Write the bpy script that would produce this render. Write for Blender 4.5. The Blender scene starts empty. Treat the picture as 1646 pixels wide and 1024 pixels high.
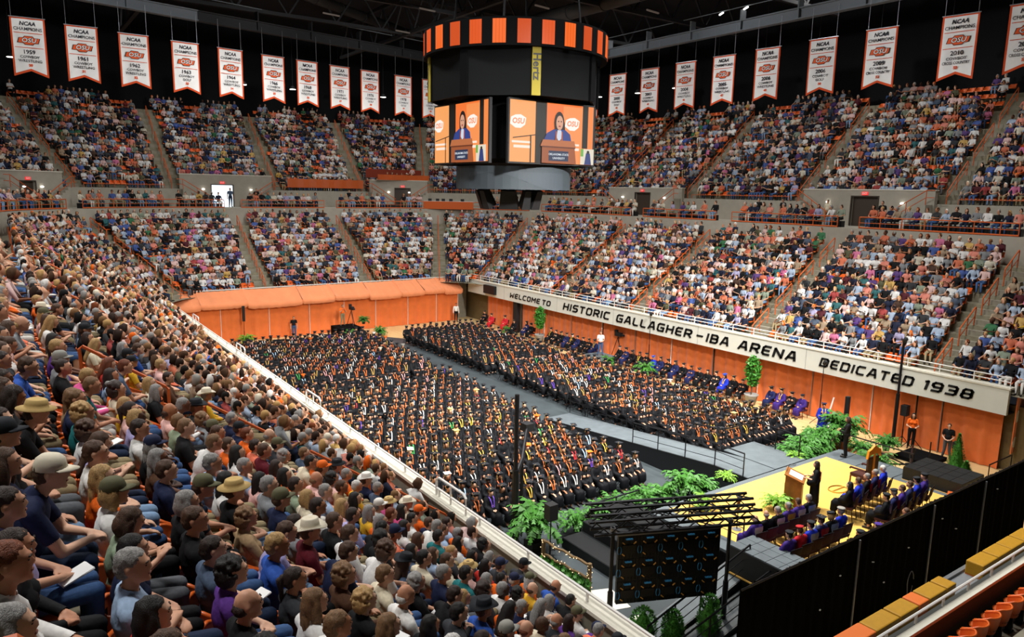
import bpy, bmesh, math, random
import numpy as np
from mathutils import Vector, Matrix
R_ = math.radians
rng = np.random.default_rng(7); random.seed(7)
scene = bpy.context.scene
COL = scene.collection

# ---------------------------------------------------------------- camera, world, lights, exposure
CAM = np.array([0.0, 0.0, 12.0]); FPX = 1171.13
YAW, PITCH, ROLL = R_(35.06546), R_(9.88594), R_(1.07308)
def cam_axes():
    cy, sy, cp, sp = math.cos(YAW), math.sin(YAW), math.cos(PITCH), math.sin(PITCH)
    f = np.array([sy*cp, cy*cp, -sp]); r = np.array([cy, -sy, 0.0]); u = np.cross(r, f)
    cr, sr = math.cos(ROLL), math.sin(ROLL)
    return cr*r + sr*u, -sr*r + cr*u, f
CR, CU, CF = cam_axes()
cam_data = bpy.data.cameras.new('camera'); cam = bpy.data.objects.new('camera', cam_data); COL.objects.link(cam)
cam_data.sensor_fit = 'HORIZONTAL'; cam_data.sensor_width = 36.0; cam_data.lens = FPX/1646*36.0
cam_data.clip_start = 0.1; cam_data.clip_end = 400
cam.matrix_world = Matrix(((CR[0], CU[0], -CF[0], CAM[0]), (CR[1], CU[1], -CF[1], CAM[1]), (CR[2], CU[2], -CF[2], CAM[2]), (0, 0, 0, 1)))
scene.camera = cam

world = bpy.data.worlds.new('World'); scene.world = world; world.use_nodes = True
world.node_tree.nodes['Background'].inputs[0].default_value = (0.75, 0.85, 1.0, 1)
world.node_tree.nodes['Background'].inputs[1].default_value = 0.012
scene.view_settings.view_transform = 'Standard'; scene.view_settings.look = 'None'
scene.view_settings.gamma = 1.0; scene.view_settings.use_curve_mapping = False
scene.view_settings.exposure = 0.0

def area(name, loc, size, power, color=(1, 0.96, 0.9), spread=150, target=None):
    l = bpy.data.lights.new(name, 'AREA'); l.shape = 'DISK'; l.size = size; l.energy = power; l.color = color; l.spread = R_(spread)
    o = bpy.data.objects.new(name, l); COL.objects.link(o); o.location = loc
    t = Vector(target) if target else Vector((loc[0], loc[1], 0))
    o.rotation_euler = (t - Vector(loc)).to_track_quat('-Z', 'Y').to_euler()
    return o
for x in (14.0, 22.5, 31.0):
    for y in (16.0, 27.0, 41.0, 52.0):
        area('court_light', (x, y, 25.5), 2.2, 1050, (1, 0.985, 0.97), 140)
for x, y in ((-2.0, 8.0), (-2.0, 22.0), (-2.0, 38.0), (0.0, 56.0), (12.0, 72.0), (24.0, 73.0), (36.0, 71.0), (47.0, 60.0), (49.0, 46.0), (49.0, 32.0), (49.0, 18.0)):
    area('stand_light', (x, y, 27.0), 2.5, 1750 if x < 0 else 480, (1, 0.985, 0.965), 160)
area('stage_light', (17.0, 11.0, 21.0), 1.6, 3400, (1, 0.97, 0.93), 80, (19, 32, 1.2))
area('stage_light', (29.0, 11.0, 21.0), 1.6, 3000, (1, 0.97, 0.93), 80, (29, 32, 1.2))
area('stage_light', (21.0, 22.0, 24.0), 1.6, 900, (1, 0.95, 0.86), 60, (22.0, 14, 1.2))
for a_, b_ in (((27.0, 30.0, 21.5), (45, 22, 20)), ((27.0, 38.0, 21.5), (45, 36, 20)), ((27.0, 42.0, 21.5), (45, 50, 20)), ((12.0, 38.0, 21.5), (4, 57, 20)), ((20.0, 40.0, 21.5), (18, 60, 20)), ((26.0, 42.0, 21.5), (31, 62, 20))):
    area('banner_fill', a_, 0.8, 270, (0.97, 0.98, 1.0), 62, b_)  # unseen fill lights, added only to brighten the hanging banners

# ---------------------------------------------------------------- mesh and material helpers
def link(o, parent=None):
    COL.objects.link(o)
    if parent is not None: o.parent = parent
    return o
def tag(o, label=None, cat=None, group=None, kind=None):
    if label: o['label'] = label
    if cat: o['category'] = cat
    if group: o['group'] = group
    if kind: o['kind'] = kind
    return o
def empty(name, loc=(0, 0, 0), rz=0.0, label=None, cat=None, group=None, kind=None):
    o = bpy.data.objects.new(name, None); o.empty_display_size = 0.2
    COL.objects.link(o); o.location = loc; o.rotation_euler = (0, 0, rz)
    return tag(o, label, cat, group, kind)

def mat(name, color, rough=0.6, metal=0.0, noise=0.0, nscale=8.0, bump=0.0, bscale=40.0, emit=None, estr=1.0, spec=0.3, sheen=0.0):
    m = bpy.data.materials.new(name); m.use_nodes = True
    nt = m.node_tree; b = nt.nodes['Principled BSDF']
    c = tuple(color[:3]) + (1,)
    b.inputs['Base Color'].default_value = c
    b.inputs['Roughness'].default_value = rough; b.inputs['Metallic'].default_value = metal
    b.inputs['Specular IOR Level'].default_value = spec
    if sheen: b.inputs['Sheen Weight'].default_value = sheen
    if noise or bump:
        tc = nt.nodes.new('ShaderNodeTexCoord')
    if noise:
        n = nt.nodes.new('ShaderNodeTexNoise'); n.inputs['Scale'].default_value = nscale; n.inputs['Detail'].default_value = 4
        nt.links.new(tc.outputs['Object'], n.inputs['Vector'])
        r = nt.nodes.new('ShaderNodeMapRange'); r.inputs[1].default_value = 0.3; r.inputs[2].default_value = 0.7
        r.inputs[3].default_value = 1 - noise; r.inputs[4].default_value = 1 + noise
        nt.links.new(n.outputs['Fac'], r.inputs[0])
        mx = nt.nodes.new('ShaderNodeVectorMath'); mx.operation = 'SCALE'; mx.inputs[0].default_value = c[:3]
        nt.links.new(r.outputs[0], mx.inputs['Scale']); nt.links.new(mx.outputs[0], b.inputs['Base Color'])
    if bump:
        n2 = nt.nodes.new('ShaderNodeTexNoise'); n2.inputs['Scale'].default_value = bscale; n2.inputs['Detail'].default_value = 3
        nt.links.new(tc.outputs['Object'], n2.inputs['Vector'])
        bp = nt.nodes.new('ShaderNodeBump'); bp.inputs['Strength'].default_value = bump; bp.inputs['Distance'].default_value = 0.02
        nt.links.new(n2.outputs['Fac'], bp.inputs['Height']); nt.links.new(bp.outputs[0], b.inputs['Normal'])
    if emit is not None:
        b.inputs['Emission Color'].default_value = tuple(emit[:3]) + (1,); b.inputs['Emission Strength'].default_value = estr
    return m
def srgb(h):
    h = h.lstrip('#'); v = [int(h[i:i+2], 16)/255 for i in (0, 2, 4)]
    return tuple((x/12.92 if x <= 0.04045 else ((x+0.055)/1.055)**2.4) for x in v)

class MB:
    """collects shapes; build() links them as ONE mesh object"""
    def __init__(s): s.v = []; s.f = []; s.m = []
    def add(s, v, f, m=0):
        o = len(s.v); s.v.extend([tuple(map(float, p)) for p in v]); s.f.extend([tuple(i+o for i in q) for q in f]); s.m.extend([m]*len(f)); return s
    def box(s, c, d, rz=0.0, m=0, taper=1.0, M=None):
        x, y, z = d[0]/2, d[1]/2, d[2]/2
        p = [(-x, -y, -z), (x, -y, -z), (x, y, -z), (-x, y, -z), (-x*taper, -y*taper, z), (x*taper, -y*taper, z), (x*taper, y*taper, z), (-x*taper, y*taper, z)]
        ca, sa = math.cos(rz), math.sin(rz)
        if M is not None: p = [tuple(M @ Vector(q)) for q in p]; q0 = [(a[0]+c[0], a[1]+c[1], a[2]+c[2]) for a in p]
        else: q0 = [(c[0]+a*ca-b*sa, c[1]+a*sa+b*ca, c[2]+h) for a, b, h in p]
        return s.add(q0, [(3, 2, 1, 0), (4, 5, 6, 7), (0, 1, 5, 4), (1, 2, 6, 5), (2, 3, 7, 6), (3, 0, 4, 7)], m)
    def b2(s, lo, hi, m=0):
        return s.box([(a+b)/2 for a, b in zip(lo, hi)], [abs(b-a) for a, b in zip(lo, hi)], 0, m)
    def tube(s, pts, r, n=6, m=0, cap=True):
        pts = [Vector(p) for p in pts]; rs = r if isinstance(r, (list, tuple)) else [r]*len(pts)
        vs, fs = [], []; up = Vector((0, 0, 1))
        for i, p in enumerate(pts):
            d = (pts[min(i+1, len(pts)-1)] - pts[max(i-1, 0)])
            d = d.normalized() if d.length > 1e-9 else Vector((0, 0, 1))
            a = d.cross(up) if abs(d.dot(up)) < 0.98 else d.cross(Vector((0, 1, 0)))
            a.normalize(); b = d.cross(a)
            for k in range(n):
                t = 2*math.pi*(k+0.5)/n; vs.append(p + (a*math.cos(t) + b*math.sin(t))*rs[i])
        for i in range(len(pts)-1):
            for k in range(n):
                k2 = (k+1) % n; fs.append((i*n+k, i*n+k2, (i+1)*n+k2, (i+1)*n+k))
        if cap: fs.append(tuple(range(n))[::-1]); fs.append(tuple((len(pts)-1)*n+k for k in range(n)))
        return s.add(vs, fs, m)
    def lathe(s, c, prof, n=12, m=0, sx=1.0, sy=1.0):
        vs = []; fs = []
        for r, z in prof:
            for k in range(n):
                t = 2*math.pi*k/n; vs.append((c[0]+r*math.cos(t)*sx, c[1]+r*math.sin(t)*sy, c[2]+z))
        for i in range(len(prof)-1):
            for k in range(n):
                k2 = (k+1) % n; fs.append((i*n+k, i*n+k2, (i+1)*n+k2, (i+1)*n+k))
        fs.append(tuple(range(n))[::-1]); fs.append(tuple((len(prof)-1)*n+k for k in range(n)))
        return s.add(vs, fs, m)
    def poly(s, pts, th, axis_dir, m=0):
        """flat polygon (3D points) given thickness along axis_dir"""
        d = Vector(axis_dir)*th; n = len(pts); a = [Vector(p) for p in pts]; b = [p+d for p in a]
        fs = [tuple(range(n))[::-1], tuple(range(n, 2*n))] + [(i, (i+1) % n, n+(i+1) % n, n+i) for i in range(n)]
        return s.add(a+b, fs, m)
    def grid(s, P, m=0, closed=False):
        """P[i][j] points"""
        ni, nj = len(P), len(P[0]); vs = [p for row in P for p in row]; fs = []
        for i in range(ni-1):
            for j in range(nj-1): fs.append((i*nj+j, i*nj+j+1, (i+1)*nj+j+1, (i+1)*nj+j))
        return s.add(vs, fs, m)
    def mesh(s, name, mats, smooth=False):
        me = bpy.data.meshes.new(name); me.from_pydata(s.v, [], s.f)
        for x in (mats if isinstance(mats, (list, tuple)) else [mats]): me.materials.append(x)
        if any(s.m): me.polygons.foreach_set('material_index', s.m)
        if smooth: me.polygons.foreach_set('use_smooth', [True]*len(s.f))
        me.validate(); me.update(); return me
    def build(s, name, mats, parent=None, smooth=False, loc=None, **k):
        o = bpy.data.objects.new(name, s.mesh(name, mats, smooth)); link(o, parent)
        if loc is not None: o.location = loc
        return tag(o, **k) if k else o
def inst(name, me, parent=None, loc=(0, 0, 0), rz=0.0, mats=None, M=None):
    o = bpy.data.objects.new(name, me); link(o, parent)
    if M is not None: o.matrix_local = M
    else: o.location = loc; o.rotation_euler = (0, 0, rz)
    if mats:
        for i, x in enumerate(mats):
            if x is not None and i < len(o.material_slots):
                o.material_slots[i].link = 'OBJECT'; o.material_slots[i].material = x
    return o
def fast_mesh(name, V, F, mats, mi=None, smooth=True, colors=None):
    """V (n,3), F (m,3) triangles; colors (m,3) become a face-corner colour attribute"""
    V = np.asarray(V, np.float32); F = np.asarray(F, np.int32)
    me = bpy.data.meshes.new(name); me.vertices.add(len(V)); me.vertices.foreach_set('co', V.ravel())
    me.loops.add(F.size); me.loops.foreach_set('vertex_index', F.ravel())
    me.polygons.add(len(F)); me.polygons.foreach_set('loop_start', np.arange(0, F.size, 3, dtype=np.int32))
    for x in mats: me.materials.append(x)
    if mi is not None: me.polygons.foreach_set('material_index', np.asarray(mi, np.int32))
    me.polygons.foreach_set('use_smooth', np.full(len(F), smooth))
    if colors is not None:
        a = me.color_attributes.new('tint', 'FLOAT_COLOR', 'CORNER')
        c = np.ones((len(F), 3, 4), np.float32); c[:, :, :3] = np.asarray(colors, np.float32)[:, None, :]
        a.data.foreach_set('color', c.ravel())
    me.update(calc_edges=True); me.validate(); return me
def text_mesh(txt, size=1.0, shear=0.0, bold=0.0, ext=0.004, space=1.0, _c={}):
    k = (txt, size, shear, bold, ext, space)
    if k in _c: return _c[k]
    cu = bpy.data.curves.new('t', 'FONT'); cu.body = txt; cu.size = size; cu.shear = shear; cu.offset = bold; cu.extrude = ext
    cu.align_x = 'CENTER'; cu.align_y = 'CENTER'; cu.space_character = space; cu.resolution_u = 2
    o = bpy.data.objects.new('t', cu); COL.objects.link(o)
    dg = bpy.context.evaluated_depsgraph_get(); me = bpy.data.meshes.new_from_object(o.evaluated_get(dg))
    bpy.data.objects.remove(o); bpy.data.curves.remove(cu); me.materials.clear()
    _c[k] = me; return me
ORD = ('zeroth first second third fourth fifth sixth seventh eighth ninth tenth eleventh twelfth thirteenth fourteenth fifteenth sixteenth seventeenth eighteenth nineteenth '
       'twentieth').split()
ORD += ['twenty-' + ORD[i] for i in range(1, 10)] + ['thirtieth'] + ['thirty-' + ORD[i] for i in range(1, 10)] + ['fortieth'] + ['forty-' + ORD[i] for i in range(1, 10)]

# ---------------------------------------------------------------- materials
ORANGE = (0.72, 0.13, 0.015)
M = dict(
    concrete=mat('concrete', srgb('#8a8474'), 0.85, noise=0.12, nscale=3, bump=0.1),
    tread=mat('tread_concrete', srgb('#827c68'), 0.85, noise=0.15, nscale=4, bump=0.1),
    wallgrey=mat('grey_wall', srgb('#a39d8f'), 0.8, noise=0.06, nscale=2),
    parapet=mat('parapet_cream', srgb('#d8d4c4'), 0.7, noise=0.05),
    white=mat('white_paint', srgb('#e4e2dc'), 0.4),
    fascia=mat('fascia_white', srgb('#cfcfc4'), 0.6, noise=0.03, nscale=1.5),
    black=mat('black', (0.012, 0.012, 0.013), 0.6),
    blackmet=mat('black_metal', (0.018, 0.018, 0.02), 0.35, 0.6),
    letter=mat('letter_black', (0.01, 0.01, 0.01), 0.5),
    orange=mat('orange_paint', (0.55, 0.105, 0.02), 0.45),
    seat=mat('orange_plastic', (0.74, 0.135, 0.02), 0.35, noise=0.06, nscale=6, spec=0.5),
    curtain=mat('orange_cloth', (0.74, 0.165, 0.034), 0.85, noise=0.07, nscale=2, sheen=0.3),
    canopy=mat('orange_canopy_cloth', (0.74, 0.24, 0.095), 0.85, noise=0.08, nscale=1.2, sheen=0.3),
    wood=None, tarp=mat('dark_grey_floor_cover', srgb('#3a4144'), 0.55, noise=0.18, nscale=0.9, bump=0.05),
    deck=mat('grey_stage_deck', srgb('#596165'), 0.6, noise=0.12, nscale=3), yellow=mat('yellow_carpet', srgb('#dcae56'), 0.9, noise=0.06, nscale=2, bump=0.15, bscale=120),
    drape=mat('black_drape', (0.004, 0.004, 0.0045), 0.95, spec=0.05), steel=mat('galvanised_steel', srgb('#8b8d90'), 0.4, 0.7),
    woodpanel=mat('walnut', srgb('#7a451d'), 0.4, noise=0.25, nscale=5), oak=mat('oak', srgb('#8f5a2a'), 0.4, noise=0.2, nscale=5),
    brownfab=mat('brown_upholstery', srgb('#43201a'), 0.7, noise=0.1), green=mat('fern_green', (0.045, 0.16, 0.02), 0.5, noise=0.35, nscale=3),
    dgreen=mat('leaf_green', (0.045, 0.20, 0.02), 0.45, noise=0.35, nscale=4), lime=mat('lime_green', (0.16, 0.33, 0.03), 0.5, noise=0.3, nscale=4),
    topiary=mat('conifer_green', (0.045, 0.18, 0.018), 0.6, noise=0.4, nscale=12), soil=mat('soil', (0.03, 0.02, 0.012), 0.9),
    pot=mat('grey_stone_pot', srgb('#8f8d88'), 0.8, noise=0.1), darkpot=mat('dark_pot', (0.02, 0.022, 0.02), 0.6), terracotta=mat('terracotta', srgb('#9c5a2c'), 0.8),
    trunk=mat('bark', (0.12, 0.07, 0.04), 0.9), paper=mat('white_paper', (0.85, 0.85, 0.83), 0.7), gold=mat('gold', (0.75, 0.45, 0.08), 0.35, 0.7),
    roofdark=mat('dark_roof', (0.012, 0.012, 0.013), 0.8), truss=mat('roof_steel', (0.016, 0.016, 0.017), 0.7), duct=mat('duct', (0.035, 0.033, 0.03), 0.5, 0.4),
    greybeam=mat('grey_beam', srgb('#666c71'), 0.5), padyellow=mat('yellow_foam_cover', srgb('#a67a14'), 0.6, noise=0.08), padorange=mat('orange_foam_cover', (0.62, 0.14, 0.02), 0.6),
    lamp=mat('lamp_glow', (1, 1, 1), 0.5, emit=(1, 0.97, 0.9), estr=6), exitred=mat('exit_red', (0.5, 0.02, 0.02), 0.5, emit=(1, 0.06, 0.06), estr=0.8),
    doorbrown=mat('brown_door', (0.05, 0.035, 0.025), 0.5), darkred=mat('dark_red_cloth', (0.22, 0.03, 0.012), 0.8), panelblack=mat('satin_black_panel', (0.008, 0.009, 0.010), 0.45),
    shoe=mat('dark_shoes', (0.02, 0.018, 0.016), 0.5), eye=mat('eye_dark', (0.03, 0.02, 0.015), 0.3), lip=mat('lip', (0.42, 0.16, 0.12), 0.5),
    mattan=mat('pale_sheet', srgb('#d9d3c6'), 0.8), garland=mat('garland_twig', (0.16, 0.10, 0.045), 0.8), fairy=mat('fairy_light', (1, 0.8, 0.5), 0.5, emit=(1, 0.7, 0.35), estr=3),
)
def wood_floor():
    m = mat('maple_court', srgb('#dcc08a'), 0.32, spec=0.4); nt = m.node_tree; b = nt.nodes['Principled BSDF']
    tc = nt.nodes.new('ShaderNodeTexCoord'); mp = nt.nodes.new('ShaderNodeMapping'); mp.inputs['Rotation'].default_value = (0, 0, R_(90))
    br = nt.nodes.new('ShaderNodeTexBrick'); br.inputs['Scale'].default_value = 1.0; br.inputs['Brick Width'].default_value = 1.6; br.inputs['Row Height'].default_value = 0.09
    br.inputs['Mortar Size'].default_value = 0.002; br.inputs['Color1'].default_value = srgb('#dabd88')+(1,); br.inputs['Color2'].default_value = srgb('#cfae76')+(1,); br.inputs['Mortar'].default_value = srgb('#a98a58')+(1,)
    nt.links.new(tc.outputs['Object'], mp.inputs[0]); nt.links.new(mp.outputs[0], br.inputs['Vector']); nt.links.new(br.outputs['Color'], b.inputs['Base Color'])
    return m
M['wood'] = wood_floor()
# ---------------------------------------------------------------- the bowl: offset paths round the floor
XL, XR, YF, R0 = 9.1, 35.6, 59.3, 5.0
CLx, CRx, CY = XL+R0, XR-R0, YF-R0
YN_L, YN_R = -3.0, 8.0
def ring(d, narc=14, ynl=YN_L, ynr=YN_R):
    P = [(XL-d, ynl)]+[(XL-d, 36+(CY-36)*i/12) for i in range(13)]
    for i in range(1, narc):
        t = math.pi - (math.pi/2)*i/narc; P.append((CLx+(R0+d)*math.cos(t), CY+(R0+d)*math.sin(t)))
    P += [(CLx, YF+d), (CRx, YF+d)]
    for i in range(1, narc):
        t = math.pi/2 - (math.pi/2)*i/narc; P.append((CRx+(R0+d)*math.cos(t), CY+(R0+d)*math.sin(t)))
    P += [(XR+d, CY), (XR+d, ynr)]
    return P
NROW, DROW, D0, Z0, RISE = 12, 0.70, 0.35, 3.6, 0.45
DROWU = 0.75
DM0, DM1, ZM = 9.4, 13.4, 10.08        # mezzanine
NUP, DU0, ZU0, URISE = 13, 13.45, 11.65, 0.64
UD = DU0 + 0.25
RISE_L, Z0_L = 0.472, 2.95                                            # the near bank is shallower; it steepens into the far corner
def rise_at(x, y):
    if x < CLx and y < CY:
        t = min(1, max(0, (y-38)/(CY-38))); return RISE_L+(RISE-RISE_L)*t*t*(3-2*t)
    return RISE
def z_low(k, x, y):
    if x < CLx and y < CY:
        t = min(1, max(0, (y-38)/(CY-38))); t = t*t*(3-2*t); return Z0_L+(Z0-Z0_L)*t+k*rise_at(x, y)
    return Z0+k*RISE
def lowtread(k): return D0+k*DROW, Z0+k*RISE
def uptread(k): return UD+k*DROWU, ZU0+k*URISE
def strip(mb, profile, m=0):
    """profile: list of (d, z); sweeps it round the bowl"""
    rows = [[(x, y, z) for x, y in ring(d)] for d, z in profile]
    mb.grid(rows, m)
mb = MB(); prof = [(0.0, 0), (D0, 0)]
for k in range(NROW):
    d, z = lowtread(k); prof += [(d, k), (d+DROW, k)]
prof += [(DM0, NROW-1)]
mb.grid([[(x, y, z_low(k, x, y)) for x, y in ring(d)] for d, k in prof]); tag(mb.build('floor_lower_terrace', M['tread']), kind='structure')
YM = 34.0                                                # on the near bank two more rows replace the mezzanine up to here
mb = MB(); mb.grid([[(x, y, z_low(NROW-1, x, y)) for x, y in ring(DM0, ynl=YM)], [(x, y, ZM) for x, y in ring(DM0, ynl=YM)], [(x, y, ZM) for x, y in ring(DM1, ynl=YM)]]); tag(mb.build('floor_mezzanine', M['wallgrey']), kind='structure')
mb = MB(); dz_ = D0+NROW*DROW; z_ = Z0_L+NROW*RISE_L
mb.grid([[(XL-d, y, z) for y in (-3.0, YM)] for d, z in [(dz_, z_-RISE_L)]+[q for j in range(3) for q in ((dz_+j*DROW, z_+j*RISE_L), (dz_+(j+1)*DROW, z_+j*RISE_L))]+[(dz_+3*DROW, 11.0)]])
tag(mb.build('floor_near_bank_top', M['tread']), kind='structure')
mb = MB(); mb.b2((XL-DM1, YM-0.1, 7.5), (XL-DM0+0.1, YM, ZM)); tag(mb.build('wall_near_bank_end', M['wallgrey']), kind='structure')
mb = MB(); strip(mb, [(DM1, ZM), (DM1, ZU0+0.05), (DM1+0.12, ZU0+0.05), (DM1+0.12, ZU0)]); tag(mb.build('wall_mezzanine', M['wallgrey']), kind='structure')
mb = MB(); prof = [(DM1+0.12, ZU0)]
for k in range(NUP):
    d, z = uptread(k); prof += [(d, z), (d+DROWU, z)]
DTOP = prof[-1][0]; ZTOP = prof[-1][1]
prof += [(DTOP+1.6, ZTOP)]
strip(mb, prof); tag(mb.build('floor_upper_terrace', M['tread']), kind='structure')
mb = MB(); strip(mb, [(DTOP+1.6, ZTOP), (DTOP+1.6, 29)]); tag(mb.build('wall_top_ring', mat('dark_wall', (0.009, 0.009, 0.010), 0.9, spec=0.1)), kind='structure')
mb = MB(); mb.b2((-20, -10, 29), (65, 90, 29.3)); tag(mb.build('ceiling', M['roofdark']), kind='structure')
# the floor and the walls round it
mb = MB(); mb.b2((8.6, 4.0, -0.2), (40, 64, 0)); tag(mb.build('floor', M['wood']), kind='structure')
mb = MB(); mb.b2((XL-0.2, -3, 0), (XL, CY+4.2, 3.9)); mb.b2((XL-0.3, -3, 3.9), (XL+0.06, CY+4.2, 3.98), 1)
tag(mb.build('wall_left', [M['concrete'], M['parapet']]), kind='structure')
mb = MB(); mb.b2((36.4, 5, 0), (36.7, 60.5, 3.0)); tag(mb.build('wall_right', mat('recess_wall', srgb('#6b5a3a'), 0.8, noise=0.1)), kind='structure')
mb = MB(); mb.b2((8.8, 60.6, 0), (40, 60.9, 3.5)); tag(mb.build('wall_far', M['doorbrown']), kind='structure')
# right fascia with its writing
fas = empty('trim_1', (XR, 35, 2.7), kind='structure')
mb = MB(); mb.b2((-0.06, 12.75-35, 0), (0.12, 57.9-35, 1.16)); mb.build('fascia_board', M['fascia'], fas)
mb = MB(); mb.b2((-0.09, 12.7-35, 1.16), (0.4, 57.9-35, 1.24)); mb.build('coping', M['parapet'], fas)
mb = MB(); mb.b2((0.12, 12.75-35, -0.02), (1.0, 57.9-35, 0.05)); mb.build('soffit', M['black'], fas)
for y in (51.9, 44.5, 38.0, 30.2, 22.6): 
    mb = MB(); mb.b2((-0.065, y-35-0.012, 0.01), (-0.058, y-35+0.012, 1.15)); mb.build('joint', M['pot'], fas)
C_ = 0.16                                                # squared letters with clipped corners, as strokes on a unit box
O_ = [(C_, 0), (0.85-C_, 0), (0.85, C_), (0.85, 1-C_), (0.85-C_, 1), (C_, 1), (0, 1-C_), (0, C_), (C_, 0)]
GLYPH = {'O': (0.85, [O_]), 'D': (0.85, [[(0, 0), (0.85-C_, 0), (0.85, C_), (0.85, 1-C_), (0.85-C_, 1), (0, 1), (0, 0)]]), 'W': (1.1, [[(0, 1), (0.12, 0), (0.55, 0.62), (0.98, 0), (1.1, 1)]]), 'M': (1.0, [[(0, 0), (0, 1), (0.5, 0.42), (1.0, 1), (1.0, 0)]]),
 'E': (0.75, [[(0.75, 1), (C_, 1), (0, 1-C_), (0, C_), (C_, 0), (0.75, 0)], [(0, 0.5), (0.66, 0.5)]]), 'L': (0.72, [[(0, 1), (0, C_), (C_, 0), (0.72, 0)]]), 'C': (0.8, [[(0.8, 1), (C_, 1), (0, 1-C_), (0, C_), (C_, 0), (0.8, 0)]]), 'T': (0.8, [[(0, 1), (0.8, 1)], [(0.4, 1), (0.4, 0)]]), 'H': (0.85, [[(0, 0), (0, 1)], [(0.85, 0), (0.85, 1)], [(0, 0.5), (0.85, 0.5)]]),
 'I': (0.0, [[(0, 0), (0, 1)]]), 'S': (0.8, [[(0.8, 1), (C_, 1), (0, 1-C_), (0, 0.5+C_*0.7), (C_, 0.5), (0.8-C_, 0.5), (0.8, 0.5-C_*0.7), (0.8, C_), (0.8-C_, 0), (0, 0)]]), 'R': (0.82, [[(0, 0), (0, 1), (0.82-C_, 1), (0.82, 1-C_), (0.82, 0.45+C_), (0.82-C_, 0.45), (0, 0.45)], [(0.45, 0.45), (0.84, 0)]]), 'G': (0.85, [[(0.85, 1), (C_, 1), (0, 1-C_), (0, C_), (C_, 0), (0.85, 0), (0.85, 0.48), (0.45, 0.48)]]),
 'A': (0.9, [[(0, 0), (0.38, 1), (0.62, 1), (0.9, 0)], [(0.14, 0.3), (0.8, 0.3)]]), 'B': (0.82, [[(0, 0), (0, 1), (0.78-C_, 1), (0.78, 1-C_), (0.78, 0.62), (0.68, 0.52), (0, 0.52)], [(0.68, 0.52), (0.82, 0.4), (0.82, C_), (0.82-C_, 0), (0, 0)]]), 'N': (0.85, [[(0, 0), (0, 1), (0.85, 0), (0.85, 1)]]), '-': (0.6, [[(0, 0.5), (0.6, 0.5)]]), ' ': (0.5, []),
 '1': (0.2, [[(0, 0.92), (0.2, 1), (0.2, 0)]]), '9': (0.82, [[(0.82, 0.48), (C_, 0.48), (0, 0.48+C_), (0, 1-C_), (C_, 1), (0.82-C_, 1), (0.82, 1-C_), (0.82, C_), (0.82-C_, 0), (0.05, 0)]]), '3': (0.8, [[(0, 1), (0.8-C_, 1), (0.8, 1-C_), (0.8, 0.62), (0.68, 0.5), (0.2, 0.5)], [(0.68, 0.5), (0.8, 0.38), (0.8, C_), (0.8-C_, 0), (0, 0)]]),
 '8': (0.82, [[(C_, 0), (0.82-C_, 0), (0.82, C_), (0.82, 0.38), (0.7, 0.5), (0.78, 0.62), (0.78, 1-C_), (0.78-C_, 1), (C_, 1), (0.04, 1-C_), (0.04, 0.62), (0.12, 0.5), (0, 0.38), (0, C_), (C_, 0)], [(0.12, 0.5), (0.7, 0.5)]])}
def stroke_text(txt):
    mb = MB(); x = 0.0; t = 0.135
    for ch in txt:
        w, lines = GLYPH[ch]
        for L in lines:
            for (ax, ay), (bx, by) in zip(L[:-1], L[1:]):
                dx, dy = bx-ax, by-ay; l = math.hypot(dx, dy); dx, dy = dx/l, dy/l; e = t*0.62
                q = [(ax-dx*e-dy*t, ay-dy*e+dx*t), (ax-dx*e+dy*t, ay-dy*e-dx*t), (bx+dx*e+dy*t, by+dy*e-dx*t), (bx+dx*e-dy*t, by+dy*e+dx*t)]
                mb.poly([(x+u+0.22*v, v, 0) for u, v in q], 0.012, (0, 0, 1))
        x += w+0.52 if ch != ' ' else 0.35
    return mb.mesh('lettering', M['letter'])
def fascia_text(txt, y0, y1, z0, h, word):
    me = stroke_text(txt)
    xs = [v.co.x for v in me.vertices]; ys = [v.co.y for v in me.vertices]
    w, hh = max(xs)-min(xs), max(ys)-min(ys); cx, cyy = (max(xs)+min(xs))/2, (max(ys)+min(ys))/2
    sx, sy = (y0-y1)/w, h/hh
    # reading direction runs from far (high Y) to near (low Y), facing -X
    Mx = Matrix.Translation((-0.072, (y0+y1)/2-35, z0-2.7)) @ Matrix(((0, 0, -1, 0), (-1, 0, 0, 0), (0, 1, 0, 0), (0, 0, 0, 1))) @ Matrix.Diagonal((sx, sy, 1, 1)) @ Matrix.Translation((-cx, -cyy, 0))
    o = inst('lettering', me, fas, M=Mx, mats=None); 
    if not me.materials: me.materials.append(M['letter'])
    o['label'] = 'black lettering reading ' + word; return o
fascia_text('WELCOME TO', 51.0, 45.25, 3.22, 0.46, 'welcome to')
fascia_text('HISTORIC', 43.75, 38.3, 3.27, 0.62, 'historic')
fascia_text('GALLAGHER', 37.7, 30.6, 3.27, 0.62, 'gallagher')
fascia_text('-', 30.3, 29.75, 3.27, 0.12, 'dash')
fascia_text('IBA', 29.55, 27.8, 3.27, 0.62, 'iba')
fascia_text('ARENA', 27.15, 23.2, 3.27, 0.62, 'arena')
fascia_text('DEDICATED', 21.8, 16.75, 3.3, 0.52, 'dedicated')
fascia_text('1938', 16.3, 14.1, 3.3, 0.52, '1938')
mb = MB(); mb.b2((-0.30, 53.1-35, 0.25), (-0.06, 54.9-35, 1.0)); o = mb.build('small_scoreboard', M['panelblack']); o.location = fas.location
tag(o, 'small black scoreboard on the white fascia beside the far corner', 'scoreboard')
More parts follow.
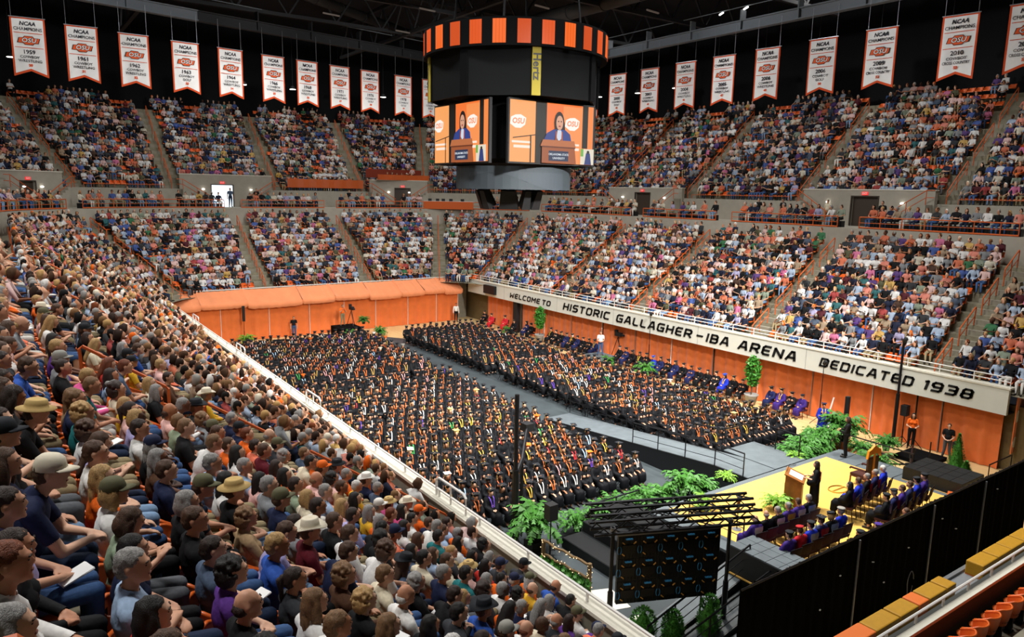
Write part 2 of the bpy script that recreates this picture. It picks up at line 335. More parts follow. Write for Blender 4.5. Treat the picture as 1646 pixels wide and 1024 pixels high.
# rails on the parapets
def pipe_rail(name, pts, h, r, mt, label, cat, group=None, every=1.6, mid=True, posts=None):
    """pts: base polyline"""
    root = empty(name, pts[0], 0, label, cat, group); o0 = Vector(pts[0]); P = [Vector(p)-o0 for p in pts]
    mb = MB(); mb.tube([p+Vector((0, 0, h)) for p in P], r); mb.build('top_rail', mt, root)
    if mid: mb = MB(); mb.tube([p+Vector((0, 0, h*0.52)) for p in P], r*0.85); mb.build('middle_rail', mt, root)
    pm = MB(); pm.tube([(0, 0, 0), (0, 0, h)], r, 5); pme = pm.mesh('post', mt)
    L = 0; last = -1e9
    for a, b in zip(P[:-1], P[1:]):
        n = max(1, int(round((b-a).length/every)))
        for i in range(n): inst('post', pme, root, a+(b-a)*(i/n))
    inst('post', pme, root, P[-1])
    return root
pipe_rail('guard_rail', [(XL-0.12, 2.0, 3.98), (XL-0.12, 58.0, 3.98)], 0.2, 0.032, M['white'], 'long low white pipe rail on the parapet of the near seating bank', 'rail', every=2.0, mid=False)
for y in (15.4, 25.5, 35.4, 45.1):
    root = empty('aisle_guard', (XL-0.12, y, 3.98), 0, 'raised white pipe guard on the parapet at the %s aisle along the near bank' % ORD[[15.4, 25.5, 35.4, 45.1].index(y)+1], 'rail', 'raised guards on the parapet')
    mb = MB(); mb.tube([(0, -0.75, 0), (0, -0.75, 0.44), (0, -0.62, 0.52), (0, 0.62, 0.52), (0, 0.75, 0.44), (0, 0.75, 0)], 0.034); mb.build('hoop', M['white'], root)
    mb = MB(); mb.tube([(0, 0, 0), (0, 0, 0.52)], 0.026); mb.build('post', M['white'], root)
pipe_rail('guard_rail', [(XR+0.12, 12.8, 3.94), (XR+0.12, 57.5, 3.94)], 0.42, 0.025, M['white'], 'white two-bar guard rail on top of the lettered fascia', 'rail', every=1.5)

# ---------------------------------------------------------------- aisles (as lines through the bowl) and their steps and handrails
def pt_on(side, a, d, fan=False):
    """position of an aisle at offset d: straight aisles keep their coordinate, corner ones fan out"""
    if side == 'L': return (XL-d, a), (-1, 0)
    if side == 'F': return (a, YF+d), (0, 1)
    if side == 'R': return (XR+d, a), (1, 0)
    t = R_(a); c = CLx if side == 'CL' else CRx
    return (c+(R0+d)*math.cos(t), CY+(R0+d)*math.sin(t)), (math.cos(t), math.sin(t))
LOW_AISLES = [('L', 15.2), ('L', 25.2), ('L', 35.4), ('L', 45.1), ('CL', 130), ('F', 17.3), ('F', 26.5), ('CR', 62), ('CR', 20), ('R', 45.7), ('R', 36.6), ('R', 26.5), ('R', 16.1)]
UP_AISLES = [('CL', 118), ('CL', 93), ('F', 22.5), ('CR', 87), ('CR', 66), ('R', 53.9), ('R', 44.0), ('R', 33.1), ('R', 22.6), ('R', 13.0)]
AW = 0.62
SIDE = {'L': 'near bank', 'F': 'far stand', 'R': 'lettered side', 'CL': 'canopy corner', 'CR': 'recess corner'}
def in_aisle(aisles, x, y, d, w=AW+0.12):
    for s, a in aisles:
        if s == 'L' and x < CLx and y < CY and abs(y-a) < w: return True
        if s == 'R' and x > CRx and y < CY and abs(y-a) < w: return True
        if s == 'F' and y > CY and CLx <= x <= CRx and abs(x-a) < w: return True
        if s == 'CL' and x < CLx and y > CY or s == 'CR' and x > CRx and y > CY:
            (px, py), (nx, ny) = pt_on(s, a, d)
            if (x-px)*nx+(y-py)*ny > -3 and abs(-(x-px)*ny+(y-py)*nx) < w: return True
    return False
step_low = MB().box((0.16, 0, 0.12), (0.34, 2*AW, 0.245)).mesh('step', M['concrete'])
step_up = MB().box((0.16, 0, 0.15), (0.34, 2*AW, 0.31)).mesh('step', M['concrete'])
def rail_piece(length, slope, _c={}):
    k = (length, slope)
    if k not in _c:
        dz = slope*length
        a = MB().tube([(0, 0, 0), (0, 0, 0.86), (0.06, 0, 0.92), (length, 0, 0.92+dz), (length+0.05, 0, 0.87+dz), (length, 0, dz)], 0.033, 6).mesh('top_rail', M['orange'])
        b = MB().tube([(0, 0, 0.45), (length, 0, 0.45+dz)], 0.027, 5).mesh('middle_rail', M['orange'])
        c = MB().tube([(length/2, 0, dz/2), (length/2, 0, 0.9+dz/2)], 0.027, 5).mesh('post', M['orange'])
        _c[k] = (a, b, c)
    return _c[k]
def aisle(side, a, tread, n, rise, up, idx, rails):
    st = empty('floor_aisle_steps', (*pt_on(side, a, tread(0)[0])[0], tread(0)[1]), math.atan2(*pt_on(side, a, 0)[1][::-1]), kind='structure')
    if side == 'L': rise = rise_at(0, a); st.location.z = z_low(0, 0, a)
    for k in range(n-1):
        d = tread(k)[0]; so = inst('step', step_up if up else step_low, st, (d-tread(0)[0]+(DROWU if up else DROW)-0.34, 0, k*rise)); so.scale.z = 1.0 if side != 'L' else rise/RISE
    for j, (k0, k1) in enumerate(rails):
        d, z = tread(k0); z = (z_low(0, 0, a) if side == 'L' else tread(0)[1])+k0*rise; (x, y), (nx, ny) = pt_on(side, a, d)
        o = empty('stair_handrail', (x, y, z), math.atan2(ny, nx), 'orange stair handrail, %s%s, %s aisle, %s one up' % ('upper ' if up else 'lower ', SIDE[side], ORD[idx], ORD[j+1]), 'handrail', 'orange aisle handrails')
        dr = DROWU if up else DROW; A, B, Cc = rail_piece((k1-k0)*dr, round(rise/dr, 3))
        inst('top_rail', A, o); inst('middle_rail', B, o); inst('post', Cc, o)
cnt = {}
for s, a in LOW_AISLES:
    cnt[s] = cnt.get(s, 0)+1
    aisle(s, a, lowtread, NROW, RISE, False, cnt[s], [(0, 2), (3, 5), (6, 8), (9, 11)])
cnt = {}
for s, a in UP_AISLES:
    cnt[s] = cnt.get(s, 0)+1
    aisle(s, a, uptread, NUP, URISE, True, cnt[s], [(0, 3), (4, 7), (8, 11)])
# mezzanine railings (orange), broken at the lower aisles
def railing_along(pts, name, label, group, h=0.72, every=1.35, z=ZM):
    root = empty(name, (*pts[0], z), 0, label, 'railing', group); P = [Vector((p[0]-pts[0][0], p[1]-pts[0][1], 0)) for p in pts]
    for nm, hh, r in (('top_rail', h, 0.036), ('middle_rail', h*0.5, 0.02), ('kick_rail', 0.06, 0.05)):
        mb = MB(); mb.tube([p+Vector((0, 0, hh)) for p in P], r, 6); mb.build(nm, M['orange'], root)
    pme = MB().tube([(0, 0, 0), (0, 0, h)], 0.03, 5).mesh('post', M['orange'])
    acc = 0.0; inst('post', pme, root, P[0])
    for a, b in zip(P[:-1], P[1:]):
        L = (b-a).length; t = every-acc
        while t < L: inst('post', pme, root, a+(b-a)*(t/L)); t += every
        acc = L-(t-every)
    inst('post', pme, root, P[-1])
def dens(d, n=400):
    P = ring(d, 30, ynl=YM); out = []
    for a, b in zip(P[:-1], P[1:]):
        L = math.dist(a, b); m = max(1, int(L/0.25))
        out += [(a[0]+(b[0]-a[0])*i/m, a[1]+(b[1]-a[1])*i/m) for i in range(m)]
    return out+[P[-1]]
seg, runs = [], []
for x, y in dens(DM0+0.06):
    if in_aisle(LOW_AISLES, x, y, DM0, 0.6):
        if len(seg) > 4: runs.append(seg)
        seg = []
    else: seg.append((x, y))
if len(seg) > 4: runs.append(seg)
for i, s in enumerate(runs):
    # straight stretches need only their ends
    t = [s[0]]+[p for q, p, r in zip(s[:-2], s[1:-1], s[2:]) if abs((p[0]-q[0])*(r[1]-p[1])-(p[1]-q[1])*(r[0]-p[0])) > 1e-6]+[s[-1]]
    railing_along(t, 'mezzanine_railing', 'orange mezzanine railing, %s stretch counted from the near bank' % ORD[i+1], 'orange mezzanine railings')
# low orange rail in front of the upper terrace
seg, runs = [], []
for x, y in dens(DM1+0.06):
    if in_aisle(UP_AISLES, x, y, DM1, 0.62):
        if len(seg) > 4: runs.append(seg)
        seg = []
    else: seg.append((x, y))
if len(seg) > 4: runs.append(seg)
for i, s in enumerate(runs):
    t = [s[0]]+[p for q, p, r in zip(s[:-2], s[1:-1], s[2:]) if abs((p[0]-q[0])*(r[1]-p[1])-(p[1]-q[1])*(r[0]-p[0])) > 1e-6]+[s[-1]]
    o = empty('front_rail', (*t[0], ZU0), 0, 'thin orange rail before the upper seats, %s stretch from the near bank' % ORD[i+1], 'rail', 'orange rails before the upper seats')
    P = [Vector((p[0]-t[0][0], p[1]-t[0][1], 0)) for p in t]
    mb = MB(); mb.tube([p+Vector((0, 0, 0.36)) for p in P], 0.026, 5); mb.build('top_rail', M['orange'], o)
    pme = MB().tube([(0, 0, 0), (0, 0, 0.36)], 0.022, 4).mesh('post', M['orange'])
    for p in P: inst('post', pme, o, p)
# portals: raised wall with doorway, stairs beside it up to the upper aisles
def portal(name, c, rz, w, top, door_w, door_off, word, bright=False):
    """c: centre of the wall foot, local x runs along the wall, local -y faces the bowl"""
    ro = empty(name, (c[0], c[1], ZM), rz, 'raised grey portal wall with a %s, %s' % ('bright open doorway' if bright else 'brown doorway', word), 'portal', 'portal walls of the mezzanine')
    h = top-ZM; d0, d1 = door_off-door_w/2, door_off+door_w/2; dh = 2.0
    mb = MB(); mb.b2((-w/2, -0.25, 0), (d0, 0.1, h)); mb.b2((d1, -0.25, 0), (w/2, 0.1, h)); mb.b2((d0, -0.25, dh), (d1, 0.1, h)); mb.build('wall_face', M['wallgrey'], ro)
    mb = MB(); mb.b2((-w/2-0.05, -0.3, h), (w/2+0.05, 0.15, h+0.07)); mb.build('coping', M['parapet'], ro)
    mb = MB(); mb.b2((d0, -0.04, 0), (d1, 0.0, dh)); mb.build('doorway', M['doorbrown'] if not bright else mat('daylit_doorway', (0.8, 0.9, 1), 0.5, emit=(0.8, 0.92, 1.0), estr=1.5), ro)
    fr = MB(); fr.b2((d0-0.08, -0.29, 0), (d0, -0.2, dh+0.08)); fr.b2((d1, -0.29, 0), (d1+0.08, -0.2, dh+0.08)); fr.b2((d0, -0.29, dh), (d1, -0.2, dh+0.08)); fr.build('door_frame', M['doorbrown'], ro)
    mb = MB(); mb.b2((door_off-0.22, -0.33, dh+0.12), (door_off+0.22, -0.27, dh+0.34)); mb.build('exit_sign', M['exitred'], ro)
    me = text_mesh('EXIT', 0.17, 0, 0.004, 0.004)
    if not me.materials: me.materials.append(M['white'])
    inst('exit_lettering', me, ro, M=Matrix.Translation((door_off, -0.335, dh+0.23)) @ Matrix.Rotation(math.pi/2, 4, 'X'))
    for sgn in (-1, 1):                                  # one stair each side, rising away from the door
        stp = empty('stair_flight', ro.matrix_basis @ Vector((sgn*(w/2-0.1), -0.72, 0)), rz, 'grey stair flight, %s side of portal, %s' % ('first' if sgn < 0 else 'second', word), 'stairs', 'portal stair flights')
        n = 8; rise_ = (ZU0-ZM)/n
        sm = MB()
        for i in range(n):
            m2 = MB(); x1 = -sgn*(n-i)*0.29; m2.b2((min(x1, 0), -0.42, i*rise_), (max(x1, 0), 0.42, (i+1)*rise_)); m2.build('step', M['wallgrey'], stp)
        for yy in (-0.45,):
            for hh, r in ((0.9, 0.032), (0.45, 0.025)):
                mb = MB(); mb.tube([(-sgn*(n+0.5)*0.29, yy, hh), (0, yy, hh+n*rise_), (sgn*0.5, yy, hh+n*rise_)], r, 5); mb.build('handrail', M['orange'], stp)
            for t in (0.02, 0.5, 1.0):
                mb = MB(); x = -sgn*(n+0.2)*0.29*(1-t); mb.tube([(x, yy, t*n*rise_), (x, yy, t*n*rise_+0.9)], 0.027, 5); mb.build('post', M['orange'], stp)
        mb = MB(); mb.lathe((0, 0, 0), [(0.02, 0), (0.11, 0.03), (0.12, 0.08), (0.05, 0.12)], 10); 
        o = mb.build('wall_lamp', M['lamp']); o.location = ro.matrix_basis @ Vector((sgn*(w/2-2.0), -0.32, 1.55)); tag(o, 'small glowing wall lamp, %s side of portal, %s' % ('first' if sgn < 0 else 'second', word), 'lamp', 'portal wall lamps')
XW = XR+DM1; YW = YF+DM1
portal('portal', (XW-0.02, 27.7), -math.pi/2, 9.3, 12.53, 1.85, 0.05, 'lettered side, nearer one')
portal('portal', (XW-0.02, 48.8), -math.pi/2, 9.3, 12.53, 1.85, -0.1, 'lettered side, by the far corner')
portal('portal', (17.85, YW-0.02), 0, 8.3, 13.0, 1.9, -0.45, 'far stand, above the canopy', True)
(px_, py_), (nx_, ny_) = pt_on('CR', 42, DM1-0.3)
portal('portal', (35.2, YW-1.0), R_(-14), 6.2, 12.9, 1.6, 0.4, 'far stand, beside the hanging scoreboard')
(px_, py_), (nx_, ny_) = pt_on('CL', 131, DM1-0.2)
portal('portal', (px_, py_), R_(41), 5.6, 12.85, 1.3, -0.4, 'far corner past the canopy')
# orange and red cloths on the far stand
for x0, x1, y, z0, z1, mt, lab in ((23.6, 31.6, YW-0.12, 12.0, 12.85, M['orange'], 'long orange banner cloth along the front of the far upper seats'),
                                    (32.6, 38.6, YW-1.55, 12.95, 13.5, M['orange'], 'shorter orange banner cloth beside the hanging scoreboard'),
                                    (32.4, 39.0, YW+1.0, 13.2, 14.1, M['darkred'], 'dark red cloth screen behind the shorter orange banner'),):
    mb = MB(); mb.grid([[(x0+(x1-x0)*i/30, y-0.02*math.sin(i*1.3), z) for i in range(31)] for z in (z0, z1)]); mb.grid([[(x0+(x1-x0)*i/30, y+0.03-0.02*math.sin(i*1.3), z) for i in range(31)] for z in (z1, z0)])
    tag(mb.build('banner_cloth', mt), lab, 'banner')
# press position on the mezzanine, orange fronted
ro = empty('press_desk', (38.3, 66.3, ZM), R_(-40), 'orange fronted press desk with microphones on the mezzanine below the scoreboard', 'desk')
mb = MB(); mb.b2((-2.6, -0.35, 0.0), (2.6, -0.28, 0.78)); mb.build('front_cloth', M['orange'], ro)
mb = MB(); mb.b2((-2.6, -0.3, 0.74), (2.6, 0.4, 0.80)); mb.build('desk_top', M['white'], ro)
for i, x in enumerate((-2.0, -1.2, -0.6, 0.2, 1.4)):
    mb = MB(); mb.b2((x-0.18, 0, 0.8), (x+0.18, 0.06, 1.05)); mb.build('monitor', M['black'], ro)
# ---------------------------------------------------------------- figures: skeletons of tapered limbs grown into one continuous skin
def V3(*a): return np.array(a, float)
def cap(lab, a, b, ra, rb=None): return ('c', lab, V3(*a), V3(*b), ra, ra if rb is None else rb)
def ell(lab, c, r, rot=None): return ('e', lab, V3(*c), V3(*r), rot)
_ico = {}
def ico(n):
    if n not in _ico:
        bm = bmesh.new(); bmesh.ops.create_icosphere(bm, subdivisions=n, radius=1)
        _ico[n] = (np.array([v.co[:] for v in bm.verts]), np.array([[v.index for v in f.verts] for f in bm.faces])); bm.free()
    return _ico[n]
def prim_mesh(p):
    if p[0] == 'e':
        v, f = ico(2); v = v*p[3]
        if p[4] is not None: v = v @ np.array(p[4]).T
        return v+p[2], f
    a, b, ra, rb = p[2:6]; d = b-a; L = np.linalg.norm(d); d = d/L if L > 1e-6 else V3(0, 0, 1)
    u = np.cross(d, V3(0, 0, 1) if abs(d[2]) < 0.9 else V3(1, 0, 0)); u /= np.linalg.norm(u); w = np.cross(d, u)
    n = 10; rows = []
    for ph in (-80, -55, -25, 0): rows.append((a+d*ra*math.sin(R_(ph)), ra*math.cos(R_(ph))))
    for ph in (0, 25, 55, 80): rows.append((b+d*rb*math.sin(R_(ph)), rb*math.cos(R_(ph))))
    t = np.arange(n)*2*math.pi/n; vs = np.concatenate([c+r*(np.cos(t)[:, None]*u+np.sin(t)[:, None]*w) for c, r in rows])
    fs = []
    for i in range(len(rows)-1):
        for k in range(n):
            k2 = (k+1) % n; fs += [(i*n+k, i*n+k2, (i+1)*n+k2), (i*n+k, (i+1)*n+k2, (i+1)*n+k)]
    for k in range(1, n-1): fs += [(0, k+1, k), ((len(rows)-1)*n, (len(rows)-1)*n+k, (len(rows)-1)*n+k+1)]
    return vs, np.array(fs)
def pdist(p, P):
    if p[0] == 'e':
        q = P-p[2]
        if p[4] is not None: q = q @ np.array(p[4])
        return (np.linalg.norm(q/p[3], axis=1)-1)*p[3].min()
    a, b, ra, rb = p[2:6]; d = b-a; t = np.clip(((P-a)@d)/max(d@d, 1e-9), 0, 1)
    return np.linalg.norm(P-a-t[:, None]*d, axis=1)-(ra+(rb-ra)*t)
def xf(p, Mx):
    """transform a primitive by a 4x4"""
    Rm = np.array(Mx.to_3x3()); t = np.array(Mx.translation)
    if p[0] == 'e': return ('e', p[1], Rm@p[2]+t, p[3], Rm if p[4] is None else Rm@np.array(p[4]))
    return ('c', p[1], Rm@p[2]+t, Rm@p[3]+t, p[4], p[5])
def tris_of(me):
    n = len(me.vertices); V = np.empty(n*3, np.float32); me.vertices.foreach_get('co', V); me.calc_loop_triangles()
    F = np.empty(len(me.loop_triangles)*3, np.int32); me.loop_triangles.foreach_get('vertices', F); return V.reshape(-1, 3), F.reshape(-1, 3)
def eval_mods(me, mods):
    o = bpy.data.objects.new('tmp', me); COL.objects.link(o)
    for t, kw in mods:
        m = o.modifiers.new(t, t)
        for k, v in kw.items(): setattr(m, k, v)
    dg = bpy.context.evaluated_depsgraph_get(); r = bpy.data.meshes.new_from_object(o.evaluated_get(dg)); out = tris_of(r)
    bpy.data.meshes.remove(r); bpy.data.objects.remove(o); return out
def raw(V, F): return fast_mesh('tmp', V, F, [])
def skin_of(prims, voxel, smooth=3):
    vs, fs, o = [], [], 0
    for p in prims:
        v, f = prim_mesh(p); vs.append(v); fs.append(f+o); o += len(v)
    me = raw(np.concatenate(vs), np.concatenate(fs))
    r = eval_mods(me, [('REMESH', dict(mode='VOXEL', voxel_size=voxel)), ('SMOOTH', dict(iterations=smooth, factor=0.5))])
    bpy.data.meshes.remove(me); return r
def reduce(V, F, n):
    if len(F) <= n: return V, F
    me = raw(V, F); r = eval_mods(me, [('DECIMATE', dict(ratio=n/len(F)))]); bpy.data.meshes.remove(me); return r
def labels_of(prims, V, F):
    C = V[F].mean(1); D = np.stack([pdist(p, C) for p in prims]); return np.array([p[1] for p in prims])[D.argmin(0)]
def vnormals(V, F):
    N = np.zeros_like(V); n = np.cross(V[F[:, 1]]-V[F[:, 0]], V[F[:, 2]]-V[F[:, 0]])
    for k in range(3): np.add.at(N, F[:, k], n)
    return N/np.maximum(np.linalg.norm(N, axis=1, keepdims=True), 1e-9)
def submesh(V, F, keep, off=0.0):
    N = vnormals(V, F); F2 = F[keep]; u, inv = np.unique(F2, return_inverse=True); return (V+N*off)[u], inv.reshape(-1, 3)

def hand(w, d, side, curl=0.6, fr=0.0085):
    """wrist point w, pointing direction d; palm, four fingers of unequal length and a thumb"""
    w = V3(*w); d = V3(*d); d /= np.linalg.norm(d); up = V3(0, 0, 1); s = np.cross(d, up); s /= np.linalg.norm(s); n = np.cross(s, d)
    P = [cap('skin', w, w+d*0.03, 0.027, 0.03)]
    for i in range(4): 
        off = (i-1.5)*0.0205; base = w+d*0.075+s*off; L = (0.034, 0.040, 0.038, 0.029)[i if side > 0 else 3-i]
        P.append(cap('skin', w+d*0.015+s*off*0.6, base, 0.015, 0.011))
        d1 = d*math.cos(curl*0.5)-n*math.sin(curl*0.5); d2 = d*math.cos(curl*1.4)-n*math.sin(curl*1.4)
        P += [cap('skin', base, base+d1*L, fr+0.001, fr), cap('skin', base+d1*L, base+d1*L+d2*L*0.8, fr, fr*0.85)]
    ts = -side; b = w+d*0.02+s*ts*0.03; t1 = b+(d*0.6+s*ts*0.8)*0.035
    P += [cap('skin', b, t1, 0.013, 0.011), cap('skin', t1, t1+(d*0.9+s*ts*0.2-n*0.3)*0.03, 0.0105, 0.009)]
    return P
def head_prims():
    P = [ell('skin', (0, 0.0, 0.075), (0.076, 0.096, 0.108)), ell('skin', (0, 0.04, 0.005), (0.056, 0.062, 0.062)), ell('skin', (0, 0.062, 0.045), (0.05, 0.045, 0.055)),
         ell('skin', (0, 0.101, 0.053), (0.015, 0.018, 0.022)), ell('skin', (0, 0.088, 0.09), (0.045, 0.02, 0.014)), ell('skin', (0, 0.085, -0.032), (0.022, 0.02, 0.018))]
    for s in (-1, 1): P += [ell('skin', (s*0.078, -0.004, 0.06), (0.012, 0.022, 0.034)), ell('skin', (s*0.031, 0.084, 0.074), (0.014, 0.011, 0.009))]
    return P
def figure(pose='lap', sex='m', stand=False, lean=0.0, turn=0.0, nod=0.0, open_legs=0.0):
    """returns (primitives, head matrix); origin on the floor, hips over the origin, facing +Y"""
    k = 1.0 if sex == 'm' else 0.9; z0 = 0.42 if stand else 0.0
    up = []                                             # torso, before the lean
    up += [ell('shirt', (0, -0.005, 0.68), (0.152*k, 0.118, 0.16)), ell('shirt', (0, -0.025, 0.88), (0.172*k, 0.120, 0.18)), cap('shirt', (-0.145*k, -0.035, 0.995), (0.145*k, -0.035, 0.995), 0.068),
           cap('shirt', (0, -0.04, 0.98), (0, -0.03, 1.06), 0.085, 0.062), cap('skin', (0, -0.03, 1.03), (0, 0.0, 1.15), 0.055, 0.052)]
    if sex == 'f': up += [ell('shirt', (s*0.075, 0.075, 0.88), (0.07, 0.052, 0.07)) for s in (-1, 1)]
    else: up += [ell('shirt', (0, 0.04, 0.70), (0.14, 0.10, 0.13))]
    Lm = Matrix.Translation((0, 0, 0.55)) @ Matrix.Rotation(-lean, 4, 'X') @ Matrix.Translation((0, 0, -0.55)); Zt = Matrix.Translation((0, 0, z0))
    HM = Zt @ Lm @ Matrix.Translation((0, 0.012, 1.165)) @ Matrix.Rotation(lean*0.7-nod, 4, 'X') @ Matrix.Rotation(turn, 4, 'Z')
    P = [xf(p, Zt @ Lm) for p in up] + [xf(p, HM) for p in head_prims()]
    P += [ell('hip', (0, 0.0, 0.55+z0), (0.172*(k if sex == 'm' else 1.0), 0.135, 0.125))]
    T = lambda q: np.array((Zt @ Lm @ Vector(q))[:])
    if stand: arms = dict(lap=((0.235, -0.03, 1.12), (0.10, 0.20, 1.02), (-0.7, 0.5, 0.1)), side=((0.25, -0.05, 1.12), (0.26, 0.02, 0.87), (0, 0.15, -1)), camera=((0.24, 0.10, 1.16), (0.08, 0.24, 1.40), (-0.2, 0.5, 0.6)),
                          hold=((0.25, 0.02, 1.12), (0.14, 0.27, 1.14), (-0.3, 0.9, 0.1)), raise_=((0.27, 0.12, 1.28), (0.22, 0.34, 1.36), (-0.1, 0.9, 0.3)))
    else: arms = dict(lap=((0.25, 0.05, 0.745), (0.085, 0.26, 0.665), (-0.75, 0.55, -0.15)), knees=((0.255, 0.10, 0.74), (0.13, 0.33, 0.645), (-0.1, 0.95, -0.25)), crossed=((0.245, 0.06, 0.77), (0.03, 0.20, 0.80), (-1, 0.25, 0.05)),
                      phone=((0.23, 0.06, 0.76), (0.075, 0.29, 0.86), (-0.35, 0.6, 0.7)), forward=((0.20, 0.30, 0.66), (0.06, 0.46, 0.66), (-0.6, 0.75, -0.1)))
    for s in (-1, 1):
        e, w, d = arms[pose]; e = V3(e[0]*s, e[1], e[2]); w = V3(w[0]*s, w[1], w[2]); d = V3(d[0]*s, d[1], d[2])
        if pose == 'crossed' and s < 0: w = w+V3(0, 0.035, -0.05)
        if pose == 'raise_' and s < 0: e, w, d = V3(-0.25, -0.05, 1.12), V3(-0.26, 0.02, 0.87), V3(0, 0.15, -1)
        S = T((0.185*s*k, -0.035, 0.985))
        P += [cap('sleeve', S, S+(e-S)*0.62, 0.058, 0.049), cap('fore', S+(e-S)*0.5, e, 0.046, 0.041), cap('fore', e, w, 0.041, 0.028)]
        P += [(q[0], 'skin' if q[1] == 'skin' else q[1], *q[2:]) for q in hand(w, d, s)]
        if stand:
            h = V3(0.09*s, 0, 0.93); kn = V3(0.10*s, 0.02, 0.50); an = V3((0.11+open_legs)*s, -0.03, 0.09)
            P += [cap('thigh', h, kn, 0.088, 0.060), cap('shin', kn, an, 0.058, 0.042), cap('shoe', an+V3(0, -0.02, -0.045), an+V3(0.03*s, 0.16, -0.05), 0.042, 0.036)]
        else:
            h = V3(0.085*s, 0.02, 0.535); kn = V3((0.10+open_legs)*s, 0.44, 0.51); an = V3((0.10+open_legs)*s, 0.43, 0.10)
            P += [cap('thigh', h, kn, 0.088, 0.064), cap('shin', kn, an, 0.060, 0.043), cap('shoe', an+V3(0, -0.03, -0.05), an+V3(0.02*s, 0.16, -0.06), 0.042, 0.036)]
    return P, HM
def gown_prims(stand=False, pose='lap'):
    z0 = 0.42 if stand else 0.0; G = 'gown'
    P = [ell(G, (0, -0.01, 0.66+z0), (0.20, 0.17, 0.20)), ell(G, (0, -0.025, 0.88+z0), (0.195, 0.145, 0.19)), cap(G, (-0.16, -0.035, 0.995+z0), (0.16, -0.035, 0.995+z0), 0.078), cap(G, (0, -0.04, 1.0+z0), (0, -0.03, 1.05+z0), 0.085, 0.07)]
    for s in (-1, 1):
        if stand:
            P += [cap(G, (0.19*s, -0.035, 1.40), (0.25*s, 0.0, 1.10), 0.072, 0.10), cap(G, (0.25*s, 0.0, 1.10), (0.15*s, 0.17, 0.98), 0.10, 0.11), cap(G, (0.07*s, 0, 0.95), (0.13*s, 0.0, 0.22), 0.15, 0.17)]
        else:
            P += [cap(G, (0.19*s, -0.035, 0.98), (0.25*s, 0.05, 0.74), 0.070, 0.085), cap(G, (0.25*s, 0.05, 0.74), (0.12*s, 0.23, 0.66), 0.08, 0.095), cap(G, (0.09*s, 0.0, 0.53), (0.10*s, 0.43, 0.50), 0.125, 0.105), cap(G, (0.10*s, 0.44, 0.50), (0.11*s, 0.43, 0.27), 0.10, 0.115)]
    if stand: P += [cap(G, (0, 0, 0.9), (0, 0, 0.2), 0.14, 0.16)]
    else: P += [cap(G, (0, 0.05, 0.52), (0, 0.42, 0.50), 0.10, 0.09), cap(G, (0, 0.45, 0.48), (0, 0.44, 0.27), 0.09, 0.11)]
    return P

# hair and headwear, in head coordinates
def hair_prims(style):
    S = ell('hair', (0, -0.014, 0.098), (0.083, 0.099, 0.095)); B = ell('hair', (0, -0.045, 0.055), (0.079, 0.070, 0.085))
    if style == 'short': return [S, B]
    if style == 'bald': return [ell('hair', (0, -0.045, 0.04), (0.082, 0.066, 0.06))]
    if style == 'bob': return [S, ell('hair', (0, -0.05, 0.03), (0.092, 0.075, 0.115))]+[ell('hair', (s*0.075, -0.01, 0.01), (0.028, 0.05, 0.10)) for s in (-1, 1)]
    if style == 'long': return [S, ell('hair', (0, -0.055, 0.02), (0.092, 0.068, 0.13)), ell('hair', (0, -0.085, -0.11), (0.095, 0.045, 0.14)), ell('hair', (0.01, -0.10, -0.23), (0.075, 0.035, 0.12))]+[ell('hair', (s*0.078, 0.0, -0.03), (0.03, 0.048, 0.14)) for s in (-1, 1)]
    if style == 'pony': return [S, B, ell('hair', (0, -0.115, 0.09), (0.035, 0.035, 0.035)), cap('hair', (0, -0.135, 0.07), (0, -0.12, -0.16), 0.034, 0.018)]
    if style == 'bun': return [S, B, ell('hair', (0, -0.11, 0.13), (0.048, 0.045, 0.045))]
    rr = np.random.default_rng(5); P = [S, ell('hair', (0, -0.05, 0.03), (0.1, 0.085, 0.11))]
    for i in range(46):
        t, u = rr.uniform(0, 2*math.pi), rr.uniform(-0.9, 1); c = V3(0.098*math.cos(t)*math.sqrt(1-u*u), -0.03+0.10*math.sin(t)*math.sqrt(1-u*u), 0.07+0.115*u)
        if c[1] > 0.03 and c[2] < 0.13: continue
        P.append(ell('hair', c, (0.026,)*3))
    return P
HAIRS = ('short', 'bald', 'bob', 'long', 'pony', 'bun', 'curly')
from mathutils import noise as mnoise
def strands(V, F, a):
    N = vnormals(V, F); W = V.copy()
    for i, v in enumerate(V):
        q = Vector((v[0]*38, v[1]*38, v[2]*9)); W[i] = v+N[i]*a*(mnoise.noise(q)+0.6*mnoise.noise(q*2.7))
    return W, F
hair_raw = {s: strands(*reduce(*skin_of(hair_prims(s), 0.0075, 2), 2600), 0.008) for s in HAIRS}
FEAT = MB()
for s_ in (-1, 1):
    FEAT.lathe((s_*0.031, 0.0915, 0.0745), [(0.001, -0.006), (0.011, -0.002), (0.011, 0.002), (0.001, 0.006)], 8, 0, 1.1, 0.45); FEAT.box((s_*0.033, 0.100, 0.096), (0.032, 0.008, 0.007), s_*-0.25)
FEAT.lathe((0, 0.099, 0.008), [(0.002, -0.010), (0.022, -0.003), (0.022, 0.003), (0.002, 0.009)], 10, 1, 1.0, 0.35)
FEAT = FEAT.mesh('face_features', [M['eye'], M['lip']], True)
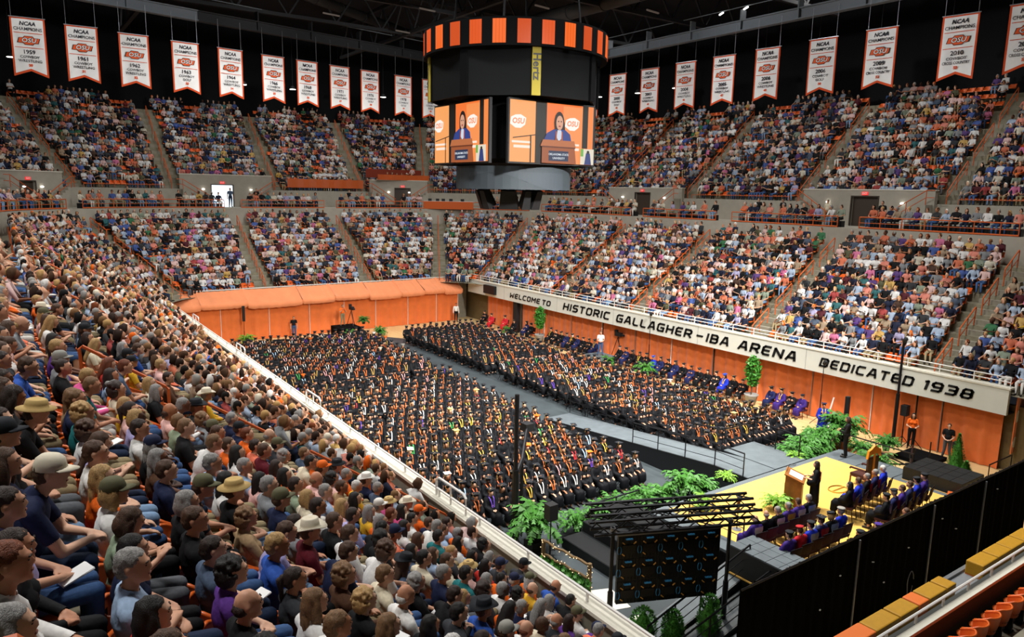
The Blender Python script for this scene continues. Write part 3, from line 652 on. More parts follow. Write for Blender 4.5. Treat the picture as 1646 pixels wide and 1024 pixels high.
def revolve(rows, n=20):
    """rows of (rx, ry, z, lift) : closed ring surfaces stacked"""
    v = []; f = []
    for rx, ry, z, lift in rows:
        for k in range(n):
            t = 2*math.pi*k/n; v.append((rx*math.cos(t), ry*math.sin(t), z+lift*math.cos(t)**2))
    for i in range(len(rows)-1):
        for k in range(n):
            k2 = (k+1) % n; a, b, c, d = i*n+k, i*n+k2, (i+1)*n+k2, (i+1)*n+k; f += [(a, b, c), (a, c, d)]
    m = (len(rows)-1)*n; v.append((0, 0, rows[-1][2])); f += [(m+k, m+(k+1) % n, len(v)-1) for k in range(n)]
    return np.array(v), np.array(f)
def cap_hat():
    v, f = revolve([(0.086, 0.103, 0.085, 0), (0.088, 0.104, 0.12, 0), (0.078, 0.09, 0.165, 0), (0.05, 0.06, 0.192, 0), (0.012, 0.012, 0.2, 0)], 16); v[:, 1] -= 0.008
    bv, bf = [], []
    for i in range(9):
        t = math.pi*(0.12+0.76*i/8); x, y = math.cos(t), math.sin(t)
        for rr, yy, dz in ((0.086, 0.0, 0.0), (0.10, 0.085, -0.012)):
            for th in (0, 0.008): bv.append((x*rr*(1 if yy == 0 else 0.9), 0.096*y+yy*y-0.01, 0.092+dz+th+0.012*(1-x*x)))
    for i in range(8):
        o = i*4
        for a, b in ((0, 2), (2, 3), (3, 1), (1, 0)): bf += [(o+a, o+b, o+4+b), (o+a, o+4+b, o+4+a)]
    return v, f, np.array(bv), np.array(bf)
def brim_hat(lift, rb, tall):
    v, f = revolve([(0.07, 0.085, 0.10, 0), (rb*0.98, rb*1.12, 0.098, lift), (rb, rb*1.14, 0.106, lift), (0.092, 0.108, 0.112, lift*0.15), (0.088, 0.104, 0.15, 0), (0.078, 0.092, tall, 0), (0.055, 0.07, tall+0.012, 0), (0.02, 0.045, tall-0.012, 0)], 24)
    return v, f
def mortar():
    v, f = revolve([(0.084, 0.10, 0.075, 0), (0.087, 0.103, 0.10, 0), (0.075, 0.09, 0.16, 0), (0.02, 0.02, 0.172, 0)], 12); v[:, 1] -= 0.006
    b = MB(); b.box((0, -0.01, 0.178), (0.245, 0.245, 0.012), rz=R_(45) if False else 0); bv = np.array(b.v); bf = []
    for q in b.f: bf += [(q[0], q[1], q[2]), (q[0], q[2], q[3])]
    return np.concatenate([v, bv]), np.concatenate([f, np.array(bf)+len(v)])
def tassel():
    b = MB(); b.tube([(0, -0.01, 0.187), (0.10, 0.05, 0.187), (0.124, 0.075, 0.17), (0.124, 0.078, 0.08)], [0.004, 0.004, 0.005, 0.008], 5); return b
cap_v, cap_f, brim_v, brim_f = cap_hat()
HATMESH = dict(cap=fast_mesh('cap', cap_v, cap_f, [M['black']]), brim=fast_mesh('brim', brim_v, brim_f, [M['black']]), cowboy=fast_mesh('cowboy_hat', *brim_hat(0.055, 0.165, 0.215), [M['white']]), straw=fast_mesh('sun_hat', *brim_hat(0.0, 0.155, 0.19), [M['white']]))
mv, mf = mortar(); MORTAR = fast_mesh('mortarboard', mv, mf, [M['black']], smooth=False); TASSEL = tassel().mesh('tassel', [M['gold']])
hv, hf = brim_hat(0.0, 0.135, 0.20)
TAM = skin_of([ell('x', (0, -0.01, 0.155), (0.125, 0.135, 0.038)), ell('x', (0, -0.006, 0.11), (0.086, 0.10, 0.05))], 0.012, 2); TAM = fast_mesh('velvet_tam', *reduce(*TAM, 260), [M['black']])

SHIRT = {'shirt', 'sleeve'}; LONG = {'shirt', 'sleeve', 'fore'}; TROUS = {'hip', 'thigh', 'shin'}; SHORTS = {'hip', 'thigh'}
class Proto: pass
def make_proto(nm, n_body, n_cloth, voxel=0.0085, **kw):
    p = Proto(); P, HM = figure(**kw); p.head = HM; p.prims = P
    V, F = skin_of(P, voxel, 3); lab = labels_of(P, V, F); p.hi = (V, F, lab)
    bv, bf = reduce(V, F, n_body); bl = labels_of(P, bv, bf); mi = np.where(bl == 'eye', 1, np.where(bl == 'shoe', 2, np.where(bl == 'lip', 3, 0)))
    p.body = fast_mesh('person', bv, bf, [M['black'], M['eye'], M['shoe'], M['lip']], mi)
    p.cloth = {}
    for key, labs, nm2 in (('shirt', SHIRT, 'shirt'), ('long', LONG, 'shirt'), ('trousers', TROUS, 'trousers'), ('shorts', SHORTS, 'shorts')):
        v, f = submesh(V, F, np.isin(lab, list(labs)), 0.009 if key in ('shirt', 'long') else 0.007); v, f = reduce(v, f, n_cloth); p.cloth[key] = fast_mesh(nm2, v, f, [M['black']])
    return p
def make_gowned(nm, n_body, n_gown, stand=False, sex='m', pose='lap', **kw):
    p = Proto(); P, HM = figure(pose=pose, sex=sex, stand=stand, **kw); p.head = HM; p.prims = P; z0 = 0.42 if stand else 0
    V, F = skin_of(P, 0.010, 3); bv, bf = reduce(V, F, n_body); bl = labels_of(P, bv, bf)
    mi = np.where(bl == 'eye', 1, np.where(bl == 'shoe', 2, np.where(bl == 'lip', 3, 0))); p.body = fast_mesh('person', bv, bf, [M['black'], M['eye'], M['shoe'], M['lip']], mi)
    G = gown_prims(stand); p.gprims = G; gv, gf = skin_of(G, 0.016, 2); p.graw = (gv, gf); gv2, gf2 = reduce(gv, gf, n_gown); p.gown = fast_mesh('gown', gv2, gf2, [M['black']])
    # stole: two bands from the neck down the chest, laid on the gown
    b = MB()
    for s in (-1, 1):
        pts = [(0.075, -0.10, 1.045), (0.085, 0.0, 1.075), (0.075, 0.085, 1.01), (0.055, 0.135, 0.92), (0.04, 0.16, 0.82), (0.035, 0.185, 0.74)]
        b.grid([[(s*(x-0.02), y+0.012, z+z0), (s*(x+0.02), y+0.006, z+z0)] for x, y, z in pts] if s > 0 else [[(s*(x+0.02), y+0.006, z+z0), (s*(x-0.02), y+0.012, z+z0)] for x, y, z in pts])
    b.grid([[(x, -0.125-0.01, 1.06+z0-abs(x)*0.1), (x, -0.13, 1.0+z0-abs(x)*0.1)] for x in (-0.10, -0.05, 0, 0.05, 0.10)])
    p.stole = b.mesh('stole', [M['orange']])
    h = MB(); h.grid([[(x*w, -0.16-0.02*(1-abs(x)*3), z+z0) for x in (-0.3, -0.15, 0, 0.15, 0.3)] for w, z in ((0.55, 1.03), (0.6, 0.92), (0.45, 0.80), (0.2, 0.70))][::-1]); p.hood = h.mesh('hood', [M['orange']])
    return p
NEAR = [make_proto('a', 4600, 1300, pose='lap', sex='m', turn=R_(-8)), make_proto('b', 4600, 1300, pose='knees', sex='f', turn=R_(-14)), make_proto('c', 4600, 1300, pose='crossed', sex='m', lean=R_(-3), turn=R_(-20)),
        make_proto('d', 4600, 1300, pose='forward', sex='m', lean=R_(24), turn=R_(-8)), make_proto('e', 4600, 1300, pose='phone', sex='f', lean=R_(6), nod=R_(18), turn=R_(5)), make_proto('f', 4600, 1300, pose='lap', sex='f', lean=R_(3), turn=R_(-4))]
def lighter(p, nb, nc):
    q = Proto(); q.head = p.head; V, F, lab = p.hi; bv, bf = reduce(V, F, nb); bl = labels_of(p.prims, bv, bf)
    q.body = fast_mesh('person', bv, bf, [M['black'], M['eye'], M['shoe'], M['lip']], np.where(bl == 'eye', 1, np.where(bl == 'shoe', 2, np.where(bl == 'lip', 3, 0)))); q.cloth = {}
    for key, me in p.cloth.items():
        v, f = tris_of(me); v, f = reduce(v, f, nc); q.cloth[key] = fast_mesh(me.name, v, f, [M['black']])
    return q
MID = [lighter(p, 1100, 420) for p in NEAR]
STAND = dict(side=make_proto('s', 2600, 700, pose='side', stand=True), lap=make_proto('t', 2600, 700, pose='lap', stand=True, open_legs=0.06), camera=make_proto('u', 2600, 700, pose='camera', stand=True, open_legs=0.05), hold=make_proto('v', 2600, 700, pose='hold', stand=True, sex='f'))
GRAD = [make_gowned('g', 900, 420, sex='m', turn=R_(6)), make_gowned('h', 900, 420, sex='f', pose='knees', turn=R_(-10)), make_gowned('i', 900, 420, sex='m', pose='lap', turn=R_(-22), nod=R_(10))]
GSTAND = make_gowned('j', 1400, 700, stand=True, pose='hold', sex='f')
HAIR_N = {s: fast_mesh('hair', *reduce(*hair_raw[s], 900 if s != 'curly' else 1500), [M['black']]) for s in HAIRS}
HAIR_M = {s: fast_mesh('hair', *reduce(*hair_raw[s], 260), [M['black']]) for s in HAIRS}

# palettes
def pal(d, rough=0.8, **k): return {n: mat('cloth_'+n.replace(' ', '_'), srgb(c), rough, noise=0.10, nscale=30, spec=0.2, bump=0.35, bscale=14, **k) for n, c in d.items()}
SHIRTS = pal({'white': '#e3e1dc', 'cream': '#d8cdb2', 'pale blue': '#9fb6d2', 'navy': '#1b2340', 'black': '#141416', 'charcoal': '#34363a', 'grey': '#84878a', 'blue': '#2f55a8', 'orange': '#e2641a', 'coral': '#ea7b5c', 'pale pink': '#e6b7ae', 'maroon': '#5b1522',
              'olive': '#5c5a38', 'sage': '#8a9a80', 'teal': '#1d6b6e', 'purple': '#5b3384', 'lavender': '#a9a2cf', 'yellow': '#d9a92e', 'red': '#b32a22', 'pink': '#d85a92', 'tan': '#a88c68', 'green': '#2f7a48', 'slate': '#4b5a70', 'brown': '#513524'})
TROU = pal({'blue denim': '#3a5680', 'dark denim': '#1d2a42', 'pale denim': '#7590ae', 'khaki': '#8c7d5e', 'black': '#121214', 'grey': '#55585c', 'white': '#c9c6be'})
SKINS = [mat('skin_%d' % i, srgb(c), 0.55, noise=0.05, nscale=12) for i, c in enumerate(('#c99678', '#bd8566', '#d2a588', '#a8714f', '#6e4530', '#4a2d1f'))]
HAIRC = {n: mat('hair_'+n.replace(' ', '_'), srgb(c), 0.55, noise=0.3, nscale=60, bump=0.5, bscale=150, spec=0.4) for n, c in {'black': '#16120f', 'dark brown': '#2f2018', 'brown': '#4d3524', 'light brown': '#7a5a3a', 'blond': '#b08c58', 'grey': '#8d8a86', 'white': '#cfccc6', 'auburn': '#6e3618'}.items()}
CAPC = {n: mat('felt_'+n.replace(' ', '_'), srgb(c), 0.8, noise=0.06, nscale=20) for n, c in {'black': '#1a1d22', 'white': '#dedbd2', 'grey': '#8e8c84', 'orange': '#dd6418', 'navy': '#1c2440', 'olive': '#5b5940', 'straw': '#c3a468', 'cream': '#d9cfb8', 'purple': '#3d2378', 'blue': '#2846a0', 'red': '#a81c22'}.items()}
GOWNC = {n: mat('gown_'+n.replace(' ', '_'), srgb(c), 0.7, noise=0.12, nscale=6, spec=0.15) for n, c in {'black': '#0b0c10', 'royal blue': '#1c2fa6', 'purple': '#38246e', 'navy': '#1a2048', 'red': '#b01f28'}.items()}
STOLEC = {n: mat('stole_'+n.replace(' ', '_'), srgb(c), 0.6) for n, c in {'orange': '#cf6a30', 'bright orange': '#d95a24', 'white': '#e2dfd8', 'gold': '#d7a93c', 'green': '#3a9c4c', 'pink': '#e9a3a0', 'purple': '#5c3ba0', 'pale blue': '#9fc0dc', 'red': '#c42a30'}.items()}
SW = [('white', 16), ('cream', 5), ('pale blue', 9), ('navy', 9), ('black', 10), ('charcoal', 6), ('grey', 7), ('blue', 4), ('orange', 6), ('coral', 3), ('pale pink', 4), ('maroon', 2), ('olive', 2), ('sage', 3), ('teal', 2), ('purple', 2), ('lavender', 2), ('yellow', 2), ('red', 2), ('pink', 2), ('tan', 3), ('green', 1.5), ('slate', 3), ('brown', 1)]
HW = [('black', 12), ('dark brown', 24), ('brown', 20), ('light brown', 14), ('blond', 12), ('grey', 14), ('white', 6), ('auburn', 4)]
def pick(w, n=None):
    a = np.array([x[1] for x in w], float); return [w[i][0] for i in rng.choice(len(w), n, p=a/a.sum())] if n else w[rng.choice(len(w), p=a/a.sum())][0]
STYLEWORD = {'short': 'short %s hair', 'bald': 'balding %s head', 'bob': '%s bob', 'long': 'long %s hair', 'pony': '%s ponytail', 'bun': '%s bun', 'curly': 'curly %s hair'}
def dress(p, loc, rz, shirt, trousers, skin, hair=None, hcol='brown', hat=None, hatc='white', long=False, shorts=False, scale=1.0, near=True, label=None, group=None, cat='person'):
    o = inst('person', p.body, None, loc, rz, [SKINS[skin]]); o.scale = (scale,)*3; tag(o, label, cat, group)
    k = 'long' if long else 'shirt'; inst('shirt', p.cloth[k], o, mats=[SHIRTS[shirt]])
    inst('shorts' if shorts else 'trousers', p.cloth['shorts' if shorts else 'trousers'], o, mats=[TROU[trousers]])
    inst('face_features', FEAT, o, M=p.head)['kind'] = 'stuff'
    if hair: inst('hair', (HAIR_N if near else HAIR_M)[hair], o, M=p.head, mats=[HAIRC[hcol]])
    if hat == 'cap':
        c = inst('cap', HATMESH['cap'], o, M=p.head, mats=[CAPC[hatc]]); inst('brim', HATMESH['brim'], c, mats=[CAPC[hatc]])
    elif hat: inst('cowboy_hat' if hat == 'cowboy' else 'sun_hat', HATMESH[hat], o, M=p.head, mats=[CAPC[hatc]])
    return o
def gowned(p, loc, rz, gown, skin, hair, hcol, capk='mortar', capc='black', stole=None, hood=None, scale=1.0, label=None, group=None, name='person', near=False):
    o = inst(name, p.body, None, loc, rz, [SKINS[skin]]); o.scale = (scale,)*3; tag(o, label, 'person' if name == 'person' else 'graduate', group)
    inst('gown', p.gown, o, mats=[GOWNC[gown]])
    if hair: inst('hair', (HAIR_N if near else HAIR_M)[hair], o, M=p.head, mats=[HAIRC[hcol]])
    if capk == 'mortar':
        Mx = p.head @ Matrix.Rotation(R_(random.uniform(-12, 12)), 4, 'Z'); c = inst('mortarboard', MORTAR, o, M=Mx, mats=[CAPC[capc]]); inst('tassel', TASSEL, c)
    elif capk == 'tam': inst('velvet_tam', TAM, o, M=p.head, mats=[CAPC[capc]])
    if stole: inst('stole', p.stole, o, mats=[STOLEC[stole]])
    if hood: inst('hood', p.hood, o, mats=[STOLEC[hood]])
    return o
# ---------------------------------------------------------------- seats, spectators, graduates
def project(p):
    q = np.asarray(p, float)-CAM; x, y, z = q@CR, q@CU, q@CF
    return 823+FPX*x/z, 512-FPX*y/z, z
def face(fx, fy): return math.atan2(-fx, fy)
# moulded seat: pan, curved shell with rolled rim, pedestal
def seat_parts():
    n = 14; inner, outer, rim = [], [], []
    def top(u): return 0.77-0.14*max(0, abs(u)-0.45)/0.55
    for i in range(n+1):
        u = -1+2*i/n; t = R_(-90)+u*R_(112); c, s = math.cos(t), math.sin(t); h = top(u)
        inner.append([(0.195*c, 0.03+0.19*s, 0.42), (0.222*c, 0.03+0.222*s, 0.58), (0.238*c, 0.03+0.24*s, h)])
        outer.append([(0.262*c, 0.03+0.266*s, h), (0.245*c, 0.03+0.246*s, 0.58), (0.20*c, 0.03+0.20*s, 0.38)])
        rim.append((0.25*c, 0.03+0.253*s, h))
    a = MB(); a.grid(inner); a.grid(outer)
    shell = a.mesh('shell', M['seat'], True)
    r = MB(); r.tube(rim, 0.021, 6); rimm = r.mesh('rim', M['seat'], True)
    p = MB(); p.lathe((0, 0.06, 0.37), [(0.15, 0), (0.21, 0.02), (0.22, 0.05), (0.18, 0.07), (0.02, 0.06)], 14, 0, 1.0, 1.05); pan = p.mesh('seat_pan', M['seat'], True)
    g = MB(); g.box((0, -0.05, 0.19), (0.07, 0.12, 0.38)); g.box((0, -0.02, 0.02), (0.2, 0.2, 0.03)); ped = g.mesh('pedestal', M['blackmet'])
    b = MB(); b.grid([[(0.14*x, 0.03-0.222+0.05*x*x, z) for x in (-1, -0.5, 0, 0.5, 1)] for z in (0.46, 0.70)][::-1]); pad = b.mesh('back_pad', M['panelblack'])
    return shell, rimm, pan, ped, pad
SEAT = seat_parts()
def add_seat(loc, rz, label, group):
    o = inst('stadium_seat', SEAT[0], None, loc, rz); tag(o, label, 'seat', group)
    inst('rim', SEAT[1], o); inst('seat_pan', SEAT[2], o); inst('pedestal', SEAT[3], o); inst('back_pad', SEAT[4], o); return o
# light seat for the rest: pan + folded back
def low_seat():
    v, f = [], []
    pts = [(-0.24, 0.08), (-0.2, -0.13), (0, -0.21), (0.2, -0.13), (0.24, 0.08)]
    for x, y in pts: v += [(x, y, 0.42), (x*1.0, y*1.05, 0.72-0.14*(y > 0))]
    for i in range(4): a = 2*i; f += [(a, a+1, a+3), (a, a+3, a+2)]
    o = len(v); v += [(-0.22, -0.15, 0.43), (0.22, -0.15, 0.43), (0.22, 0.24, 0.45), (-0.22, 0.24, 0.45), (-0.22, 0.24, 0.38), (0.22, 0.24, 0.38)]
    f += [(o, o+1, o+2), (o, o+2, o+3), (o+3, o+2, o+5), (o+3, o+5, o+4)]
    return np.array(v, float), np.array(f)
def placed(V, F, locs, rzs, scales=None):
    n = len(locs); c, s = np.cos(rzs), np.sin(rzs); sc = np.ones(n) if scales is None else scales
    X = V[None, :, 0]*c[:, None]-V[None, :, 1]*s[:, None]; Y = V[None, :, 0]*s[:, None]+V[None, :, 1]*c[:, None]
    P = np.stack([X, Y, np.repeat(V[None, :, 2], n, 0)], -1)*sc[:, None, None]+locs[:, None, :]
    return P.reshape(-1, 3), (F[None]+(np.arange(n)*len(V))[:, None, None]).reshape(-1, 3)
def tint_mat(name, rough=0.8):
    m = mat(name, (0.5, 0.5, 0.5), rough, spec=0.2); nt = m.node_tree; a = nt.nodes.new('ShaderNodeAttribute'); a.attribute_name = 'tint'
    nt.links.new(a.outputs['Color'], nt.nodes['Principled BSDF'].inputs['Base Color']); return m
TINT = tint_mat('crowd_clothes'); TINTG = tint_mat('graduate_clothes', 0.7)

# every place in the stands
def along(d, step, aisles, jit=0.0, w=AW+0.14, rnd=True):
    """places along the ring at offset d: x, y, facing"""
    P = ring(d, 40); out = []; acc = 0.26
    for a, b in zip(P[:-1], P[1:]):
        L = math.dist(a, b); ux, uy = (b[0]-a[0])/L, (b[1]-a[1])/L; t = acc
        while t < L:
            x, y = a[0]+ux*t, a[1]+uy*t
            if not in_aisle(aisles, x, y, d, w): out.append((x, y, face(uy, -ux)))
            t += step
        acc = t-L
    return out
class Place:
    __slots__ = ('x', 'y', 'z', 'rz', 'row', 'seat', 'tier', 'dep', 'px', 'py', 'hero')
places = []
for tier, tread, n, aisles in (('low', lowtread, NROW, LOW_AISLES), ('up', uptread, NUP, UP_AISLES)):
    for k in range(n):
        d, z = tread(k)
        for i, (x, y, rz) in enumerate(along(d+0.48, 0.53, aisles)):
            p = Place()
            if tier == 'low': z = z_low(k, x, y)
            p.x, p.y, p.z, p.rz, p.row, p.seat, p.tier, p.hero = x, y, z, rz, k, i, tier, None
            p.px, p.py, p.dep = project((x, y, z+1.2))
            if p.dep < 2.9 or not (-130 < p.px < 1780 and -60 < p.py < 1250): continue
            # hidden behind the camera rail or on the near bank under the lens
            if x < CLx and y < 2.75: continue
            places.append(p)
for k in range(NROW, NROW+3):
    for i in range(57):
        p = Place(); p.x, p.y, p.z, p.rz, p.row, p.seat, p.tier, p.hero = XL-(D0+k*DROW+0.48), 3.0+0.53*i, Z0_L+k*RISE_L, face(1, 0), k, i, 'low', None
        p.px, p.py, p.dep = project((p.x, p.y, p.z+1.2))
        if p.px > -90 and p.dep > 2.3: places.append(p)
for i, (x, y, rz) in enumerate(along(DM0+0.75, 0.55, LOW_AISLES, w=0.9)):
    p = Place(); p.x, p.y, p.z, p.rz, p.row, p.seat, p.tier, p.hero = x, y, ZM-0.02, rz, 0, i, 'mezz', None
    p.px, p.py, p.dep = project((x, y, ZM+1.2))
    if p.dep > 12 and -60 < p.px < 1700 and rng.random() < 0.93 and not (36 < x < 41.5 and 62 < y < 69): places.append(p)
def emptiness(p):
    n = math.sin(p.x*0.9+p.row*1.7)*math.sin(p.y*0.8+p.row*2.3)+0.5*math.sin(p.x*2.1-p.y*1.7+p.row)
    thr = {'low': 1.13, 'mezz': 1.05, 'up': 0.98-0.75*max(0, p.row-7)/5}[p.tier]
    return n > thr or rng.random() < (0.02 if p.tier == 'low' else 0.05)
near = [p for p in places if p.tier == 'low' and p.x < CLx-3 and p.y < CY]
near.sort(key=lambda p: p.dep)
NIND = 292
ind = near[:NIND]; ind_set = set(map(id, ind))
# people the photograph lets one recognise: head position, sex/pose, clothes
HERO = [(65, 953, 'short', 'auburn', 'white', 'grey', None, 0), (75, 908, 'bun', 'dark brown', 'black', 'black', None, 5), (61, 864, 'short', 'dark brown', 'lavender', 'blue denim', None, 0), (62, 823, 'short', 'brown', 'navy', 'dark denim', ('cap', 'cream'), 3), (75, 775, 'long', 'brown', 'navy', 'pale denim', None, 1),
 (170, 778, 'long', 'blond', 'orange', 'blue denim', None, 1), (220, 888, 'long', 'black', 'navy', 'black', None, 5), (246, 910, 'short', 'grey', 'pale blue', 'dark denim', None, 2), (272, 975, 'long', 'black', 'red', 'black', None, 1), (357, 1000, 'bald', 'dark brown', 'black', 'khaki', None, 0), (375, 940, 'curly', 'black', 'purple', 'blue denim', None, 5),
 (357, 895, 'short', 'dark brown', 'slate', 'dark denim', None, 0), (337, 855, 'short', 'brown', 'black', 'blue denim', None, 2), (310, 858, 'bob', 'grey', 'black', 'black', None, 1), (305, 808, 'short', 'brown', 'charcoal', 'khaki', ('cap', 'olive'), 3), (267, 783, 'short', 'brown', 'navy', 'khaki', None, 0), (355, 783, 'long', 'black', 'white', 'khaki', None, 5),
 (417, 837, 'curly', 'light brown', 'tan', 'khaki', None, 1), (447, 852, 'long', 'dark brown', 'grey', 'pale denim', None, 1), (462, 805, 'short', 'brown', 'navy', 'dark denim', ('cap', 'olive'), 0), (522, 812, 'short', 'grey', 'pale blue', 'blue denim', None, 2), (507, 805, 'bob', 'blond', 'cream', 'khaki', None, 1), (515, 780, 'bald', 'light brown', 'pale pink', 'khaki', None, 0),
 (510, 853, 'short', 'brown', 'maroon', 'blue denim', ('cowboy', 'cream'), 0), (590, 785, 'short', 'brown', 'navy', 'black', ('cowboy', 'white'), 2), (627, 797, 'bob', 'brown', 'pink', 'khaki', ('straw', 'straw'), 1), (647, 802, 'short', 'grey', 'cream', 'khaki', ('cowboy', 'cream'), 0), (617, 817, 'short', 'grey', 'white', 'khaki', ('cap', 'white'), 0), (670, 822, 'short', 'brown', 'orange', 'blue denim', ('cap', 'orange'), 0),
 (700, 817, 'short', 'brown', 'navy', 'dark denim', None, 2), (655, 827, 'short', 'black', 'white', 'black', None, 0), (572, 810, 'long', 'black', 'black', 'black', None, 1), (400, 732, 'short', 'dark brown', 'coral', 'khaki', None, 0), (382, 717, 'short', 'brown', 'orange', 'blue denim', None, 0), (347, 712, 'short', 'brown', 'pale pink', 'khaki', None, 2), (352, 742, 'short', 'grey', 'pale blue', 'khaki', None, 0),
 (357, 765, 'long', 'black', 'white', 'khaki', None, 1), (420, 777, 'long', 'black', 'pale pink', 'blue denim', None, 5), (452, 757, 'long', 'black', 'orange', 'blue denim', None, 1), (436, 740, 'long', 'dark brown', 'coral', 'white', None, 5), (490, 720, 'short', 'light brown', 'slate', 'khaki', None, 0), (445, 685, 'bald', 'grey', 'cream', 'khaki', None, 0), (430, 677, 'short', 'auburn', 'orange', 'blue denim', None, 0),
 (350, 647, 'short', 'grey', 'yellow', 'khaki', ('cowboy', 'cream'), 0), (367, 657, 'short', 'grey', 'navy', 'dark denim', None, 0), (410, 657, 'short', 'brown', 'navy', 'dark denim', ('cap', 'black'), 0), (565, 707, 'short', 'brown', 'pale blue', 'khaki', ('straw', 'black'), 0), (577, 755, 'short', 'grey', 'orange', 'khaki', None, 0), (520, 752, 'short', 'brown', 'black', 'khaki', ('cap', 'orange'), 0),
 (555, 888, 'short', 'brown', 'white', 'blue denim', None, 0), (585, 853, 'short', 'black', 'black', 'black', None, 3), (565, 923, 'curly', 'light brown', 'brown', 'khaki', None, 1), (537, 933, 'short', 'brown', 'navy', 'dark denim', None, 3), (592, 948, 'curly', 'blond', 'black', 'black', None, 1), (607, 888, 'curly', 'black', 'black', 'dark denim', None, 0), (623, 990, 'long', 'light brown', 'black', 'dark denim', None, 1),
 (667, 953, 'curly', 'grey', 'black', 'black', None, 1), (700, 993, 'long', 'black', 'black', 'black', None, 5), (750, 968, 'bob', 'blond', 'white', 'white', None, 1), (752, 1010, 'short', 'black', 'charcoal', 'black', None, 0), (730, 935, 'short', 'grey', 'navy', 'grey', None, 0), (747, 903, 'long', 'brown', 'pale pink', 'khaki', ('straw', 'straw'), 1), (702, 908, 'short', 'black', 'cream', 'khaki', None, 2),
 (675, 895, 'long', 'black', 'slate', 'blue denim', None, 5), (642, 863, 'short', 'brown', 'coral', 'khaki', ('cap', 'navy'), 0), (670, 858, 'long', 'brown', 'pink', 'white', None, 1), (690, 873, 'short', 'black', 'teal', 'khaki', None, 0), (727, 878, 'long', 'black', 'white', 'white', None, 5), (782, 923, 'long', 'black', 'red', 'white', None, 1), (625, 850, 'long', 'grey', 'orange', 'blue denim', None, 1), (422, 993, 'curly', 'black', 'charcoal', 'blue denim', None, 1),
 (32, 572, 'bun', 'dark brown', 'tan', 'khaki', None, 1), (55, 595, 'short', 'grey', 'grey', 'khaki', ('cap', 'grey'), 0), (32, 615, 'long', 'brown', 'brown', 'khaki', None, 1), (112, 595, 'bun', 'dark brown', 'black', 'black', None, 1), (227, 585, 'short', 'black', 'yellow', 'blue denim', ('cap', 'black'), 0), (211, 577, 'short', 'black', 'navy', 'dark denim', ('cap', 'black'), 0), (237, 615, 'long', 'blond', 'cream', 'khaki', None, 1),
 (202, 640, 'bob', 'blond', 'yellow', 'khaki', None, 1), (150, 645, 'short', 'light brown', 'navy', 'dark denim', None, 0), (140, 622, 'long', 'light brown', 'tan', 'khaki', None, 1), (160, 672, 'curly', 'brown', 'white', 'khaki', None, 5), (220, 660, 'pony', 'dark brown', 'pale pink', 'white', None, 1), (45, 682, 'short', 'dark brown', 'slate', 'khaki', None, 2), (50, 712, 'short', 'black', 'black', 'grey', ('cap', 'black'), 0),
 (72, 682, 'curly', 'blond', 'teal', 'khaki', None, 5), (290, 682, 'short', 'light brown', 'sage', 'khaki', None, 0), (835, 965, 'curly', 'black', 'white', 'white', None, 1), (885, 985, 'bob', 'grey', 'white', 'white', None, 0), (905, 950, 'short', 'black', 'black', 'black', None, 3), (940, 975, 'short', 'brown', 'white', 'khaki', ('cap', 'olive'), 2), (800, 875, 'bald', 'brown', 'cream', 'khaki', None, 0)]
for h in HERO:
    best = min((p for p in ind if p.hero is None), key=lambda p: (p.px-h[0])**2+(p.py-h[1])**2)
    if (best.px-h[0])**2+(best.py-h[1])**2 < 75**2: best.hero = h
rows_by = {}
for p in ind: rows_by.setdefault(p.row, []).append(p)
for k, v in rows_by.items():
    v.sort(key=lambda p: p.y)
    for i, p in enumerate(v): p.seat = i+1
for p in ind:
    where = '%s row above the parapet, %s seat along' % (ORD[p.row+1], ORD[p.seat])
    loc = (p.x, p.y, p.z); add_seat(loc, p.rz, 'orange moulded seat, %s, nearest end first' % where, 'near bank seats')
    if p.hero is None and (rng.random() < 0.03): continue
    if p.hero:
        _, _, st, hc, sh, tr, hat, pi = p.hero
    else:
        st = pick([('short', 46), ('bald', 7), ('bob', 9), ('long', 20), ('pony', 6), ('bun', 3), ('curly', 9)]); hc = pick(HW); sh = pick(SW); tr = pick([('blue denim', 5), ('dark denim', 4), ('pale denim', 2), ('khaki', 4), ('black', 4), ('grey', 2), ('white', 2)])
        u = rng.random(); hat = ('cap', pick([('black', 3), ('white', 2), ('grey', 3), ('orange', 2), ('navy', 2), ('olive', 2)])) if u < 0.10 else ('cowboy', pick([('cream', 2), ('white', 2), ('black', 1)])) if u < 0.13 else ('straw', 'straw') if u < 0.145 else None
        pi = int(rng.choice([1, 5, 4] if st in ('long', 'bob', 'pony', 'bun') else [0, 2, 3, 0]))
    skin = int(rng.choice([0, 1, 2, 3, 4, 5], p=[0.3, 0.27, 0.23, 0.09, 0.07, 0.04])) if p.hero is None else int(rng.choice([0, 1, 2])); nr = p.dep < 9.5
    hw = STYLEWORD[st] % hc; hh = {'cap': '%s cap', 'cowboy': '%s cowboy hat', 'straw': '%s sun hat'}[hat[0]] % hat[1] if hat else ('balding head' if st == 'bald' else hw)
    shirtname = sh+' top'
    lab = 'person, %s, %s, %s row up, %s seat along' % (hh, shirtname, ORD[p.row+1], ORD[p.seat])
    hs = 'short' if hat and st == 'curly' else st
    dress((NEAR if nr else MID)[pi], (p.x, p.y, p.z), p.rz+rng.uniform(-0.12, 0.12), sh, tr, skin, hs, hc, hat[0] if hat else None, hat[1] if hat else 'white', long=rng.random() < 0.25, shorts=rng.random() < 0.12, scale=rng.uniform(1.0, 1.09) if pi in (0, 2, 3) else rng.uniform(0.95, 1.04), near=nr, label=lab, group='spectators on the near bank')
pg = MB(); pg.box((0, 0, 0), (0.15, 0.22, 0.008)); pg.box((0.001, 0.0, 0.006), (0.148, 0.216, 0.006), 0.06); PG = pg.mesh('programme', M['paper'])
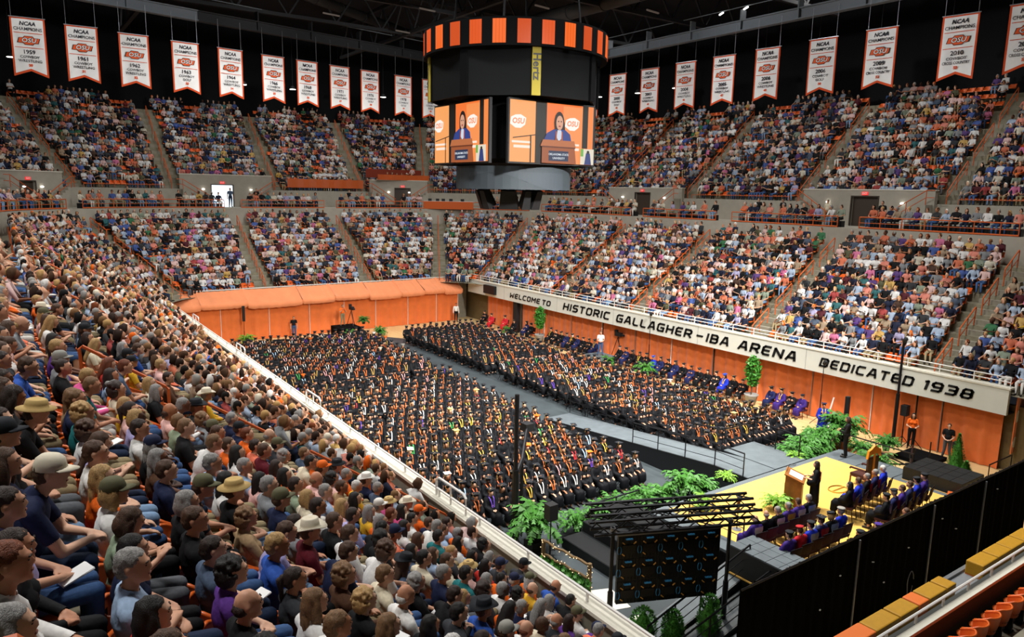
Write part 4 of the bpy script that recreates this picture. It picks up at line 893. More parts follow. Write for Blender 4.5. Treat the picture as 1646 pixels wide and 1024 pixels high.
for q, p in enumerate([p for p in ind if p.dep > 4.5][3::17]):
    fx, fy = -math.sin(p.rz), math.cos(p.rz); o = inst('programme', PG, None, (p.x+fx*0.36, p.y+fy*0.36, p.z+0.66), p.rz+0.3); o.rotation_euler[0] = 0.25
    tag(o, 'white programme booklet on a lap, %s row up, %s seat along' % (ORD[p.row+1], ORD[p.seat]), 'booklet', 'white programme booklets')
# near-end seats seen from behind
for i in range(14):
    x = 12.9+0.53*i; add_seat((x, 5.42, 3.12), 0.0, 'orange moulded seat, end bank behind the drape, front row, %s from the rail corner' % ORD[i+1], 'end bank seats')
for i in range(7):
    x = 17.0+0.53*i; add_seat((x, 4.55, 3.6), 0.0, 'orange moulded seat, end bank behind the drape, second row, %s from the rail corner' % ORD[i+1], 'end bank seats')

# the rest of the spectators: one object
def far_person(p, hs, nb, nh):
    V, F, lab = p.hi; v, f = reduce(V, F, nb); l = labels_of(p.prims, v, f); hv_, hf_ = reduce(*hair_raw[hs], nh)
    Mx = np.array(p.head); hv_ = hv_@Mx[:3, :3].T+Mx[:3, 3]
    code = np.select([np.isin(l, ['shirt', 'sleeve']), np.isin(l, ['hip', 'thigh', 'shin']), l == 'shoe', l == 'fore'], [1, 2, 3, 5], 0)
    return np.concatenate([v, hv_]), np.concatenate([f, hf_+len(v)]), np.concatenate([code, np.full(len(hf_), 4)])
FARP = [far_person(NEAR[i], s, 150, 36) for i, s in ((0, 'short'), (1, 'long'), (2, 'short'), (5, 'bob'), (4, 'bald'), (3, 'curly'))]
rest = [p for p in places if id(p) not in ind_set]
occupied = [p for p in rest if not emptiness(p)]
sw = np.array([srgb(SHIRTS_HEX) for SHIRTS_HEX in ('#e3e1dc', '#d8cdb2', '#9fb6d2', '#1b2340', '#141416', '#34363a', '#84878a', '#2f55a8', '#e2641a', '#ea7b5c', '#e6b7ae', '#5b1522', '#5c5a38', '#8a9a80', '#1d6b6e', '#5b3384', '#a9a2cf', '#d9a92e', '#b32a22', '#d85a92', '#a88c68', '#2f7a48', '#4b5a70', '#513524')])
swp = np.array([w for _, w in SW], float); swp /= swp.sum()
hw_ = np.array([srgb(c) for c in ('#16120f', '#2f2018', '#4d3524', '#7a5a3a', '#b08c58', '#8d8a86', '#cfccc6', '#6e3618')]); hwp = np.array([w for _, w in HW], float); hwp /= hwp.sum()
tw = np.array([srgb(c) for c in ('#3a5680', '#1d2a42', '#7590ae', '#8c7d5e', '#121214', '#55585c', '#c9c6be')]); tp = np.array([5, 4, 2, 4, 5, 2, 1.5]); tp /= tp.sum()
kw_ = np.array([srgb(c) for c in ('#c99678', '#bd8566', '#d2a588', '#a8714f', '#6e4530', '#4a2d1f')]); kp = np.array([0.3, 0.27, 0.23, 0.09, 0.07, 0.04])
capw = np.array([srgb(c) for c in ('#dedbd2', '#131315', '#8e8c84', '#dd6418', '#d9cfb8')])
def mass(protos, items, which, scale, palettes):
    VV, FF, CC, o = [], [], [], 0
    L = np.array([(p.x, p.y, p.z) for p in items]); Z = np.array([p.rz for p in items])+rng.uniform(-0.25, 0.25, len(items))
    for k, (v, f, code) in enumerate(protos):
        m = np.nonzero(which == k)[0]
        if not len(m): continue
        P, Q = placed(v, f, L[m], Z[m], scale[m]); VV.append(P); FF.append(Q+o); o += len(P)
        C = np.stack([pl[m] for pl in palettes], 1)          # (n, ncode, 3)
        CC.append(C[:, code, :].reshape(-1, 3))
    return np.concatenate(VV), np.concatenate(FF), np.concatenate(CC)
n = len(occupied); which = rng.choice(6, n, p=[0.3, 0.2, 0.22, 0.12, 0.08, 0.08]); shirts = sw[rng.choice(len(sw), n, p=swp)]; skins = kw_[rng.choice(6, n, p=kp)]; hairs = hw_[rng.choice(8, n, p=hwp)]
hats = rng.random(n) < 0.12; hairs[hats] = capw[rng.choice(5, hats.sum())]
fore = np.where((rng.random(n) < 0.3)[:, None], shirts, skins)
lum = shirts.mean(1, keepdims=True); shirts = (shirts*0.72+lum*0.28)*0.84
V, F, C = mass(FARP, occupied, which, rng.uniform(1.03, 1.16, n), [skins, shirts, tw[rng.choice(7, n, p=tp)], np.full((n, 3), 0.02), hairs, fore])
link(tag(bpy.data.objects.new('seated_crowd', fast_mesh('seated_crowd', V, F, [TINT], colors=C)), 'crowd of seated spectators filling the far and lettered side stands', 'crowd', None, 'stuff'))
lv, lf = low_seat(); ss = [p for p in rest if p.tier != 'mezz']
P, Q = placed(lv, lf, np.array([(p.x, p.y, p.z) for p in ss]), np.array([p.rz for p in ss]))
link(tag(bpy.data.objects.new('rows_of_seats', fast_mesh('rows_of_seats', P, Q, [M['seat']])), 'rows of orange plastic seats under the crowd in the stands', 'seats', None, 'stuff'))
mz = [p for p in rest if p.tier == 'mezz']; cb = MB()
for p in mz: cb.box((p.x, p.y, p.z+0.21), (0.4, 0.4, 0.42), p.rz)
tag(cb.build('rows_of_chairs', M['panelblack']), 'row of dark chairs along the mezzanine railing', 'seats', None, 'stuff')
print('spectators', len(ind), 'rest', n, 'tris', len(F))

# graduates on the floor, facing the stage
GP = []
def block(x0, x1_, y0, y1, word, gaps):
    k = 0; y = y0
    while y < y1:
        x1 = x1_+(1.3*max(0, min(1, (y-26)/22)) if word == 'rail side' else 0); nx = int(round((x1-x0)/0.555))
        if not any(a < y < b for a, b in gaps):
            for i in range(nx+1):
                p = Place(); p.x, p.y, p.z, p.rz = x0+(x1-x0)*i/nx+rng.uniform(-0.03, 0.03), y+rng.uniform(-0.04, 0.04), 0.0, math.pi
                p.row, p.seat, p.tier, p.hero = k, (nx-i+1 if word == 'rail side' else i+1), word, None
                p.px, p.py, p.dep = project((p.x, p.y, 1.2)); GP.append(p)
            k += 1
        y += 1.04
block(12.6, 21.05, 20.75, 52.0, 'rail side', [(38.6, 39.6)])
block(25.7, 31.7, 21.0, 51.5, 'curtain side', [(37.7, 38.7)])
def hidden(p):                                          # behind the near parapet
    d = np.array([p.x, p.y, 1.3])-CAM; t = (XL-0.05)/d[0]; return (CAM+d*t)[2] < 4.02
GP = [p for p in GP if not hidden(p) and rng.random() > 0.015]
GP.sort(key=lambda p: p.dep); gi = GP[:296]; gr = GP[296:]
STW = [('orange', 42), ('bright orange', 8), ('white', 12), ('gold', 12), (None, 30), ('green', 2), ('pink', 4), ('purple', 2), ('pale blue', 2), ('red', 2)]
fold = MB(); fold.box((0, -0.21, 0.66), (0.40, 0.02, 0.22)); fold.box((0, 0.0, 0.42), (0.40, 0.40, 0.03))
for s in (-1, 1): fold.tube([(s*0.2, -0.22, 0.78), (s*0.2, 0.2, 0.0)], 0.012, 4); fold.tube([(s*0.2, 0.12, 0.42), (s*0.2, -0.22, 0.0)], 0.012, 4)
FB = MB().box((0, -0.21, 0.66), (0.40, 0.02, 0.22)).mesh('backrest', M['black']); FS = MB().box((0, 0.0, 0.42), (0.40, 0.40, 0.03)).mesh('seat', M['black'])
def leg2(s): return MB().tube([(s*0.2, -0.22, 0.78), (s*0.2, 0.2, 0.0)], 0.012, 4).tube([(s*0.2, 0.12, 0.42), (s*0.2, -0.22, 0.0)], 0.012, 4).mesh('leg_frame', M['blackmet'])
FL = [leg2(-1), leg2(1)]
for p in gi:
    st = pick([('short', 40), ('long', 38), ('bob', 8), ('curly', 8), ('pony', 6)]); hc = pick([('black', 14), ('dark brown', 24), ('brown', 20), ('light brown', 14), ('blond', 18), ('auburn', 4)]); so = pick(STW); hd = None
    cc = pick([('black', 95), ('orange', 1), ('white', 2), ('cream', 1), ('straw', 1)]); g = int(rng.choice([0, 2])) if st == 'short' else 1
    where = '%s row from stage, %s from the centre aisle, %s block' % (ORD[p.row+1], ORD[p.seat], p.tier)
    lab = 'graduate, %s hair, %s, %s row, %s from aisle, %s block' % (hc, (so+' stole') if so else 'plain gown', ORD[p.row+1], ORD[p.seat], p.tier)
    gowned(GRAD[g], (p.x, p.y, 0), p.rz+rng.uniform(-0.1, 0.1), 'black', int(rng.choice(6, p=kp)), st, hc, 'mortar', cc, so, None, rng.uniform(1.0, 1.1), lab, 'seated graduates', name='graduate')
    if p.row == 0:
        c = empty('folding_chair', (p.x, p.y, 0), p.rz, 'black folding chair, front row of the %s block, %s from the centre aisle' % (p.tier, ORD[p.seat]), 'chair', 'black folding chairs')
        inst('seat', FS, c); inst('backrest', FB, c); inst('leg_frame', FL[0], c); inst('leg_frame', FL[1], c)
GF = []
for p, hs in ((GRAD[0], 'short'), (GRAD[1], 'long'), (GRAD[2], 'bob')):
    P, _ = figure(pose='lap', sex='m' if hs == 'short' else 'f'); Va, Fa = skin_of([q for q in P if q[1] in ('skin', 'fore', 'shin', 'shoe')], 0.016, 2); va, fa = reduce(Va, Fa, 90); la = labels_of(P, va, fa)
    vb, fb = reduce(*p.graw, 110); vc, fc = reduce(*hair_raw[hs], 30); Mx = np.array(p.head); vc = vc@Mx[:3, :3].T+Mx[:3, 3]; vd = mv@Mx[:3, :3].T+Mx[:3, 3]
    sv, sf = tris_of(p.stole); sl = [va, vb, vc, vd, sv]; fl = [fa, fb, fc, mf, sf]; o = 0; FFs = []
    for v_, f_ in zip(sl, fl): FFs.append(f_+o); o += len(v_)
    GF.append((np.concatenate(sl), np.concatenate(FFs), np.concatenate([np.where(la == 'shoe', 3, 0), np.full(len(fb), 1), np.full(len(fc), 2), np.full(len(mf), 3), np.full(len(sf), 4)])))
n = len(gr); which = rng.choice(3, n, p=[0.45, 0.4, 0.15]); gown = np.full((n, 3), 1.0)*np.array(srgb('#0b0c10')); caps = np.full((n, 3), 1.0)*np.array(srgb('#1a1d22')); u = rng.random(n) < 0.03; caps[u] = capw[rng.choice(5, u.sum())]
stc = np.array([srgb(c) for c in ('#cf6a30', '#d8d5ce', '#b8924a', '#0b0c10', '#e9a3a0', '#5c3ba0', '#3a9c4c', '#9fc0dc')])[rng.choice(8, n, p=[0.32, 0.15, 0.12, 0.28, 0.06, 0.03, 0.02, 0.02])]
V, F, C = mass(GF, gr, which, rng.uniform(1.0, 1.12, n), [kw_[rng.choice(6, n, p=kp)], gown, hw_[rng.choice(8, n, p=hwp)], caps, stc])
link(tag(bpy.data.objects.new('graduate_crowd', fast_mesh('graduate_crowd', V, F, [TINTG], colors=C)), 'rear rows of seated graduates in black gowns and flat caps', 'crowd', None, 'stuff'))
fv = np.array(fold.v); ff = []
for q in fold.f:
    for k in range(1, len(q)-1): ff.append((q[0], q[k], q[k+1]))
cs = [p for p in GP if p.row > 0]
P, Q = placed(fv, np.array(ff), np.array([(p.x, p.y, 0) for p in cs]), np.array([p.rz for p in cs]))
link(tag(bpy.data.objects.new('rows_of_folding_chairs', fast_mesh('rows_of_folding_chairs', P, Q, [M['black']], smooth=False)), 'rows of black folding chairs under the graduates', 'seats', None, 'stuff'))
print('grads', len(gi), 'rest', n, 'tris', len(F))
# ---------------------------------------------------------------- floor covering, curtains, stage, plants, staff
mb = MB()
mb.poly([(11.5, 10.2, 0.0), (27.2, 10.2, 0.0), (27.2, 16.0, 0.0), (33.2, 19.2, 0.0), (32.4, 21.8, 0.0), (32.4, 22.2, 0), (32.4, 45.0, 0), (27.5, 51.0, 0), (24.9, 54.8, 0.0), (11.5, 54.8, 0.0)], 0.012, (0, 0, 1))
tag(mb.build('floor_cover', M['tarp']), 'dark grey protective floor covering under the graduates', 'floor covering')
mb = MB(); mb.poly([(13.3, 14.3, 0.013), (14.3, 14.0, 0.013), (14.5, 15.1, 0.013), (13.5, 15.5, 0.013)], 0.01, (0, 0, 1)); tag(mb.build('floor_sheet', M['mattan']), 'pale sheet lying on the floor beside the screen tower', 'sheet')
mb = MB(); mb.poly([(10.5, 11.0, 0.014), (14.5, 11.0, 0.014), (14.2, 13.6, 0.014), (10.5, 13.8, 0.014)], 0.008, (0, 0, 1)); tag(mb.build('floor_mat', M['mattan']), 'pale mat under the conifer pots at the near parapet', 'mat')

# right wall curtains: separate panels between uprights
def curtain(name, p0, p1, z0, z1, amp, n, mt, label, group, parts=()):
    p0, p1 = Vector((*p0, 0)), Vector((*p1, 0)); d = (p1-p0); L = d.length; u = d/L; nn = Vector((-u.y, u.x, 0)); root = empty(name, (p0.x, p0.y, z0), 0, label, 'curtain', group)
    ph = random.uniform(0, 6); nx = max(8, int(L*9)); rows = []
    for j in range(4):
        t = j/3; row = []
        for i in range(nx+1):
            s = L*i/nx; w = amp*(0.55+0.45*(1-t))*(math.sin(s*n+ph)+0.5*math.sin(s*n*1.73+ph*2)+0.3*math.sin(s*n*0.37))
            p = u*s+nn*(w+0.02); row.append((p.x, p.y, (z1-z0)*t))
        rows.append(row)
    mb = MB(); mb.grid(rows); mb.grid([[(x+nn.x*-0.02, y+nn.y*-0.02, z) for x, y, z in r][::-1] for r in rows]); mb.build('cloth', mt, root, True)
    mb = MB(); mb.tube([(0, 0, z1-z0+0.02), (d.x, d.y, z1-z0+0.02)], 0.03, 6); mb.build('top_rod', M['steel'], root)
    return root
ys = [13.0, 15.6, 19.0, 22.4, 25.9, 29.3, 32.8, 36.2, 39.7, 43.2, 46.7, 50.0]
for i, (a, b) in enumerate(zip(ys[:-1], ys[1:])):
    r = curtain('curtain_panel', (36.15, b), (36.15, a+0.04), 0.02, 2.70, 0.055, 9.0, M['curtain'], 'orange pleated curtain below the fascia, %s panel from the drape end' % ORD[i+1], 'orange curtains under the fascia')
    mb = MB(); mb.tube([(-0.10, 0, 0), (-0.10, 0, 2.68)], 0.022, 6); mb.build('upright', M['white'] if i % 2 else M['steel'], r)
for i, (a, b) in enumerate(((51.2, 53.4), (53.5, 55.6))):
    curtain('curtain_panel', (36.3, b), (36.3, a), 0.02, 2.6, 0.05, 9.0, M['curtain'], 'orange curtain at the back of the dark corner recess, %s piece' % ORD[i+1], 'orange curtains in the recess')
mb = MB(); mb.b2((35.7, 50.15, 0), (36.0, 50.75, 2.7)); tag(mb.build('column', M['black']), kind='structure')
# far curtain and its sloping canopy, in sheets
xs = [9.8, 13.4, 17.1, 20.4, 23.4, 26.3, 29.4, 32.3, 34.6]
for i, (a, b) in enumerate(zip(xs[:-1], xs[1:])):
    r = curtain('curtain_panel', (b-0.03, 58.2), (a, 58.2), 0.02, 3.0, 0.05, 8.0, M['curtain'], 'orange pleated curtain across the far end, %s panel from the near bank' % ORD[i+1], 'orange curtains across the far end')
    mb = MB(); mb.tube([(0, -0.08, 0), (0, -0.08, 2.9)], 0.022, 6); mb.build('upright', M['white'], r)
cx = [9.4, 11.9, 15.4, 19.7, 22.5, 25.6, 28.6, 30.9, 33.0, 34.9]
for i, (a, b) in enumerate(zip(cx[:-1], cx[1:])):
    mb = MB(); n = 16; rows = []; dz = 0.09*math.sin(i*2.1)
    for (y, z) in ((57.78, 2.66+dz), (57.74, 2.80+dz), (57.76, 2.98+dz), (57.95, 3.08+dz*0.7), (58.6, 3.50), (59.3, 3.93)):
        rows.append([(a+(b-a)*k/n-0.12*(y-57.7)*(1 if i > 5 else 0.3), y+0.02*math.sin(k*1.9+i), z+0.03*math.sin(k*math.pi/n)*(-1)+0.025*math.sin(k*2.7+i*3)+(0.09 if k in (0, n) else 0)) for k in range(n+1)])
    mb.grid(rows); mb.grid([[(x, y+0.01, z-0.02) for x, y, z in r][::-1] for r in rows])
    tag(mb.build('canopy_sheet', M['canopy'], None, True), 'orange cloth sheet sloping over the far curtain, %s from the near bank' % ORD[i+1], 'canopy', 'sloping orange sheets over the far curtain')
mb = MB(); mb.tube([(9.2, 59.35, 3.98), (34.9, 59.35, 3.98)], 0.035); tag(mb.build('canopy_rail', M['white']), 'thin white rail along the top of the far canopy', 'rail')
mb = MB(); mb.b2((XL-0.4, 59.3, 0), (XR+0.6, 59.6, 3.9)); tag(mb.build('wall_far_stand', M['concrete']), kind='structure')
# black drape behind the stage on uprights
dp = empty('black_drape', (13.1, 9.45, 0), 0, 'long black drape on white uprights screening the back of the stage', 'drape')
pos = [0.0, 4.75, 8.75, 12.1, 16.0]
for i, (a, b) in enumerate(zip(pos[:-1], pos[1:])):
    mb = MB(); nx = 60; rows = []
    for j, z in enumerate((0.02, 1.6, 2.9, 3.22)):
        rows.append([(a+(b-a)*k/nx, 0.045*math.sin(k*1.15+i)*(1-0.2*j)+0.02*math.sin(k*2.9), z+(0.0 if j < 3 else 0.03*math.sin(k*math.pi/nx)*-1)) for k in range(nx+1)])
    mb.grid(rows); mb.grid([[(x, y-0.02, z) for x, y, z in r][::-1] for r in rows]); mb.build('drape_panel', M['drape'], dp, True)
up = MB().tube([(0, -0.13, 0), (0, -0.13, 3.15)], 0.028, 6).mesh('upright', M['steel'])
for a in pos[1:]: inst('upright', up, dp, (a, 0, 0))
mb = MB(); mb.tube([(0, -0.05, 3.2), (16.0, -0.05, 3.2)], 0.03); mb.build('top_rod', M['blackmet'], dp)
clip = MB().box((0, -0.15, 0), (0.06, 0.03, 0.02)).mesh('clip', M['white'])
for x, z in ((1.3, 1.3), (3.1, 1.7), (5.6, 2.3), (6.2, 1.5), (9.3, 2.6), (10.4, 2.0), (13.0, 2.7), (3.9, 2.4), (7.4, 2.2)): inst('clip', clip, dp, (x, 0, z), random.uniform(-0.5, 0.5))
cb = MB(); pts = [(7.75+0.16*math.cos(t)*(1+0.15*math.sin(3*t)), -0.15, 0.95+0.42*math.sin(t)) for t in np.linspace(0.3, 6.1, 16)]; cb.tube(pts, 0.012, 5); cb.build('cable_loop', M['steel'], dp)
# near end: parapet, grey ledge with foam covers, white rail
mb = MB(); mb.b2((9.1, 5.85, 0), (40, 6.12, 3.86)); mb.b2((9.1, 5.84, 3.86), (40, 5.98, 3.93), 1); tag(mb.build('wall_near_end', [mat('dark_wall_brown', srgb('#3c3d3b'), 0.8), M['parapet']]), kind='structure')
mb = MB(); mb.b2((9.1, 3.0, 2.7), (40, 5.85, 3.12)); mb.b2((9.1, 2.0, 3.1), (40, 4.95, 3.6)); tag(mb.build('floor_end_bank', M['concrete']), kind='structure')
mb = MB(); mb.b2((9.4, 6.12, 2.45), (40, 7.5, 2.62)); mb.b2((9.4, 7.46, 2.3), (40, 7.56, 2.68), 1); tag(mb.build('bleacher_ledge', [mat('grey_ledge', srgb('#6f7275'), 0.6, noise=0.08), M['steel']]), 'grey folded bleacher deck between the black drape and the end rail', 'ledge')
for i, (x, w, mt, w2) in enumerate(((12.9, 1.0, 'padyellow', 'yellow'), (13.95, 1.05, 'padorange', 'orange'), (14.95, 0.95, 'padyellow', 'yellow'), (15.85, 0.8, 'padyellow', 'yellow'), (16.5, 0.45, 'padorange', 'orange'), (17.15, 0.8, 'padyellow', 'yellow'), (17.8, 0.45, 'padyellow', 'yellow'), (19.85, 0.85, 'padyellow', 'yellow'), (20.7, 0.8, 'padyellow', 'yellow'), (21.5, 0.8, 'padyellow', 'yellow'), (22.35, 0.85, 'padyellow', 'yellow'))):
    ro = empty('foam_cover', (x, 7.2, 2.62), 0, '%s foam block cover on the grey bleacher deck, %s one along from the rail corner' % (w2, ORD[i+1]), 'cover', 'foam covers')
    mb = MB(); mb.box((0, 0, 0.2), (w-0.02, 0.42, 0.36)); o = mb.build('top_pad', M[mt], ro); bv = o.modifiers.new('b', 'BEVEL'); bv.width = 0.03; bv.segments = 2
    mb = MB(); mb.b2((-w/2+0.02, -0.2, 0), (w/2-0.02, 0.2, 0.06)); mb.build('base_strip', M['padorange'], ro)
pipe_rail('guard_rail', [(9.6, 6.05, 3.86), (26, 6.05, 3.86)], 0.2, 0.028, M['white'], 'white pipe rail along the end parapet beyond the black drape', 'rail', every=1.1, mid=False)
ro = empty('aisle_guard', (20.4, 6.02, 3.96), 0, 'raised white pipe guard on the end parapet beyond the black drape', 'rail')
mb = MB(); mb.tube([(-0.9, 0, 0.2), (-0.85, 0, 0.5), (-0.7, 0, 0.58), (1.6, 0, 0.58)], 0.036); mb.build('hoop', M['white'], ro)
# poster hanging at the end of the fascia
ro = empty('hanging_poster', (36.0, 12.55, 0.9), R_(8), 'orange and white poster hanging at the end of the lettered fascia', 'poster')
mb = MB(); mb.b2((0, -0.02, 0), (2.2, 0.02, 2.7)); mb.build('sheet', M['curtain'], ro)
for x, z, w, h in ((0.25, 1.7, 0.35, 0.8), (0.3, 0.5, 0.5, 0.5), (0.9, 1.2, 0.5, 0.9)):
    mb = MB(); mb.lathe((0, 0, 0), [(w, 0), (w, 0.01)], 14, 0, 0.6, h); o = mb.build('white_patch', M['white'], ro); o.rotation_euler = (R_(90), 0, 0); o.location = (x, -0.025, z)

# ---- stage
st = empty('stage', (22.8, 13.0, 0), 0, 'wide stage platform with a yellow carpet and a grey edge', 'stage')
def lp(x, y): return (x-22.8, y-13.0)
mb = MB(); mb.poly([(*lp(17.6, 10.2), 0.05), (*lp(29.3, 10.2), 0.05), (*lp(29.3, 16.62), 0.05), (*lp(17.6, 16.62), 0.05)], 1.13, (0, 0, 1)); mb.build('deck', M['deck'], st)
mb = MB(); mb.poly([(*lp(18.3, 10.4), 1.18), (*lp(27.85, 10.4), 1.18), (*lp(27.85, 16.36), 1.18), (*lp(18.3, 16.36), 1.18)], 0.012, (0, 0, 1)); mb.build('carpet', M['yellow'], st)
mb = MB(); mb.b2((*lp(17.58, 16.62), 0), (*lp(29.32, 16.66), 1.1)); mb.b2((*lp(17.56, 10.2), 0), (*lp(17.6, 16.62), 1.1)); mb.b2((*lp(29.3, 10.2), 0), (*lp(29.34, 16.62), 1.1)); mb.build('skirt', M['drape'], st)
for i in range(8):
    mb = MB(); mb.b2((*lp(27.95, 10.6+i*0.75), 1.185), (*lp(29.25, 10.6+i*0.75+0.015), 1.19)); mb.build('deck_joint', M['black'], st)
for x, y, z, w in ((21.6, 12.4, 1.195, 1.1), (20.9, 10.6, 1.195, 0.9), (21.6, 11.0, 1.195, 1.0)):
    mb = MB(); mb.box((x-22.8, y-13, z), (w, 0.75, 0.012), R_(-8)); mb.build('grey_mat', M['deck'], st)
# raised risers either side
for nm, x0, x1, y0, y1, lab in (('a', 16.65, 17.75, 10.45, 12.5, 'grey topped riser box on the screen side of the stage'), ('b', 28.2, 30.0, 11.2, 13.35, 'black riser box on the curtain side of the stage')):
    ro = empty('riser_box', (x0, y0, 0), 0, lab, 'riser'); mb = MB(); H_ = 1.96 if nm == 'a' else 1.66; mb.b2((0, 0, 0), (x1-x0, y1-y0, H_)); mb.build('body', M['panelblack'], ro)
    for i in range(3):
        for j in range(5):
            w, d = (x1-x0)/3, (y1-y0)/5; mb = MB(); mb.b2((i*w+0.008, j*d+0.008, H_), ((i+1)*w-0.008, (j+1)*d-0.008, H_+0.04)); mb.build('top_board', M['deck'] if nm == 'a' else M['panelblack'], ro)
    mb = MB(); mb.b2((-0.03, 0, 1.15), (0.0, y1-y0, 1.19)); mb.build('edge_tape', M['yellow'], ro)
# rails: one function for black ramp rails
def black_rail(label, pts, h=0.95, mids=2, every=1.5, group='black stage rails'):
    root = empty('stage_rail', pts[0], 0, label, 'rail', group); o0 = Vector(pts[0]); P = [Vector(p)-o0 for p in pts]
    for nm, hh, r in [('top_rail', h, 0.03)]+[('bar', h*(i+1)/(mids+1), 0.014) for i in range(mids)]:
        mb = MB(); mb.tube([p+Vector((0, 0, hh)) for p in P], r, 5); mb.build(nm, M['blackmet'], root)
    pm = MB().tube([(0, 0, 0), (0, 0, h)], 0.024, 5).mesh('post', M['blackmet'])
    for a, b in zip(P[:-1], P[1:]):
        n = max(1, int(round((b-a).length/every)))
        for i in range(n): inst('post', pm, root, a+(b-a)*(i/n))
    inst('post', pm, root, P[-1]); return root
# centre ramp from the aisle up to the stage
rp = empty('centre_ramp', (23.9, 16.7, 0), 0, 'long grey ramp from the centre aisle up to the stage front', 'ramp')
mb = MB(); prof = [(0, 1.16), (1.6, 1.16), (13.0, 0.06), (13.0, 0.0), (0, 0)]
v = [(-0.85, y, z) for y, z in prof]+[(0.95, y, z) for y, z in prof]; mb.add(v, [(4, 3, 2, 1, 0), (5, 6, 7, 8, 9), (0, 1, 6, 5), (1, 2, 7, 6), (2, 3, 8, 7), (4, 0, 5, 9)]); mb.build('ramp_body', M['panelblack'], rp)
mb = MB(); mb.add([(-0.8, 0, 1.165), (0.9, 0, 1.165), (0.9, 1.6, 1.165), (-0.8, 1.6, 1.165), (0.9, 13.0, 0.065), (-0.8, 13.0, 0.065)], [(0, 1, 2, 3), (3, 2, 4, 5)]); mb.build('deck_surface', M['deck'], rp)
mb = MB(); mb.b2((0.95, 0, 0), (3.0, 2.6, 1.14)); mb.build('landing_body', M['panelblack'], rp); mb = MB(); mb.b2((0.95, 0, 1.14), (3.0, 2.6, 1.17)); mb.build('landing_top', M['deck'], rp)
black_rail('black rail on the near side of the centre ramp', [(23.05, 16.9, 1.16), (23.05, 18.3, 1.16), (23.05, 23.0, 0.72)])
black_rail('black rail on the far side of the centre ramp', [(24.85, 19.4, 1.1), (24.85, 29.7, 0.1)])
black_rail('black rail round the landing beside the centre ramp', [(24.85, 19.3, 1.16), (26.85, 19.3, 1.16), (26.85, 17.0, 1.16)])
black_rail('second black rail standing behind the far ramp rail', [(25.25, 20.8, 0.0), (25.25, 30.5, 0.0)], 0.9)
# steps and ramp on the screen side
sp = empty('side_steps', (14.9, 16.5, 0), 0, 'black stepped platform at the screen end of the fern bank', 'steps')
for i in range(3):
    mb = MB(); mb.b2((0.9*i, -0.9, 0), (2.9, 1.5, 0.36*(i+1))); mb.build('step', M['panelblack'], sp); mb = MB(); mb.b2((0.9*i+0.02, -0.88, 0.36*(i+1)), (0.9*i+0.9, 1.48, 0.36*(i+1)+0.012)); mb.build('tread', M['panelblack'], sp)
for j, (y0, y1, zz) in enumerate(((10.2, 11.1, 0.35), (11.1, 12.0, 0.6), (12.0, 12.95, 0.85))):
    rp2 = empty('side_ramp', (17.0, y0, 0), 0, 'black sloping ramp flight beside the riser box, %s from the drape' % ORD[j+1], 'ramp', 'side ramps')
    mb = MB(); mb.add([(0, 0, 0), (0, 0.85, 0), (0, 0.85, zz+0.35), (0, 0, zz+0.35), (-4.2, 0, 0), (-4.2, 0.85, 0), (-4.2, 0.85, 0.05), (-4.2, 0, 0.05)], [(0, 1, 2, 3), (4, 7, 6, 5), (3, 2, 6, 7), (0, 3, 7, 4), (1, 5, 6, 2)]); mb.build('ramp_body', M['panelblack'], rp2)
    mb = MB(); mb.add([(0, 0.03, zz+0.36), (0, 0.82, zz+0.36), (-4.2, 0.82, 0.06), (-4.2, 0.03, 0.06)], [(0, 1, 2, 3)]); mb.build('deck_surface', M['deck'] if j != 1 else M['tarp'], rp2)
    black_rail('black rail with grey bars on the side ramp, %s from the drape' % ORD[j+1], [(16.95, y0, zz+0.36), (12.9, y0, 0.06)], 0.9, 2, 1.2)
black_rail('black rail at the screen-side back edge of the stage', [(18.25, 13.2, 1.18), (18.25, 15.4, 1.18)], 0.9)
black_rail('black rail along the curtain-side edge of the stage', [(29.25, 16.6, 1.18), (29.25, 13.5, 1.18)], 0.75, 1)
black_rail('black barrier rail on the floor by the tall conifer', [(33.6, 12.4, 0), (35.8, 12.4, 0)], 0.95, 0, 2.1)
black_rail('black rail behind the signer on the curtain side', [(30.2, 17.6, 0), (33.6, 18.6, 0)], 1.1, 1, 1.8)
black_rail('black rail among the ferns on the screen side', [(16.3, 18.1, 0.2), (18.6, 18.1, 0.2)], 1.0, 1, 1.1)

# ---- plants
def frond_mesh(n_f, L, seed, wide=0.11, droop=1.0):
    r = random.Random(seed); mb = MB()
    for i in range(n_f):
        a = r.uniform(0, 6.283); el = r.uniform(0.35, 1.35); l = L*r.uniform(0.7, 1.1); px, pz = 0.0, 0.0; pts = []; e = el
        for k in range(7):
            pts.append((px, pz)); px += math.cos(e)*l/6; pz += math.sin(e)*l/6; e -= 0.36*droop*(0.6+0.15*k)
        ca, sa = math.cos(a), math.sin(a)
        for k in range(6):
            for s in (-1, 1):
                w = wide*math.sin(math.pi*min(1, (k+0.9)/6.6))+0.01
                x0, z0 = pts[k]; x1, z1 = pts[k+1]; tx, tz = (x0+x1)/2+(x1-x0)*0.6, (z0+z1)/2-0.02-w*0.3
                P = [(x0, 0, z0), (x1, 0, z1), (tx, s*w, tz)]
                mb.add([(x*ca-y*sa, x*sa+y*ca, z) for x, y, z in P], [(0, 1, 2)])
                xm, zm = (x0+x1)/2, (z0+z1)/2
                P = [(x0, 0, z0), (xm, 0, zm), (xm+(x1-x0)*0.2, s*w, (z0+zm)/2-w*0.3)]
                mb.add([(x*ca-y*sa, x*sa+y*ca, z) for x, y, z in P], [(0, 1, 2)])
    return mb
FERN = [frond_mesh(60, 0.85, s).mesh('fronds', M['green']) for s in (1, 2)]+[frond_mesh(46, 0.85, 3).mesh('fronds', M['lime'])]
